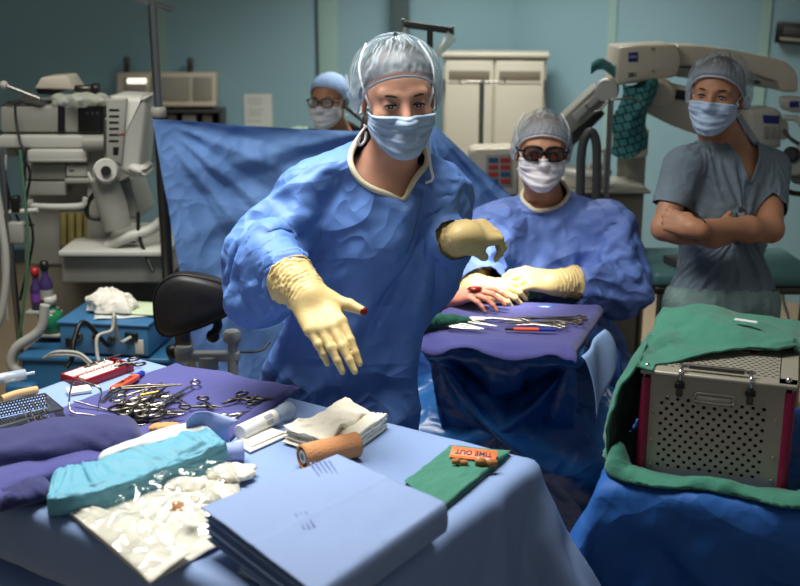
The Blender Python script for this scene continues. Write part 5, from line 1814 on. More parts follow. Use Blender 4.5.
    MB().lathe([(0, .05), (.1, .05), (.14, .03), (.15, 0), (.13, -.015), (0, -.012)], 32).build('head', W['cream'], t)
    MB().cyl((0, 0, .05), (0, 0, 3.0 - c.z - .002), .025, 14).build('stem', W['greylight'], t)
W['yellow'] = mat('canister_yellow', (196, 160, 60), .5)
scope_neighbours()
# ------------------------------------------------------------------ hanging drape, chair, operating field
D = {}
D['drape'] = mat('drape_blue', (108, 148, 206), .55, spec=.35, var=.05, vscale=2.5, bump=.05, bscale=700)
D['table'] = mat('drape_table_blue', (128, 152, 194), .6, spec=.3, var=.03, vscale=2.5, bump=.05, bscale=700)
D['royal'] = mat('drape_royal_blue', (38, 92, 166), .6, spec=.3, bump=.12, bscale=420, var=.06, vscale=4)
D['plastic'] = mat('drape_plastic_blue', (36, 92, 152), .28, spec=.6, var=.08, vscale=4)
crumple(D['plastic'], 8, .45, .06)
creases(D['drape'], 3, .35, .05)
creases(D['royal'], 3.2, .4, .05)
D['navydrape'] = mat('drape_navy', (46, 86, 156), .45, spec=.45, var=.06, vscale=4)
crumple(D['navydrape'], 7, .5, .05)
D['towel'] = mat('towel_purple', (70, 72, 134), .9, bump=.45, bscale=330, var=.08, vscale=9, sheen=.2)
D['green'] = mat('towel_green', (56, 124, 104), .9, bump=.45, bscale=330, var=.08, vscale=9, sheen=.2)
crumple(D['green'], 9, .4, .03)
D['greendark'] = mat('towel_green_dark', (26, 84, 66), .9, bump=.4, bscale=330, var=.08, vscale=9)
D['teal_drape'] = mat('drape_pale_teal', (150, 200, 205), .7, bump=.15, bscale=300, var=.08, vscale=8)
D['flap'] = mat('drape_flap_pale', (140, 172, 216), .6)
D['vinyl'] = mat('vinyl_black', (24, 23, 24), .48, bump=.06, bscale=240)
D['grey'] = mat('arm_grey', (150, 152, 148), .45)

def grid_obj(name, fn, nu, nv, m):
    mb = MB(); mb.grid(fn, nu, nv)
    return mb.build(name, m)

def box_obj(c, s, rotz=0):
    b = MB().box((0, 0, 0), s, bev=.012).build('tmp_box', D['drape'], None, c, (0, 0, rotz))
    bpy.context.view_layer.update()
    return b

def pole_stand():
    Y = 3.82
    a = aty(157, 118, Y); top = aty(150, 2, Y)
    t = thing('drape_stand', 'steel stand with a flat crossbar holding up the left corner of the hanging blue drape', 'stand', (a.x, Y + .03, 0))
    MB().cyl((0, 0, .05), (0, 0, a.z + .02), .021, 16).build('lower_pole', W['steeldark'], t)
    MB().cyl((0, 0, a.z - .1), (0, 0, top.z), .0155, 16).build('upper_pole', W['steel'], t)
    MB().cyl((0, 0, a.z + .0), (0, 0, a.z + .035), .027, 16, bev=.004).build('collar', W['greyplas'], t)
    MB().box((-.015, 0, top.z), (.17, .028, .02), rot=(0, .32, .35), bev=.003).build('crossbar', W['steel'], t)
    b = MB()
    for k in range(5):
        an = 2 * PI * k / 5 + .3
        b.tube([(0, 0, .09), (.16 * math.cos(an), .16 * math.sin(an), .07), (.17 * math.cos(an), .17 * math.sin(an), .045)], .012, 8)
    b.build('base', W['steeldark'], t)
pole_stand()

def curtain():
    top = [(152, 119, 3.785), (190, 121, 3.85), (240, 125, 3.93), (300, 129, 3.97), (356, 131, 3.98), (405, 127, 3.96), (430, 121, 3.94), (452, 141, 3.96), (482, 170, 3.98), (513, 197, 4.0)]
    T = [aty(*q) for q in top]
    # arc length along the top
    s = [0]
    for i in range(1, len(T)): s.append(s[-1] + (T[i] - T[i - 1]).length)
    nu, nv = 84, 46
    def topat(u):
        d = u * s[-1]
        for i in range(1, len(T)):
            if d <= s[i] or i == len(T) - 1:
                return T[i - 1].lerp(T[i], min(1, (d - s[i - 1]) / (s[i] - s[i - 1])))
    zb = .05
    A0, A1 = T[0], T[6]
    def sm(x): x = min(1, max(0, x)); return x * x * (3 - 2 * x)
    def f(u, v):
        p = topat(u)
        z = p.z + (zb - p.z) * v
        x = p.x + .16 * v * (1 - u) ** 2
        # folds fan out of the two corners that carry the sheet
        w = 0
        for k, (A, fr, sg) in enumerate(((A0, 11, 1), (A1, 13, 1), (A1, 11, -1))):
            dx, dz = (x - A.x) * sg, A.z - z
            if dx < -.02: continue
            r = math.hypot(dx, dz) + 1e-4
            th = math.atan2(dz, max(dx, 0))
            a = .03 * sm(r / .25) * (1 - .75 * sm((r - .5) / 1.3))
            q = th * fr / PI + .35 * fbm(th * 2.2, r * .9, k * 3.0)
            w += a * (abs((q % 1) - .5) * 2 - .5)
        w += .028 * math.sin(u * 27 + 1.5 * math.sin(u * 9)) * sm(v * 1.3) ** 1.5 + .02 * fbm(u * 6, v * 3)
        return Vector((x, p.y + w * (.3 if v <= 0 else 1) * min(1, .25 + u * 8) + .10 * v * math.sin(PI * min(1, u * 1.4)), z))
    o = grid_obj('hanging_drape', f, 170, 110, D['drape'])
    tag(o, 'large blue sheet hanging as a screen between two steel stands, behind the person reaching down', 'drape')
curtain()

def stool():
    Y = 3.02
    c = Vector((aty(205, 345, Y).x, Y + .12, 0))
    t = thing('surgeon_stool', 'black padded stool back on a grey bracket behind the instrument table', 'stool', c)
    pts = [(152, 303), (155, 291), (163, 281), (174, 275), (186, 273.5), (205, 277), (224, 284), (237, 293), (240, 301), (238, 308), (225, 317), (200, 327), (172, 336), (160, 335), (154, 326)]
    P = [aty(p[0], p[1], Y) for p in pts]
    cc = sum(P, Vector()) / len(P)
    ring = bez(P + [P[0]], 90)[:-1]
    mb = MB()
    prof = [(.0, -.034), (.45, -.034), (.8, -.031), (.93, -.022), (1.0, .0), (1.0, .028), (.94, .05), (.8, .058), (0.0, .058)]
    n = len(ring)
    vs, fs = [], []
    for (k, dy) in prof:
        for q in ring:
            d = (q - cc) * k
            curve = .9 * (d.x + .0) ** 2
            vs.append(cc + d + Vector((0, dy + curve * 2, 0)) - c)
    for i in range(len(prof) - 1):
        for j in range(n):
            j2 = (j + 1) % n
            fs.append([i * n + j, i * n + j2, (i + 1) * n + j2, (i + 1) * n + j])
    mb.add(vs, fs, True)
    pad = mb.build('backrest', D['vinyl'], t)
    sm = MB().tube([(cc + (q - cc) * .985 + Vector((0, -.012 + 1.8 * ((q - cc).x) ** 2, 0))) - c for q in ring][::2], .0035, 6, closed=True).build('piping', D['vinyl'], pad)
    Q = lambda x, y, dy=0: aty(x, y, Y + dy) - c
    MB().tube([Q(216, 312, .05), Q(218, 326, .05), Q(214, 334, .05)], .014, 10).build('bracket_stem', W['black'], t)
    MB().sphere(Q(213, 336, .04), .02, 14).build('adjuster_knob', W['black'], t)
    MB().box((Q(208, 356, .1)), (.19, .03, .03), bev=.006).build('cross_bar', D['grey'], t)
    MB().cyl(Q(184, 353, .1) - Vector((0, 0, .012)), Q(184, 353, .1) + Vector((0, 0, .022)), .028, 20, bev=.005).build('bar_end', D['grey'], t)
    MB().cyl(Q(233, 384, .1), Q(233, 336, .1), .016, 16).build('upright', D['grey'], t)
    MB().cyl(Q(232, 338, .1) - Vector((0, 0, .012)), Q(232, 338, .1) + Vector((0, 0, .022)), .027, 20, bev=.005).build('bar_end', D['grey'], t)
    MB().box(Q(183, 338, .12), (.045, .03, .08), bev=.006).build('back_plate', W['steeldark'], t)
    MB().cyl(Q(168, 353, .12), Q(178, 350, .12), .022, 14, bev=.004).build('tilt_knob', W['black'], t)
    x0 = Q(208, 356, .1)
    MB().cyl((x0.x, x0.y, .1), (x0.x, x0.y, x0.z), .03, 16).build('column', D['grey'], t)
    MB().lathe([(0, .1), (.09, .1), (.11, .08), (.28, .06), (.28, .03), (0, .03)], 28, Matrix.Translation((x0.x, x0.y, 0))).build('foot', W['black'], t)
    o = MB().tube(bez([Q(228, 352, .3), Q(250, 352, .28), Q(262, 350, .28), Q(270, 342, .3)], 20), .004, 6)
    o = shift(o, -c).build('cable', W['black']); tag(o, 'thin black cable lying against the hanging blue drape by the stool', 'cable')
stool()

# ------------------------------------------------------------------ instrument tray (Mayo) with its cover, and the operating field
TA, TB, TC, TD = Vector((.050, 2.95, .845)), Vector((.466, 2.83, .845)), Vector((.608, 3.21, .845)), Vector((.165, 3.28, .845))
def mayo():
    c = (TA + TB + TC + TD) / 4
    ang = math.atan2((TB - TA).y, (TB - TA).x) * .5 + math.atan2((TC - TD).y, (TC - TD).x) * .5
    col = box_obj((c.x, c.y, .82), (.44, .37, .03), ang)
    n = 62
    def f(u, v):
        x, y = (u - .5) * 2.0, v * 1.18 - .95
        e = Vector((x, y, 0)); e.rotate(Euler((0, 0, ang)))
        return Vector((c.x, c.y, .842)) + e
    o = grid_obj('tray_cover', f, n, n, D['plastic'])
    pins = []
    for i in range(n):
        for j in range(n):
            x, y = (i / (n - 1) - .5) * 2.0, j / (n - 1) * 1.18 - .95
            if abs(x) < .2 and abs(y) < .16: pins.append((i * n + j, 1.0))
    cloth(o, 30, pins, [col], shrink=-.03, bend=.8, tens=20, mass=.3, thick=.004)
    finish(o, 0, 1)
    tag(o, 'glossy dark blue plastic cover hanging from the raised instrument tray', 'drape')
    bpy.data.objects.remove(col)
    # purple towel lying on the tray, edges drooping
    def g(u, v):
        a = TA.lerp(TB, u); b = TD.lerp(TC, u)
        p = a.lerp(b, v)
        cx = c + (p - c) * 1.06
        e = max(abs(u - .5), abs(v - .5)) * 2
        drop = 0
        if v < .05: drop = (.05 - v) / .05 * (.028 + .012 * math.sin(u * 13) + .01 * fbm(u * 5, 1.0))
        if u > .95: drop = max(drop, (u - .95) / .05 * .02)
        if u < .05: drop = max(drop, (.05 - u) / .05 * .014)
        z = .8645 - drop + .0025 * fbm(u * 7, v * 7) + (.006 * math.exp(-((v - .97) / .03) ** 2)) + .005 * math.exp(-((u - .97) / .02) ** 2)
        return Vector((cx.x, cx.y - ((.05 - v) / .05 * .03 if v < .05 else 0), z))
    o = grid_obj('instrument_towel', g, 70, 60, D['towel']); finish(o, .006)
    tag(o, 'purple towel spread under the instruments on the raised tray', 'towel')
    # pale flap hanging from the right front corner
    a, b = at(600, 320, 3.18), at(578, 347, 2.95)
    def h(u, v):
        p = b.lerp(a, u)
        return Vector((p.x + .045 * (v ** .6) + .01 + .006 * math.sin(u * 7 + v * 3), p.y - .015 * v, .846 - .17 * v * (1 - .55 * u) - .0))
    o = grid_obj('drape_flap', h, 24, 16, D['flap']); finish(o, .002)
    tag(o, 'pale blue stiff drape flap hanging from the right side of the tray', 'drape')
mayo()

def field():
    z = .86
    # covered arm table
    cx, cy = .36, 3.42
    def f(u, v):
        # flat over the table (v < .4), then hanging in folds to the floor
        x = -.28 + u * .98
        xx = max(0, x - .56)
        if v < .4:
            y = 3.45 - (3.45 - 3.31) * v / .4
            zz = z + .014 * fbm(x * 9, y * 9) + .01
            return Vector((x, y, zz - 1.1 * xx ** .9))
        t = (v - .4) / .6
        y = 3.31 - .03 * min(1, t * 8) + (.02 * math.sin(x * 21 + 2 * math.sin(x * 5)) + .02 * fbm(x * 7, t * 2)) * t ** .7
        zz = (z + .01 - 1.1 * xx ** .9) * (1 - t) + .03 * t
        return Vector((x, y, zz))
    o = grid_obj('patient_drape', f, 90, 60, D['navydrape']); finish(o, .003)
    tag(o, 'blue drape covering the arm table under the lit gloved hands', 'drape')
    def base(): return None
    t = thing('arm_table', 'draped narrow table carrying the operating field behind the purple tray', 'table', (.28, 3.385, 0))
    MB().box((0, 0, .84), (.5, .1, .03), bev=.01).build('top', W['steeldark'], t)
    MB().cyl((0, 0, .06), (0, 0, .83), .03, 14).build('post', W['steel'], t)
    MB().box((0, 0, .03), (.4, .1, .06), bev=.02).build('base', W['greydark'], t)
    # pale teal cloths at the left
    def cl(x0, x1, y0, y1, h, m, name, lab, seed, cat='cloth'):
        def g(u, v):
            x = x0 + (x1 - x0) * u; y = y0 + (y1 - y0) * v
            e = (math.sin(PI * u) * math.sin(PI * v)) ** .5 if 0 < u < 1 and 0 < v < 1 else 0
            fold = abs(((u * 2.2 + v * 1.3 + .5 * fbm(u * 2, v * 2, seed)) % 1) - .5)
            return Vector((x + .01 * fbm(v * 5, seed), y + .01 * fbm(u * 5, seed + 3), z + .014 + h * e * (.6 + .5 * fbm(u * 2.5, v * 2.5, seed) + .35 * fold)))
        o = grid_obj(name, g, 40, 32, m); finish(o, .004); tag(o, lab, cat); return o
    cl(.05, .19, 3.28, 3.46, .05, D['teal_drape'], 'cloth', 'pale teal crumpled cloth left of the lit field, beside the hanging sleeve', 2.2)
    cl(.09, .22, 3.245, 3.31, .018, D['flap'], 'cloth', 'white-blue cloth along the far edge of the purple tray', 6.1)
    cl(.31, .44, 3.27, 3.40, .035, D['green'], 'towel', 'green towel under the lit gloved hands', 4.7, 'towel')
    cl(.40, .52, 3.28, 3.40, .03, D['towel'], 'towel', 'purple towel at the right of the lit gloved hands', 8.2, 'towel')
    # the patient's hand, palm up in the field, with a purple cuff
    P0 = at(449, 297, 3.36); P1 = at(470, 293, 3.3)
    prims = [rc(P0 + Vector((-.16, .1, .0)), P0, .04, .032, k=.02)]
    prims += xform(fingers([(20, 25, 15), (24, 28, 18), (28, 30, 18), (30, 32, 20)], spread=(8, 2, -4, -10)), hand_frame(P1 - P0, (-.1, -.3, 1)), V3(P0) + np.array((.02, 0, 0)), .95)
    root = thing('person', 'person lying under the drapes with only one hand showing in the lit field', 'person', P0)
    V, Fc = sdf_mesh(prims, .0028, 1)
    b = np_obj('body', V - V3(P0), Fc, D['patient'], root)
    dr = Vector((-.16, .1, 0)).normalized()
    q = dr.to_track_quat('Z', 'Y').to_matrix()
    MB().tube([dr * .03 + q @ Vector((.04 * math.cos(a * PI / 10), .04 * math.sin(a * PI / 10), 0)) for a in range(20)], .01, 8, closed=True).build('wrist_cuff', D['towel'], root)
    mb = MB(); rr = random.Random(3)
    bw = MB()
    c = V3(P1) - V3(P0)
    w = Vector(c) + Vector((.012, -.01, .016))
    bw.grid(lambda u, v: w + Vector((.02 * math.cos(2 * PI * u) * math.sin(PI * v) * (1 + .4 * fbm(u * 4, v * 4)), .016 * math.sin(2 * PI * u) * math.sin(PI * v), .008 * math.cos(PI * v))), 20, 10, wrapu=True)
    bw.build('wound', M_['blood'], root)
    o = cl(.268, .335, 3.225, 3.30, .022, W['gauze'], 'swab', 'bright white gauze swab under the gloved fingers', 1.2, 'swab')
D['patient'] = mat('skin_patient', (196, 128, 106), .45, sss=.1, var=.15, vscale=25)
field()

# ------------------------------------------------------------------ perforated case on its draped table at the right
def perf(mb, o, ux, uy, nx, ny, px, py, r, th, nrm, n=8, sx=1.0, stag=True, smooth=False):
    """sheet of nx by ny cells, each with a hole"""
    o, ux, uy, nrm = Vector(o), Vector(ux), Vector(uy), Vector(nrm)
    for j in range(ny):
        sh = px * .5 if (stag and j % 2) else 0
        if stag:
            a, b = (0, sh) if sh else (nx * px, nx * px + px * .5)
            q = [o + ux * a + uy * j * py, o + ux * b + uy * j * py, o + ux * b + uy * (j + 1) * py, o + ux * a + uy * (j + 1) * py]
            mb.add(q, [[0, 1, 2, 3]])
        for i in range(nx):
            c = o + ux * (sh + (i + .5) * px) + uy * (j + .5) * py
            vs = [c + ux * (dx * px / 2) + uy * (dy * py / 2) for dx, dy in ((1, -1), (1, 0), (1, 1), (0, 1), (-1, 1), (-1, 0), (-1, -1), (0, -1))]
            ring = [c + ux * (r * sx * math.cos(2 * PI * (k - 1) / 8)) + uy * (r * math.sin(2 * PI * (k - 1) / 8)) for k in range(8)]
            back = [p - nrm * th for p in ring]
            mb.add(vs + ring + back, [[k, (k + 1) % 8, 8 + (k + 1) % 8, 8 + k] for k in range(8)] + [[8 + k, 8 + (k + 1) % 8, 16 + (k + 1) % 8, 16 + k] for k in range(8)])

CO = Vector((.509, 2.17, .803)); CA = math.atan2(-.335, .942)
CW, CD, CH = .298, .36, .227
D['alu'] = mat('case_aluminium', (160, 155, 141), .42, metal=.25, var=.04, vscale=12)
D['maroon'] = mat('rail_maroon', (138, 16, 62), .35, spec=.6)
D['labelred'] = mat('label_red', (150, 34, 24), .5)
D['inner'] = mat('case_inside', (26, 26, 26), .8)
def case():
    t = thing('sterilisation_case', 'perforated metal instrument case with maroon corner rails, half covered by a green towel', 'case', CO, CA)
    b = MB()
    # front panel: rim strips round the punched field
    fx0, fx1, fz0, fz1 = .03, .255, .016, .178
    b.box((CW / 2, .002, fz0 / 2 + .0), (CW - .03, .004, fz0))
    b.box((CW / 2, .002, (fz1 + CH) / 2), (CW - .03, .004, CH - fz1))
    b.box(((.015 + fx0) / 2, .002, (fz0 + fz1) / 2), (fx0 - .015, .004, fz1 - fz0))
    b.box(((fx1 + CW - .015) / 2, .002, (fz0 + fz1) / 2), (CW - .015 - fx1, .004, fz1 - fz0))
    nx, ny = 10, 14
    px = (fx1 - fx0) / (nx + .5); py = (fz1 - fz0) / ny
    perf(b, (fx0, 0, fz0), (1, 0, 0), (0, 0, 1), nx, ny, px, py, .0041, .003, (0, -1, 0))
    fr = b.build('front_panel', D['alu'], t)
    MB().box((CW / 2, CD / 2, CH / 2), (CW - .02, CD - .02, CH - .02)).build('inner_box', D['inner'], t)
    b = MB(); b.box((CW - .002, CD / 2, CH / 2), (.004, CD, CH)); b.build('side_panel', D['alu'], t)
    b = MB(); b.box((.002, CD / 2, CH / 2), (.004, CD, CH)); b.build('side_panel', D['alu'], t)
    b = MB(); b.box((CW / 2, CD - .002, CH / 2), (CW, .004, CH)); b.build('back_panel', D['alu'], t)
    for x in (.006, CW - .006):
        MB().cyl((x, .004, .004), (x, .004, CH - .012), .011, 16).build('corner_rail', D['maroon'], t)
    # lid with slots
    b = MB()
    lz = CH + .004
    b.box((CW / 2, -.002, lz - .004), (CW + .012, .012, .01), bev=.003)
    b.box((CW / 2, .016, lz - .001), (CW + .01, .03, .004))
    b.box((CW / 2, CD - .02, lz - .001), (CW + .01, .045, .004))
    b.box((.008, CD / 2, lz - .001), (.027, CD, .004)); b.box((CW - .012, CD / 2, lz - .001), (.036, CD, .004))
    nx, ny = 17, 24
    x0, x1, y0, y1 = .02, CW - .028, .03, CD - .04
    px = (x1 - x0) / (nx + .5); py = (y1 - y0) / ny
    perf(b, (x0, y0, lz + .001), (1, 0, 0), (0, 1, 0), nx, ny, px, py, .0031, .003, (0, 0, 1), sx=1.5)
    lid = b.build('lid', D['alu'], t)
    b = MB().box((.19, .2, lz + .0022), (.06, .05, .0016), bev=.0005).build('label_plate', D['alu'], lid)
    MB().box((.212, .2, lz + .0032), (.014, .062, .0012)).build('red_stripe', D['labelred'], b)
    MB().box((.178, .196, lz + .0032), (.018, .02, .0012)).build('red_mark', D['labelred'], b)
    # bail handle and its hooks
    h = MB(); z = lz + .012
    h.tube(bez([(.075, -.006, lz - .012), (.075, -.012, lz + .004), (.078, .004, z), (.084, .014, z)], 14), .0036, 8)
    h.tube(bez([(.215, -.006, lz - .012), (.215, -.012, lz + .004), (.212, .004, z), (.206, .014, z)], 14), .0036, 8)
    h.cyl((.07, .014, z), (.222, .014, z), .0036, 10)
    h.build('bail_handle', W['chrome'], t)
    MB().cyl((.09, .014, z), (.2, .014, z), .0058, 12).build('grip', W['steeldark'], t)
    for x in (.075, .215):
        l = MB().box((x, -.003, CH - .03), (.013, .006, .035), bev=.002).build('latch', W['steeldark'], t)
        MB().box((x, -.006, CH - .022), (.02, .003, .012), bev=.001).build('latch_plate', W['black'], l)
    # pressed grip in the front panel
    g = MB()
    pts = [(.11, CH - .035), (.18, CH - .035), (.183, CH - .043), (.18, CH - .053), (.11, CH - .053), (.107, CH - .043)]
    g.tube(bez([(p[0], -.001, p[1]) for p in pts + pts[:1]], 36)[:-1], .003, 8, closed=True)
    g.box((.145, -.0015, CH - .046), (.07, .004, .012), bev=.0018)
    g.build('pressed_grip', D['alu'], t)
    for x, zz in ((.024, .14), (.024, .075), (.024, .02), (.268, .15), (.27, .07), (.045, .17), (.052, .176), (.238, .17), (.244, .162), (.27, .02)):
        MB().sphere((x, -.0005, zz), (.0032, .0022, .0032), 10).build('rivet', D['alu'], fr)
    for x, y in ((.006, .006), (CW - .012, .008)):
        MB().sphere((x, y, lz + .006), .0065, 12).build('corner_bolt', W['chrome'], t)
    return t
case()

def loc(x, y, z): return CO + Vector((x * math.cos(CA) - y * math.sin(CA), x * math.sin(CA) + y * math.cos(CA), z))

def case_table():
    # royal blue drape over the table that carries the case
    cc = loc(.24, .22, 0)
    col = box_obj((cc.x, cc.y, .745), (.62, .60, .1), CA)
    low = box_obj((cc.x - .02, cc.y - .02, .1), (.86, .86, .2), CA)
    n = 66
    L, Wd = 2.0, 1.9
    def f(u, v):
        x, y = (u - .5) * L, (v - .5) * Wd
        e = Vector((x, y, 0)); e.rotate(Euler((0, 0, CA)))
        return Vector((cc.x, cc.y, .802)) + e + Vector((0, 0, .002 * fbm(x * 4, y * 4)))
    o = grid_obj('table_drape', f, n, n, D['royal'])
    pins = [(i * n + j, 1.0) for i in range(n) for j in range(n) if abs((i / (n - 1) - .5) * L) < .28 and abs((j / (n - 1) - .5) * Wd) < .27]
    cloth(o, 30, pins, [col, low], shrink=-.01, bend=4, tens=25, mass=.3, thick=.003)
    finish(o, 0, 1)
    tag(o, 'royal blue drape covering the small table under the perforated case', 'drape')
    bpy.data.objects.remove(low)
    bpy.data.objects.remove(col)
case_table()

def towels():
    # over the back of the lid and down the left side
    def edge(u):                      # how far over the lid the towel reaches, from the front corner backwards
        y = -.02 + u * .46
        return .02 + max(0, (y - .02)) * 1.35 if y < .16 else .26 + (y - .16) * 1.2
    def f(u, v):
        y = -.015 + u * .46
        xin = min(edge(u), .40)
        k = .52
        if v < k:
            t = v / k
            x = xin + (-.012 - xin) * t
            z = CH + .012 + .006 * fbm(x * 14, y * 14, 1.0)
            z += .03 * max(0, math.sin((t * 2.2 + u * .8) * PI)) * min(1, max(0, (u - .12) * 3)) * (.6 + .6 * fbm(u * 3, t * 3, 5.0))
            z += .03 * math.exp(-((y - .3) / .1) ** 2) * math.exp(-((x - .16) / .12) ** 2)
            if x > .3 - .002: z = CH + .012
            x0 = x; y0 = y
        else:
            t = (v - k) / (1 - k)
            hgt = CH + .012 + .01 * math.sin(u * 6)
            out = .012 + .038 * math.sin(PI * min(1, t * .85) ) * (.55 + .6 * math.sin(u * 5.5 + .6)) + .03 * t + .012 * fbm(u * 7, t * 2.4, 3.0)
            x0 = -abs(out)
            y0 = y - .03 * t * (1 - u) + .01 * math.sin(t * 9)
            z = hgt * (1 - t) + .008
            z += .006 * fbm(u * 9, t * 6)
        return loc(x0, y0, z)
    o = grid_obj('green_towel', f, 80, 110, D['green']); finish(o, .005, 0)
    tag(o, 'crumpled green towel thrown over the back and left side of the perforated case', 'towel')
    # white care label on it
    p = f(.62, .26)
    MB().box((0, 0, 0), (.05, .012, .0015), rot=(.1, 0, CA - .2)).build('cloth_label', W['paper'], o, p + Vector((0, 0, .014)))
    # wrap round the foot of the case
    path = bez([loc(-.045, .16, 0), loc(-.05, .03, 0), loc(-.035, -.035, 0), loc(.04, -.05, 0), loc(.15, -.045, 0), loc(.27, -.05, 0), loc(.34, -.04, 0), loc(.365, .08, 0)], 80)
    N = len(path)
    def g(u, v):
        i = u * (N - 1); k = int(min(N - 2, i)); p = path[k].lerp(path[k + 1], i - k)
        t = (path[k + 1] - path[k]).normalized(); nrm = Vector((t.y, -t.x, 0))    # outwards
        hgt = .014 + .05 * math.exp(-((u - .27) / .045) ** 2) + .005 * math.sin(u * 23) + .05 * max(0, u - .88) * 6 + .010 * fbm(u * 8, 2.0)
        a = PI * (1.12 * v - .06)
        wdt = .026 + .008 * math.sin(u * 17 + 1) + .01 * fbm(u * 6, 7.0)
        return p + nrm * (math.cos(PI - a) * wdt) * 1 + Vector((0, 0, max(.004, math.sin(a) * hgt * (1 + .18 * fbm(u * 16, v * 5))) + .004))
    o = grid_obj('green_towel', g, 130, 18, D['green']); finish(o, .004)
    tag(o, 'green towel bunched along the foot of the perforated case on the royal blue drape', 'towel')
towels()
# ------------------------------------------------------------------ instrument table in front
TZ = .88
F_ = {}
F_['ss'] = mat('instrument_steel', (196, 190, 180), .22, metal=1.0)
F_['ssd'] = mat('instrument_steel_dull', (98, 93, 84), .32, metal=1.0)
F_['gold'] = mat('instrument_gilt', (214, 170, 70), .28, metal=1.0)
F_['redbox'] = mat('needle_box_red', (150, 20, 36), .35, spec=.6)
F_['orange'] = mat('label_orange', (246, 104, 28), .45)
F_['orange2'] = mat('label_orange_red', (226, 84, 50), .45)
F_['capblue'] = mat('cap_blue', (36, 48, 150), .35)
F_['inkblack'] = mat('ink_black', (30, 16, 12), .6)
F_['pack'] = mat('pack_blue', (136, 158, 198), .65, spec=.3, var=.05, vscale=5, bump=.08, bscale=500)
F_['packedge'] = mat('pack_print', (112, 134, 184), .7)
F_['sheet'] = mat('sheet_pale', (188, 204, 220), .7, bump=.1, bscale=300)
F_['tan'] = mat('bandage_tan', (202, 142, 96), .9, bump=.6, bscale=220, var=.12, vscale=30)
F_['core'] = mat('bandage_core', (190, 188, 180), .6)
F_['sponge'] = mat('sponge_white', (236, 230, 212), .95, bump=.5, bscale=240)
F_['stitch'] = mat('stitch_violet', (120, 124, 186), .8)
F_['tealpack'] = mat('wrap_teal', (92, 156, 178), .6, bump=.12, bscale=160, var=.06, vscale=7)
crumple(F_['tealpack'], 12, .35, .03)
F_['greycloth'] = mat('cloth_pale_grey', (190, 200, 200), .85, bump=.2, bscale=200)
F_['lav'] = mat('drape_lavender', (150, 166, 218), .7)
F_['navy'] = mat('towel_navy', (44, 48, 98), .9, bump=.4, bscale=330, var=.1, vscale=7, sheen=.2)
F_['pouchpaper'] = mat('pouch_paper', (226, 222, 208), .7, var=.04, vscale=12)
def film(name, scale=22, gloss=.3):
    m = bpy.data.materials.new(name); m.use_nodes = True
    nt = m.node_tree; L = nt.links
    nt.nodes.remove(nt.nodes['Principled BSDF'])
    out = [n for n in nt.nodes if n.type == 'OUTPUT_MATERIAL'][0]
    tr = nt.nodes.new('ShaderNodeBsdfTransparent'); tr.inputs['Color'].default_value = (.95, .96, .95, 1)
    gl = nt.nodes.new('ShaderNodeBsdfGlossy'); gl.inputs['Roughness'].default_value = .13
    mx = nt.nodes.new('ShaderNodeMixShader'); lw = nt.nodes.new('ShaderNodeLayerWeight'); lw.inputs['Blend'].default_value = gloss
    tc = nt.nodes.new('ShaderNodeTexCoord'); v = nt.nodes.new('ShaderNodeTexVoronoi'); v.inputs['Scale'].default_value = scale
    nz = nt.nodes.new('ShaderNodeTexNoise'); nz.inputs['Scale'].default_value = 9
    ad = nt.nodes.new('ShaderNodeVectorMath'); sc = nt.nodes.new('ShaderNodeVectorMath'); sc.operation = 'SCALE'; sc.inputs['Scale'].default_value = .12
    L.new(tc.outputs['Object'], nz.inputs['Vector']); L.new(nz.outputs['Color'], sc.inputs[0]); L.new(tc.outputs['Object'], ad.inputs[0]); L.new(sc.outputs[0], ad.inputs[1]); L.new(ad.outputs[0], v.inputs['Vector'])
    bp = nt.nodes.new('ShaderNodeBump'); bp.inputs['Strength'].default_value = .8; bp.inputs['Distance'].default_value = .02
    L.new(v.outputs['Distance'], bp.inputs['Height']); L.new(bp.outputs['Normal'], gl.inputs['Normal']); L.new(bp.outputs['Normal'], lw.inputs['Normal'])
    ml = nt.nodes.new('ShaderNodeMath'); ml.operation = 'MULTIPLY_ADD'; ml.inputs[1].default_value = .5; ml.inputs[2].default_value = .05
    L.new(lw.outputs['Facing'], ml.inputs[0]); L.new(ml.outputs[0], mx.inputs[0]); L.new(tr.outputs[0], mx.inputs[1]); L.new(gl.outputs[0], mx.inputs[2]); L.new(mx.outputs[0], out.inputs['Surface'])
    return m
F_['pouchfilm'] = film('pouch_film')
F_['tube'] = mat('tube_white', (226, 228, 226), .4)
F_['tubeclear'] = mat('tube_clear', (190, 205, 220), .12, alpha=.55, spec=.8)
F_['barcode'] = mat('barcode_grey', (120, 120, 150), .7)
F_['card'] = mat('packet_white', (232, 230, 218), .7)
F_['brown'] = mat('specimen_brown', (150, 96, 44), .55, var=.5, vscale=90, bump=.4, bscale=120)
F_['wood'] = mat('stick_tan', (200, 160, 110), .6)

A_, B_ = atz(130, 357, TZ), atz(542, 462, TZ)
AB = (B_ - A_).normalized()
PD = Vector((AB.y, -AB.x, 0))            # towards the camera
if PD.y > 0: PD = -PD
TANG = math.atan2(AB.y, AB.x)
def tb(u, v, z=0): return A_ + AB * u + PD * v + Vector((0, 0, z))
def tp(x, y, h=0.0): return atz(x, y, TZ + .004 + h)

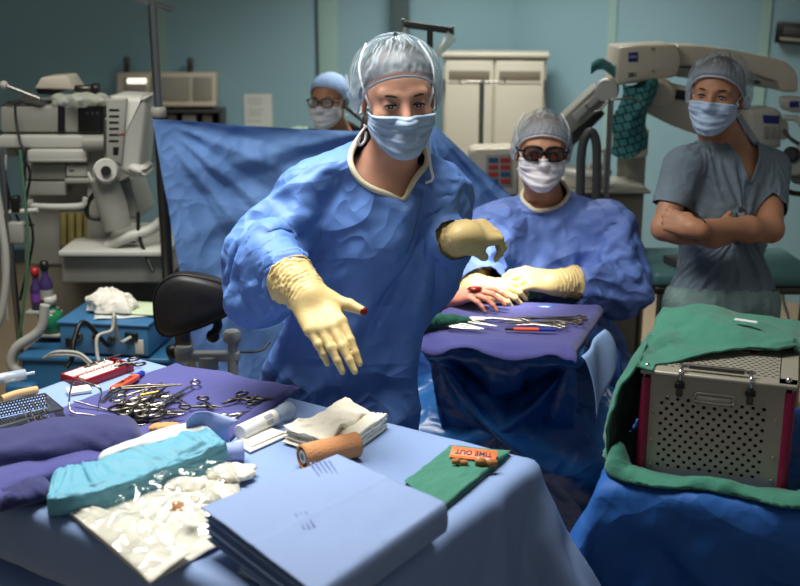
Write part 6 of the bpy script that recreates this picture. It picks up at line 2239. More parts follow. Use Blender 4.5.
def table_cover():
    wdt, dep = (B_ - A_).length, .715
    c = tb(wdt / 2, dep / 2)
    col = box_obj((c.x, c.y, TZ - .06), (wdt, dep, .12), TANG)
    lc = tb(wdt / 2 + .09, dep / 2 + .07)
    low = box_obj((lc.x, lc.y, .1), (wdt + .14, dep + .10, .2), TANG)
    b0 = tb(wdt - .03, .03, -.04); b1 = tb(wdt + .15, -.05, -.62)
    cone = MB().cyl(b0, b1, .03, 16, .09).build('tmp_cone', D['drape'])
    c0 = tb(wdt - .03, dep - .05, -.04); c1 = tb(wdt + .12, dep - .02, -.62)
    cone2 = MB().cyl(c0, c1, .03, 16, .09).build('tmp_cone', D['drape'])
    nx, ny = 92, 74
    ox = .62; X = wdt + 2 * ox; Yd = dep + 2 * ox
    def f(u, v):
        return tb(-ox + X * u, -ox + Yd * v, .002) + Vector((0, 0, .0015 * fbm(u * 6, v * 6)))
    o = grid_obj('table_cover', f, nx, ny, D['table'])
    pins = []
    for i in range(nx):
        for j in range(ny):
            x, y = -ox + X * i / (nx - 1), -ox + Yd * j / (ny - 1)
            if .03 < x < wdt - .03 and .03 < y < dep - .03: pins.append((i * ny + j, 1.0))
    cloth(o, 30, pins, [col, low, cone, cone2], shrink=-.015, bend=3.0, tens=25, mass=.3, thick=.003)
    finish(o, 0, 1)
    tag(o, 'light blue sheet covering the large instrument table in front', 'drape')
    bpy.data.objects.remove(col); bpy.data.objects.remove(low); bpy.data.objects.remove(cone); bpy.data.objects.remove(cone2)
table_cover()

# --- purple towel flat on the table
def flat_towel():
    q = [atz(176, 366, TZ), atz(300, 391, TZ), atz(208, 458, TZ), atz(40, 420, TZ)]
    def f(u, v):
        p = q[0].lerp(q[1], u).lerp(q[3].lerp(q[2], u), v)
        x, y = p.x, p.y
        h = .0035 + .003 * abs(fbm(x * 9, y * 9, 2.0)) + .006 * max(0, fbm(x * 4 + 3, y * 7, 6.0))
        e = min(u, 1 - u, v, 1 - v)
        if u > .93: h += .008 * math.sin((u - .93) / .07 * PI)
        w = .008 * fbm(u * 4, v * 4, 9.0)
        return Vector((p.x + w, p.y + w, TZ + .004 + h * min(1, e * 30 + .2)))
    o = grid_obj('instrument_towel', f, 80, 60, D['towel']); finish(o, .003)
    tag(o, 'purple towel lying flat on the instrument table under the clamps', 'towel')
flat_towel()
H0 = .013      # height of the towel's upper face over the sheet

def instrument(kind, a, b, name, label, group=None, h=H0, open_=.0, m=None, w=1.0, bend=0.0, tilt=0.0, zz=None):
    """a: tip, b: ring end (world points on the cloth)"""
    m = m or F_['ss']
    d = b - a; L = d.length
    ang = math.atan2(d.y, d.x)
    t = thing(name, label, kind if kind in ('scissors', 'forceps') else 'clamp', (a.x, a.y, (zz if zz is not None else TZ + .004 + h) + .004), ang, group)
    if tilt: t.rotation_euler = (0, -tilt, ang)
    r = .0026 * w
    if kind == 'forceps':
        for s in (-1, 1):
            pts = [(0, s * .001, .004), (L * .25, s * .004, .004), (L * .6, s * .008, .004), (L * .9, s * .006, .004), (L, s * .001, .004)]
            MB().tube(bez(pts, 16), [.0013 + .0022 * min(1, k / 8) for k in range(17)][:len(bez(pts, 16))], 8).build('blade', m, t)
        MB().cyl((L * .94, 0, .004), (L, 0, .004), .004, 10).build('joint', m, t)
        return t
    jx = L * .36
    ro = .013 * w
    for s in (-1, 1):
        mb = MB()
        tipy = s * open_ * jx
        pts = [(0, tipy + s * .0006, .001), (jx * .55, tipy * .5 + s * .001, .002), (jx, 0, .002 + s * .0012), (jx + (L - jx) * .35, -s * (.0075 + open_ * L * .25) * w, .002 + s * .0008),
               (L - ro * 2.1, -s * (.0125 + open_ * L * .55) * w, .002)]
        P = bez(pts, 24)
        n = len(P)
        mb.tube(P, [.0012 + .0022 * min(1, k / (n * .35)) if k < n * .5 else .0034 - .0008 * (k - n * .5) / (n * .5) for k in range(n)], 8)
        c = Vector((L - ro, -s * (.0155 + open_ * L * .62) * w, .002))
        ring = [c + Vector((ro * 1.12 * math.cos(2 * PI * k / 20), ro * .82 * math.sin(2 * PI * k / 20), 0)) for k in range(20)]
        mb.tube(ring, r, 6, closed=True)
        mb.build('ring_handle', m, t)
    MB().box((jx, 0, .002), (.015, .0085 * w, .0075), bev=.0018).build('box_lock', m, t)
    if kind != 'scissors':
        MB().box((L - ro * 2.6, 0, .002), (.004, .017, .003), bev=.0008).build('ratchet', m, t)
    return t

def instruments():
    # single ones lying apart on the purple towel
    def px(x, y): return atz(x, y, TZ + .004 + H0)
    instrument('scissors', px(176.5, 407), px(172, 385), 'scissors', 'open ring-handled scissors standing spread on the purple towel at the end of the clamp pile', open_=.42, w=1.0)
    instrument('clamp', px(219, 411), px(190, 404), 'towel_clamp', 'small open clamp lying between the scissors and the jointed clamp on the purple towel', open_=.32, m=F_['ssd'], w=.95)
    instrument('clamp', px(222, 406), px(252, 397), 'towel_clamp', 'clamp with a raised ring near the far edge of the flat purple towel', m=F_['ssd'], open_=.1)
    instrument('clamp', px(273, 401), px(246, 404), 'towel_clamp', 'clamp with a hooked jaw lying toward the right edge of the purple towel', m=F_['ssd'], w=.9)
    instrument('scissors', px(252, 413), px(222, 423), 'scissors', 'closed scissors half hidden beside the white labelled tube', m=F_['ss'])
    instrument('clamp', px(114, 370), tp(142, 366, .01), 'needle_holder', 'ring-handled needle holder leaning over the edge of the red box', h=.018, m=F_['ssd'], open_=.14)
    # the pile: rings in a bunch, tips to the right
    rr = random.Random(21)
    labs = ['topmost clamp of the heap beside the wire basket', 'long clamp reaching farthest right out of the heap', 'clamp at the near side of the heap', 'clamp at the far side of the heap']
    heap = [((186, 411), (139, 417), 0.0), ((184, 416), (132, 421), .004), ((181, 404), (136, 409), .006), ((186, 397), (134, 405), .010), ((178, 419), (128, 416), .012), ((170, 398), (126, 409), .016),
            ((176, 409), (122, 413), .02), ((172, 414), (124, 406), .024), ((166, 405), (118, 411), .028), ((163, 395), (121, 401), .032), ((184, 408), (146, 413), .034), ((176, 414), (141, 411), .038), ((168, 402), (132, 413), .041)]
    for k, (a, b, hh) in enumerate(heap):
        instrument('clamp', atz(a[0], a[1], TZ + .004 + H0 + .004), atz(b[0], b[1], TZ + .02 + hh), 'haemostat', 'steel clamp in the heap of clamps between the wire basket and the open scissors', 'heaped steel clamps', h=H0 + hh * .9, m=F_['ss'] if k % 2 else F_['ssd'], tilt=-.02, w=1.35)
    instrument('forceps', atz(183, 394, TZ + .03), atz(118, 398, TZ + .03), 'forceps', 'long steel forceps with a gilt end lying across the far side of the clamp heap', h=H0 + .028, m=F_['ssd'])
    t = MB().cyl(atz(140, 395.5, TZ + .055), atz(158, 392, TZ + .055), .0035, 10).build('gilt_handle', F_['gold']); tag(t, 'short gilt instrument handle on the far side of the clamp heap', 'instrument')
    for k in range(2):
        a, b = atz(120 + k * 4, 388 + k * 2, TZ + .085), atz(101 + k * 2, 402 + k, TZ + .04)
        t = MB().tube([a, a.lerp(b, .5) + Vector((0, 0, .004)), b], [.004, .0055, .003], 10).build('retractor', F_['ss']); tag(t, ('shiny steel retractor slanting from the orange marker to the heap, the upper of two', 'shiny steel retractor slanting from the orange marker to the heap, the lower of two')[k], 'retractor')
instruments()

def red_box():
    z = TZ + .004
    q = [atz(61, 379, z), atz(107, 366, z), atz(133, 371, z), atz(90, 389, z)]
    c = sum(q, Vector()) / 4
    ex = (q[2] - q[3] + q[1] - q[0]); ang = math.atan2(ex.y, ex.x)
    L, Wd, Hh = .155, .085, .02
    t = thing('needle_box', 'red plastic needle box holding white strips and needles at the far corner of the table', 'box', (c.x, c.y, z), ang)
    b = MB()
    b.box((0, 0, .0015), (L, Wd, .003))
    for s in (-1, 1):
        b.box((0, s * (Wd / 2 - .002), Hh / 2), (L, .004, Hh), bev=.001)
        b.box((s * (L / 2 - .002), 0, Hh / 2), (.004, Wd, Hh), bev=.001)
    b.box((0, .004, Hh / 2 - .002), (L - .004, .004, Hh - .004))
    b.build('tray', F_['redbox'], t)
    MB().box((-.008, .021, .015), (L * .82, .03, .012), bev=.002).build('foam_strip', F_['card'], t)
    MB().box((.0, -.018, .013), (L * .8, .026, .012), bev=.002).build('foam_strip', F_['card'], t)
    rr = random.Random(2)
    for k in range(9):
        x = -.05 + .012 * k; y = (-.018, .021)[k % 2]
        MB().tube(bez([(x, y - .008, .02), (x + .003, y - .004, .029), (x + .004, y + .004, .029), (x + .003, y + .008, .02)], 8), .0009, 5).build('needle', F_['ss'], t)
    MB().cyl((-.02, .024, .024), (.085, .016, .03), .0028, 8).build('blade_handle', F_['ssd'], t)
    # white printed wrapper in front of it
    o = MB().box((0, 0, .006), (.055, .03, .01), rot=(.12, 0, 0), bev=.003).build('wrapper', F_['card'], None, tp(79, 392.5), (0, 0, .45)); tag(o, 'small white printed wrapper in front of the red needle box', 'wrapper')
red_box()

def marker():
    a, b = atz(113, 390, TZ + .035), atz(141, 374, TZ + .02)
    d = b - a; L = d.length
    t = thing('marker', 'marker in an orange TIME OUT sleeve with blue cap, leaning on the clamp heap', 'marker', a)
    q = d.to_track_quat('X', 'Z').to_matrix().to_4x4()
    t.rotation_mode = 'QUATERNION'; t.rotation_quaternion = d.to_track_quat('X', 'Z')
    MB().cyl((0, 0, 0), (L, 0, 0), .0055, 14, bev=.001).build('barrel', F_['tube'], t)
    s = MB().box((L * .42, 0, 0), (L * .8, .021, .0125), bev=.002).build('sleeve', F_['orange2'], t)
    M = frame_m((L * .45, 0, .0066), (1, 0, 0), (0, 1, 0))
    text_obj('lettering', 'TIME OUT', .017, F_['inkblack'], s, M, offset=.0003)
    MB().cyl((L * .84, 0, 0), (L * 1.06, 0, 0), .0075, 14, bev=.002).build('cap', F_['capblue'], t)
marker()

def basket():
    z = TZ + .006
    p = .0066; ny = 5
    zt = .004 + ny * p
    FR, FL = atz(45, 393.5, z + zt), atz(-30, 409.5, z + zt)
    NR = atz(72, 404, z + zt)
    e = FL - FR; e.z = 0; e.normalize()                       # runs left along the far wall
    ang = math.atan2(-e.y, -e.x)
    t = thing('wire_basket', 'punched steel instrument basket with a wire bail at the left edge of the table', 'basket', (FR.x, FR.y, z), ang)
    Wd = .115
    nx = 36; nw = int(Wd / p)
    b = MB(); perf(b, (-nx * p, 0, .004), (1, 0, 0), (0, 0, 1), nx, ny, p, p, .0022, .0008, (0, -1, 0)); b.build('punched_wall', F_['ssd'], t)
    b = MB(); perf(b, (0, -Wd, .004), (0, 1, 0), (0, 0, 1), nw, ny, p, p, .0022, .0008, (-1, 0, 0)); b.build('punched_wall', F_['ssd'], t)
    b = MB(); perf(b, (-nx * p, -Wd, .004), (1, 0, 0), (0, 0, 1), nx, 3, p, p, .0022, .0008, (0, 1, 0)); b.build('punched_wall', F_['ssd'], t)
    b = MB(); perf(b, (-nx * p, -Wd, .003), (1, 0, 0), (0, 1, 0), nx, nw, p, p, .0022, .0008, (0, 0, 1), stag=False); b.build('punched_floor', F_['ssd'], t)
    MB().tube([(-nx * p, 0, zt), (0, 0, zt), (0, -Wd, zt), (-nx * p, -Wd, zt - .012)], .0024, 8).build('rim_wire', F_['ss'], t)
    Mi = (Matrix.Translation((FR.x, FR.y, z)) @ Matrix.Rotation(ang, 4, 'Z')).inverted()
    W_ = lambda x, y, h: Mi @ atz(x, y, z + h)
    MB().tube(bez([W_(69, 401, .03), W_(70.5, 390, .07), W_(75, 380.5, .09), W_(88, 383.5, .09), W_(100, 388.5, .085), W_(100, 398, .06), W_(98, 411, .02)], 60), .0027, 8).build('bail', F_['ss'], t)
    MB().tube(bez([W_(69, 403, .03), W_(72, 412, .015), W_(90, 415, .01), W_(118, 418, .008), W_(122, 414, .008), W_(104, 409, .01), W_(74, 401, .02)], 40), .0024, 8).build('side_rail', F_['ss'], t)
    for k in range(5):
        MB().cyl((-.012 - .014 * k, -Wd + .01, .008), (-.006 - .014 * k, -.01, .03), .0015, 6).build('rack_wire', F_['ss'], t)
    a, c = tp(2, 399, .012), tp(37, 389.5, .012)
    o_ = MB().tube(bez([a, a.lerp(c, .4) + Vector((0, 0, .003)), c], 10), .009, 10).build('roll', F_['wood']); tag(o_, 'tan roll lying behind the punched basket at the left edge', 'roll')
    a, c = tp(-10, 386, .0), tp(40, 377, .0)
    d = c - a
    syr = thing('syringe', 'clear syringe lying along the far left edge of the table', 'syringe', a + Vector((0, 0, .014)), math.atan2(d.y, d.x))
    L = d.length
    MB().cyl((0, 0, 0), (L * .72, 0, 0), .013, 16, bev=.001).build('barrel', F_['tubeclear'], syr)
    MB().cyl((L * .72, 0, 0), (L * .9, 0, 0), .004, 10).build('nozzle', F_['tubeclear'], syr)
    MB().cyl((-.04, 0, 0), (L * .3, 0, 0), .008, 10).build('plunger', F_['tube'], syr)
basket()

# --- soft bundles at the near left
def bundle(name, lab, cat, m, path, wd, ht, seed, sq=(.75, .8), crease=0.0, wr=.006, nz=14.0, flat=.0, nu=90, nv=26, ends=.16, ridge=0.0, base=None):
    """lying roll or folded heap: path of (x, y) on the table; ht above the sheet"""
    P = bez(path, nu)
    N = len(P)
    z0 = TZ + .005 if base is None else base
    def f(u, v):
        i = u * (N - 1); k = int(min(N - 2, i)); p = P[k].lerp(P[k + 1], i - k)
        t = (P[k + 1] - P[k]); t.z = 0; t.normalize(); nrm = Vector((-t.y, t.x, 0))
        e = min(u, 1 - u) / ends
        e = 1 if e >= 1 else math.sqrt(max(0, 1 - (1 - e) ** 2))
        a = 2 * PI * v
        w = (wd(u) if callable(wd) else wd) * (.25 + .75 * e)
        h = (ht(u) if callable(ht) else ht) * (.1 + .9 * e)
        ca, sa = math.cos(a), math.sin(a)
        n_ = fbm(u * nz * .4 + seed, math.cos(a) * 1.4 + seed, math.sin(a) * 1.4)
        n2 = fbm(u * nz + seed, math.cos(a) * 3.2, math.sin(a) * 3.2 + seed)
        rad = 1 + .12 * n_ + .05 * n2
        x = math.copysign(abs(ca) ** sq[0], ca) * w * rad
        z = (math.copysign(abs(sa) ** sq[1], sa) * .5 + .5) * h * (rad if sa > 0 else 1)
        if crease:
            cr = abs(((u * 9 + 2.2 * v + 1.4 * fbm(u * 5 + seed, v * 4)) % 1) - .5) * 2
            cr2 = abs(((u * 5 - 5 * v + 1.2 * fbm(u * 6, v * 5 + seed)) % 1) - .5) * 2
            z += crease * (cr * cr2 - .3) * (.3 + max(0, sa)); x *= 1 + .6 * crease / .01 * .06 * (cr - .5)
        if ridge and sa > 0: z += ridge * abs(((v * 7 + .3 * n_) % 1) - .5)
        return Vector((p.x, p.y, 0)) + nrm * x + Vector((0, 0, z0 + max(.0, z)))
    mb = MB(); mb.grid(f, N, nv, wrapu=False)
    # close the seam in v and the ends
    o = mb.build(name, m)
    bm = bmesh.new(); bm.from_mesh(o.data); bmesh.ops.remove_doubles(bm, verts=bm.verts, dist=.0002); bmesh.ops.holes_fill(bm, edges=[e for e in bm.edges if e.is_boundary]); bmesh.ops.recalc_face_normals(bm, faces=bm.faces); bm.to_mesh(o.data); bm.free()
    o.data.polygons.foreach_set('use_smooth', [True] * len(o.data.polygons))
    tag(o, lab, cat)
    return o

def soft_goods():
    g = lambda x, y, h=0.0: atz(x, y, TZ + h)
    bundle('folded_towel', 'large rolled purple-blue towel at the left edge, the upper of the pair', 'towel', F_['navy'], [g(-60, 462, .05), g(20, 452, .05), g(90, 437, .05), g(146, 430, .05)], .068, lambda u: .085 - .05 * max(0, u - .5), 1.0, nz=8, ends=.12)
    bundle('folded_towel', 'lower purple towel folded beneath the big roll, in front of it', 'towel', D['towel'], [g(-50, 520, .02), g(30, 480, .02), g(110, 455, .02), g(175, 432, .02)], .05, lambda u: .055 - .02 * u, 5.0, nz=8, ends=.1)
    bundle('folded_towel', 'dark crumpled towel end in the shade of the purple pile at the left', 'towel', F_['navy'], [g(-50, 520, .0), g(5, 506, .0), g(52, 494, .0)], .055, .042, 9.0, nz=10, ends=.2)
    bundle('wrapped_bundle', 'glossy teal wrapped bundle in front of the purple towels', 'bundle', F_['tealpack'], [g(48, 497, .02), g(95, 487, .03), g(165, 466, .03), g(219, 449, .03)], lambda u: .07 - .02 * u, lambda u: .05 + .016 * u, 3.0, nz=9, ends=.05, sq=(.45, .6), crease=.005, nu=140, nv=60)
    bundle('folded_cloth', 'pale grey folded cloth tucked along the top of the teal bundle', 'cloth', F_['greycloth'], [g(98, 459, .05), g(150, 441, .06), g(212, 424, .07)], lambda u: .012 + .02 * u, lambda u: .02 + .02 * u, 7.0, nz=6, ends=.12, base=TZ + .04, sq=(.5, .6))
    bundle('bandage_end', 'tan bandage end peeping out behind the pale grey folded cloth', 'bandage', F_['tan'], [g(148, 428, .055), g(166, 424.5, .06), g(182, 425, .06)], .014, .012, 2.5, ends=.3, nu=40, base=TZ + .05)
    # lavender sheet with a rolled end
    q = [atz(190, 436, TZ + .075), atz(236, 436, TZ + .06), atz(224, 470, TZ + .02), atz(208, 472, TZ + .03)]
    P0, P1 = g(203, 452, .03), g(250, 462, .0)
    d = (P1 - P0); d.z = 0; d.normalize(); nrm = Vector((-d.y, d.x, 0))
    t = thing('rolled_drape', 'lavender paper drape with a rolled end beside the teal bundle', 'drape', (P0.x, P0.y, TZ + .004))
    mb = MB()
    def f(u, v):
        th = v * 5.2 * PI; r = .019 - .0026 * th / PI * .8
        ll = .095 * (u - .15)
        return d * ll + nrm * (r * math.cos(th)) + Vector((0, 0, .021 + r * math.sin(th)))
    mb.grid(f, 10, 70); o = mb.build('roll', F_['lav'], t); finish(o, .0012)
    mb = MB()
    def f2(u, v):
        # stiff sheet standing over the roll, top curling to the right
        p = d * (-.03 + .085 * u) + nrm * (.03 - .012 * v)
        z = .004 + .10 * v
        if v > .75: p = p + d * ((v - .75) / .25) ** 2 * .02
        return p + Vector((0, 0, z - .02 * u * v)) + nrm * (.014 * math.sin(u * 4) * v)
    mb.grid(f2, 16, 18); o = mb.build('sheet', F_['lav'], t); finish(o, .0012)
soft_goods()

def pouch():
    # outline on the table: a at the far left, then along the teal bundle, under the pack, and the loose corner near the front edge
    g = lambda x, y, h=0.0: atz(x, y, TZ + .006 + h)
    q = [g(57, 506), g(232, 462), g(250, 530), g(150, 586)]
    O = g(150, 520)
    t = thing('sterile_pouch', 'opened white paper pouch with crinkled clear film lying left of the folded blue pack', 'pouch', O)
    quad = lambda u, v: q[0].lerp(q[1], u).lerp(q[3].lerp(q[2], u), v)
    def back(u, v):
        return quad(u, v) - O + Vector((0, 0, .003 + .010 * math.sin(PI * u) * math.sin(PI * v) + .004 * abs(fbm(u * 3, v * 3, 2.0))))
    o = grid_obj('paper_back', back, 30, 30, F_['pouchpaper']); o.parent = t; finish(o, .0012)
    def tri(x): return abs((x % 1) - .5) * 2
    def film(u, v):
        e = (math.sin(PI * min(1, u * .95 + .03)) * math.sin(PI * min(1, v * .95 + .03))) ** .6
        a = tri(u * 1.7 + v * 1.2 + .5 * fbm(u * 2.0, v * 2.0, 4.0)); b = tri(u * 2.6 - v * 2.2 + .6 * fbm(u * 2.6, v * 2.6, 8.0)); c_ = tri(u * 5 + v * 6 + 1.2 * fbm(u * 4, v * 4, 1.0))
        return quad(u, v * .95) - O + Vector((0, 0, .012 + e * (.020 + .020 * a + .016 * b + .005 * c_) * (.55 + .8 * u)))
    o = grid_obj('clear_film', film, 90, 80, F_['pouchfilm']); o.parent = t
    def strip(u, v):
        pp_ = q[0].lerp(q[3], u).lerp(q[1].lerp(q[2], u), (.05 + .34 * u ** 1.2) * v)
        return pp_ - O + Vector((0, 0, .006 + .020 * v * (1 - .4 * v) + .004 * fbm(u * 4, v * 2) + .006 * math.sin(u * PI)))
    o = grid_obj('paper_flap', strip, 30, 12, F_['pouchpaper']); o.parent = t; finish(o, .0012)
    for k, (x, y, s, m) in enumerate(((185, 492, .04, F_['sponge']), (205, 505, .03, F_['pouchpaper']), (178, 515, .022, F_['tan']), (232, 478, .05, F_['sponge']))):
        c = g(x, y) - O
        mb = MB()
        def f(u, v, s=s, k=k):
            a = 2 * PI * u; th = PI * v
            r = s * (1 + .35 * fbm(math.cos(a) * 1.6 + k * 3, math.sin(a) * 1.6, v * 2.2))
            return c + Vector((r * math.sin(th) * math.cos(a), r * .7 * math.sin(th) * math.sin(a), .012 + .014 * math.cos(th)))
        mb.grid(f, 26, 12, wrapu=True); mb.build('swab', m, t)
    # a pointed corner of white paper standing up through it
    P = [g(187, 519, .04), g(183, 500, .055), g(203, 506, .045)]
    c = [p - O for p in P]
    n = (c[1] - c[0]).cross(c[2] - c[0]).normalized() * .0012
    mb = MB(); mb.add(c + [p - n for p in c], [[0, 1, 2], [5, 4, 3], [0, 3, 4, 1], [1, 4, 5, 2], [2, 5, 3, 0]])
    mb.build('paper_corner', F_['card'], t)
pouch()

def folded(name, q, base, layers, th, m, lab, cat, edge_m=None, seed=0.0, par=None, fold_sides=(0, 1), slack=.006):
    """flat stack of folded layers: q are the four corners of its top (world xy)"""
    c = sum(q, Vector()) / 4
    rr = random.Random(int(seed * 10) + 1)
    t = thing(name, lab, cat, (c.x, c.y, base))
    for k in range(layers):
        z0 = th * k
        off = Vector((rr.uniform(-slack, slack), rr.uniform(-slack, slack), 0)) * (1 if k < layers - 1 else 0)
        sc = 1 + rr.uniform(-.02, .01) * (1 if k < layers - 1 else 0)
        def f(u, v, k=k, off=off, sc=sc, z0=z0):
            # closed loop round the slab in v: top then bottom with rounded folds
            a = v * 2
            top = a <= 1
            w = a if top else 2 - a
            W2 = .5 + (w - .5)
            p = q[0].lerp(q[1], u).lerp(q[3].lerp(q[2], u), W2)
            p = c + (p - c) * sc
            e = min(w, 1 - w) / .035
            h = math.sqrt(max(0, 1 - (1 - min(1, e)) ** 2))
            wav = .0022 * fbm(u * 3 + seed, w * 3, k * .7) + .0022 * fbm(u * 8, w * 8, k + seed)
            z = z0 + th * .5 + (h * th * .46 if top else -h * th * .46) + (wav if (top or k) else 0)
            e2 = min(u, 1 - u) / .03
            if e2 < 1: z = z0 + th * .5 + (z - z0 - th * .5) * math.sqrt(max(0, 1 - (1 - e2) ** 2) + .02)
            return Vector((p.x - c.x, p.y - c.y, max(0.0005, z))) + off
        mb = MB(); mb.grid(f, 36, 60)
        o = mb.build('fold', m, t)
    return t

def packs():
    g = lambda x, y, z: atz(x, y, z)
    # pale sheet underneath, then the blue pack
    b0 = TZ + .005
    z1 = b0 + .018
    q = [g(238, 566, z1), g(352, 500, z1), g(445, 516, z1), g(330, 610, z1)]
    folded('folded_sheet', q, b0, 2, .009, F_['sheet'], 'pale folded sheet showing beneath the blue pack', 'sheet', seed=2.0)
    z2 = z1 + .055
    q = [g(201, 511, z2), g(337, 458, z2), g(443, 505, z2), g(314, 596, z2)]
    qi = [p for p in q]
    c0 = sum(q, Vector()) / 4
    qi = [q[0].lerp(q[3], .03), q[1].lerp(q[2], .03), q[2].lerp(q[1], .07), q[3].lerp(q[0], .07)]
    t = folded('folded_pack', qi, z1 + .004, 5, .0098, F_['pack'], 'thick folded blue surgical pack in the front middle of the table', 'pack', seed=4.0, slack=.004)
    T_ = .055; zb = .001
    loc_ = Vector(t.location)
    def wrap(u, v):
        # top sheet, round the near right side, a little way back underneath
        L_ = (q[0] - q[3]).length
        arc = T_ * PI / 2
        tot = L_ + arc + L_ * .6
        s_ = v * tot
        r = T_ / 2
        if s_ < L_: w, zz, out = s_ / L_, T_, 0
        elif s_ < L_ + arc:
            a = (s_ - L_) / arc * PI
            w, zz, out = 1, r + r * math.cos(a), r * math.sin(a) * .4
        else: w, zz, out = 1 - (s_ - L_ - arc) / L_, 0, 0
        p = q[0].lerp(q[1], u).lerp(q[3].lerp(q[2], u), w)
        d_ = (q[3] - q[0]); d_.z = 0; d_.normalize()
        p = p + d_ * out
        wav = .0028 * fbm(u * 2.2, w * 2.2, 3.0) + .0012 * fbm(u * 7, w * 7, 5.0) + .0018 * math.exp(-((u - .5) / .012) ** 2) + .0016 * math.exp(-((w - .5) / .012) ** 2)
        if zz == T_: zz += wav
        else: out += wav
        return Vector((p.x - loc_.x, p.y - loc_.y, max(.0008, zz + zb)))
    o = grid_obj('outer_wrap', wrap, 70, 110, F_['pack']); o.parent = t; finish(o, .002)
    c = sum(q, Vector()) / 4
    top = list(t.children)[-1]
    ex = (q[1] - q[0]).normalized()
    ang = math.atan2(ex.y, ex.x)
    rr = random.Random(8)
    for (x, y, n, L) in ((327, 472, 5, .06), (303, 525, 3, .055)):
        p = g(x, y, z2) - Vector(t.location)
        b = MB()
        for k in range(n):
            yy = .012 - k * .0085
            xx = -L / 2
            while xx < L / 2:
                wdt = rr.uniform(.003, .008)
                b.box((xx, yy, 0), (wdt, .004, .0006)); xx += wdt + .0025
        b.build('faded_print', F_['packedge'], t, (p.x, p.y, T_ + .0036), (0, 0, ang - PI / 2 - .45))
packs()

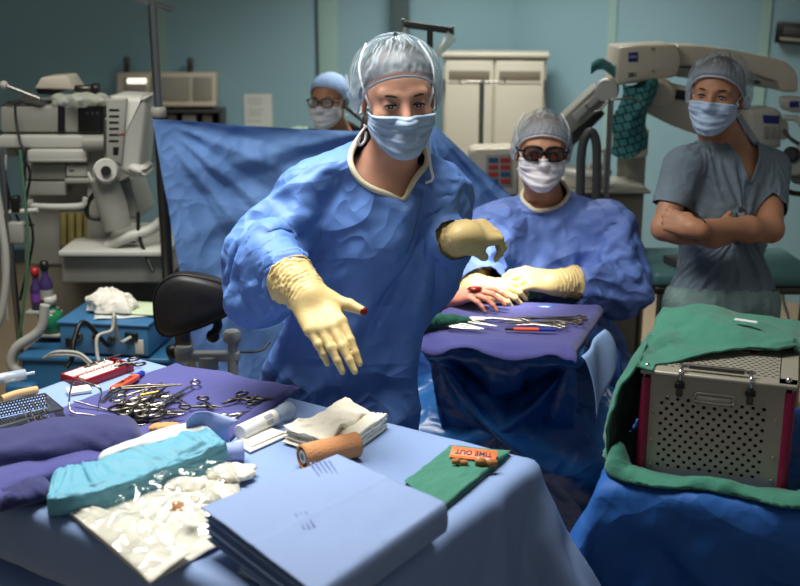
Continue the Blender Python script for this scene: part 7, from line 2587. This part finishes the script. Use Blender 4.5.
def small_goods():
    z = TZ + .005
    # labelled tube
    a, b = atz(240, 433, z + .018), atz(291, 409, z + .018)
    d = b - a; L = d.length
    t = thing('sample_tube', 'white capped tube with a printed barcode label lying on the sheet', 'tube', a, math.atan2(d.y, d.x))
    MB().cyl((0, 0, 0), (L * .66, 0, 0), .0175, 24, bev=.001).build('body', F_['tube'], t)
    MB().cyl((L * .66, 0, 0), (L * .84, 0, 0), .017, 24).build('clear_band', F_['tubeclear'], t)
    MB().cyl((L * .82, 0, 0), (L, 0, 0), .0195, 24, bev=.003).build('cap', F_['tubeclear'], t)
    lb = MB()
    lb.grid(lambda u, v: Vector((L * (.34 + .28 * u), -.0178 * math.sin(PI * (.0 + .7 * v) - .15), 0.0178 * math.cos(PI * (.0 + .7 * v) - .15))), 6, 14)
    l = lb.build('label', F_['card'], t)
    bb = MB(); rr = random.Random(5); x = .40
    while x < .54:
        w_ = rr.choice((.006, .01, .014))
        bb.grid(lambda u, v: Vector((L * (x + w_ * u), -.0181 * math.sin(PI * (.12 + .18 * v)), .0181 * math.cos(PI * (.12 + .18 * v)))), 2, 6); x += w_ + .009
    bb.build('barcode', F_['barcode'], l)
    bb = MB()
    for k in range(3):
        v0 = .36 + .07 * k
        bb.grid(lambda u, v: Vector((L * (.40 + .13 * u), -.0181 * math.sin(PI * (v0 + .03 * v)), .0181 * math.cos(PI * (v0 + .03 * v)))), 4, 3)
    bb.build('print_lines', F_['barcode'], l)
    # flat packets
    for k, (pts, hh, lab) in enumerate(((((234, 443), (270, 429), (288, 436), (250, 453)), .004, 'flat white paper packet in front of the barcode tube, the lower of two'), (((240, 439), (272, 429), (285, 433), (252, 447)), .008, 'flat white paper packet in front of the barcode tube, the upper of two'))):
        P = [atz(x, y, z + hh - .003) for x, y in pts]
        c = sum(P, Vector()) / 4
        mb = MB(); poly = [((p - c).x, (p - c).y) for p in P]
        mb.prism(poly[::-1], .0035, bev=.0008)
        o = mb.build('packet', F_['card'], None, (c.x, c.y, z + hh - .0035)); tag(o, lab, 'packet')
    # white sponges
    for k, (pts, n, lab, sd) in enumerate((([(283, 432), (342, 408), (372, 416), (330, 446)], 3, 'stack of white gauze sponges with a rumpled top beside the tan roll', 3.0), ([(318, 441), (374, 417), (388, 420), (384, 437)], 3, 'stack of white gauze sponges with violet stitching on its edge, at the right', 6.0))):
        zt = z + .026
        q = [atz(x, y - 4, zt + .008) for x, y in pts]
        if k == 1: q = [atz(325, 434, zt), atz(372, 416, zt), atz(388, 417, zt), atz(352, 443, zt)]
        t = folded('gauze_sponge', q, z, n + 1, .009, F_['sponge'], lab, 'gauze sponges', seed=sd, slack=.004)
        if k == 0:
            c = Vector(t.location)
            o = list(t.children)[-1]
            for v_ in o.data.vertices:
                v_.co.z += .022 * max(0, .3 + fbm(v_.co.x * 14 + 2, v_.co.y * 14)) * (1 if v_.co.z > .028 else 0)
        else:
            c = Vector(t.location)
            b = MB(); e0, e1 = atz(336, 431, zt) - c, atz(374, 418, zt) - c
            for i in range(9):
                p = e0.lerp(e1, i / 8); 
                b.tube([p + Vector((-.003, -.002, .003)), p + Vector((.0, .003, .0035)), p + Vector((.003, -.002, .003))], .0009, 5)
            b.build('stitching', F_['stitch'], t)
    # tan bandage roll
    a, b = atz(302, 457, z + .025), atz(357, 444, z + .025)
    d = b - a; L = d.length
    t = thing('bandage_roll', 'tan elastic bandage roll lying by the white sponges', 'bandage', (a.x, a.y, z + .025), math.atan2(d.y, d.x))
    mb = MB()
    def f(u, v):
        th = 2 * PI * v * 3.0; r = .0252 - .0012 * v * 3
        q = th
        return Vector((L * u + .0012 * math.sin(q * 1.3), r * math.cos(q + .4) * (1 + .03 * fbm(u * 4, math.cos(q) * 2, math.sin(q) * 2)), r * math.sin(q + .4) * (1 + .02 * fbm(u * 5, math.cos(q) * 2, math.sin(q) * 2)) - .001))
    mb.grid(f, 26, 110); o = mb.build('wrap', F_['tan'], t); finish(o, .0011)
    MB().tube([(.0005, 0, 0), (L * .995, 0, 0)], .0135, 20, caps=True).build('core', F_['core'], t)
    MB().tube([(-.0003, 0, 0), (.001, 0, 0)], .007, 16).build('core_hole', W['greydark'], t)
    # green cloth with the orange strip and the specimens
    q = [atz(404, 487, z), atz(450, 451, z), atz(512, 456, z), atz(440, 516, z)]
    t = folded('green_cloth', [q[0], q[1], q[2], q[3]], z + .001, 3, .0042, D['green'], 'folded green cloth near the right corner of the instrument table', 'cloth', seed=8.0, slack=.002)
    o = list(t.children)[-1]
    for v_ in o.data.vertices:
        if v_.co.z > .01: v_.co.z += .004 * max(0, fbm(v_.co.x * 16 + 5, v_.co.y * 30, 3.0))
    zt = z + .0155
    P = [atz(451, 456, zt), atz(497, 461, zt)]
    d = P[1] - P[0]; L = d.length; ang = math.atan2(d.y, d.x)
    t = thing('warning_strip', 'orange TIME OUT strip lying upside down on the green cloth', 'sign', (P[0] + P[1]) / 2 + Vector((0, .008, .004)), ang)
    mb = MB(); mb.box((0, 0, .003), (L, .026, .002), rot=(.42, 0, 0), bev=.0006)
    mb.box((0, -.014, -.0015), (L, .008, .002), rot=(.1, 0, 0), bev=.0006)
    s = mb.build('strip', F_['orange'], t)
    Mx = Matrix.Translation((0, .0, .0046)) @ Matrix.Rotation(.42, 4, 'X') @ Matrix.Rotation(PI, 4, 'Z')
    text_obj('lettering', 'TIME OUT', .0165, F_['inkblack'], s, Mx, offset=.0004)
    MB().box((L * .28, -.0145, -.0002), (L * .36, .007, .0008), bev=.0003).build('bare_patch', F_['card'], s)
    for k, (x0, y0, x1, y1, r, lab) in enumerate(((452, 461.5, 468, 462.5, .0062, 'small brown bone-like specimen on the green cloth, the smaller of two'), (475, 462, 497, 462.5, .0075, 'larger brown bone-like specimen on the green cloth under the orange strip'))):
        a, b = atz(x0, y0, zt + .006), atz(x1, y1, zt + .006)
        pts = bez([a, a.lerp(b, .35) + Vector((0, .0, .001)), a.lerp(b, .7) + Vector((0, -.001, -.001)), b], 26)
        o = MB().tube(pts, [r * (.75 + .35 * abs(math.sin(3.0 + i / len(pts) * 7)) + .2 * fbm(i * .4, k)) for i in range(len(pts))], 12).build('specimen', F_['brown']); tag(o, lab, 'specimen')
small_goods()

# --- on the raised tray
def tray_tools():
    z = .8645 + .006
    P = lambda x, y: atz(x, y, z)
    L = [('clamp', (500, 320), (586, 320), 'needle_holder', 'long ring-handled clamp reaching the right corner of the raised purple tray', .0),
         ('clamp', (474, 320), (530, 322), 'needle_holder', 'clamp with a pale tag by its tip at the far left of the raised tray', .0),
         ('clamp', (540, 323), (582, 324), 'scissors', 'small ring-handled tool just below the longest clamp on the raised tray', .0),
         ('clamp', (516, 326.5), (566, 328), 'haemostat', 'ring-handled clamp in the middle of the raised purple tray', .0),
         ('clamp', (505, 324.5), (561, 325.5), 'haemostat', 'second ring-handled clamp close behind the middle one on the raised tray', .0)]
    for k, (kd, a, b, nm, lab, op) in enumerate(L):
        instrument('scissors' if nm == 'scissors' else kd, P(*a), P(*b), nm, lab, zz=z, m=F_['ss'] if k % 2 else F_['ssd'], w=.95)
    a, b = P(471, 318), P(484, 321)
    o = MB().box((0, 0, .003), (.045, .03, .004), bev=.001).build('tag', F_['card'], None, (a + b) / 2, (0, 0, -.1)); tag(o, 'pale tag by the clamp tip at the far left of the raised tray', 'tag')
    for k, (a, b) in enumerate((((455, 322), (497, 329)), ((452, 326), (484, 331.5)), ((448, 329), (480, 332)))):
        instrument('forceps', P(*b), P(*a), 'forceps', ('forceps nearest the middle of the raised tray, lying out of the dark green cloth', 'second forceps out of the dark green cloth on the tray', 'forceps nearest the tray edge, lying out of the dark green cloth')[k], zz=z, m=F_['ss'], w=1.2)
    a, b = P(505, 331), P(556, 332)
    t = thing('scalpel', 'marker with an orange middle and dark ends near the front edge of the raised tray', 'marker', a + Vector((0, 0, .006)), math.atan2((b - a).y, (b - a).x))
    Lm = (b - a).length
    MB().cyl((0, 0, 0), (Lm * .18, 0, 0), .004, 10).build('tip', F_['inkblack'], t)
    MB().cyl((Lm * .17, 0, 0), (Lm * .66, 0, 0), .0055, 12).build('sleeve', F_['orange2'], t)
    MB().cyl((Lm * .65, 0, 0), (Lm, 0, 0), .0052, 12).build('cap', F_['capblue'], t)
    c = P(436, 325)
    o = bundle('green_cloth', 'dark green crumpled cloth at the left end of the raised tray', 'cloth', D['greendark'], [P(416, 331), P(432, 327), P(450, 325), P(474, 323)], lambda u: .036 - .018 * u, lambda u: .05 - .03 * u, 6.5, nz=16, ends=.25, base=z)
tray_tools()
# ------------------------------------------------------------------ lights, camera
def area(name, loc, size, e, col=(1, 1, 1), rot=(0, 0, 0), sy=None, spread=None):
    l = bpy.data.lights.new(name, 'AREA')
    l.energy = e; l.color = col
    l.shape = 'RECTANGLE'; l.size = size; l.size_y = sy or size
    if spread: l.spread = spread
    o = bpy.data.objects.new(name, l)
    o.location = loc; o.rotation_euler = rot
    return link(o)

area("overhead_area_light", (-.45, 2.4, 2.85), 1.3, 34, (1, .97, .92), sy=.7, spread=R(108))
area('overhead_area_light', (.35, 5.8, 2.9), 1.2, 50, (1, .97, .9), sy=.6, spread=R(120))
area('overhead_area_light', (-1.2, 3.1, 2.9), .9, 27, (1, .97, .92), sy=.6)  # added fill that brightens the hanging drape, no known fixture there
sp = bpy.data.lights.new('surgical_lamp_beam', 'SPOT')
sp.energy = 850; sp.spot_size = R(9); sp.spot_blend = .7; sp.color = (1, .95, .85); sp.shadow_soft_size = .12
so = bpy.data.objects.new('surgical_lamp_beam', sp)
so.location = (.15, 2.75, 2.75)
so.rotation_euler = (at(504, 285, 3.4) - Vector(so.location)).to_track_quat('-Z', 'Y').to_euler()
link(so)

w = bpy.data.worlds.new('room_ambient'); SC.world = w
w.use_nodes = True
w.node_tree.nodes['Background'].inputs['Color'].default_value = (.9, .95, 1, 1)
w.node_tree.nodes['Background'].inputs['Strength'].default_value = .19

cam = bpy.data.cameras.new('camera')
cam.sensor_width = 36; cam.sensor_fit = 'HORIZONTAL'
cam.lens = 36 * FPX / 800
cam.clip_start = .05; cam.clip_end = 60
cam.dof.use_dof = True; cam.dof.focus_distance = 2.6; cam.dof.aperture_fstop = 3.4
co = bpy.data.objects.new('camera', cam)
co.location = (0, 0, CAMH); co.rotation_euler = (PI / 2 - PITCH, 0, 0)
link(co)
SC.camera = co
SC.view_settings.view_transform = 'Standard'
SC.view_settings.look = 'None'
SC.view_settings.gamma = 1
SC.view_settings.use_curve_mapping = False
SC.view_settings.exposure = 0.0
SC.frame_set(1)
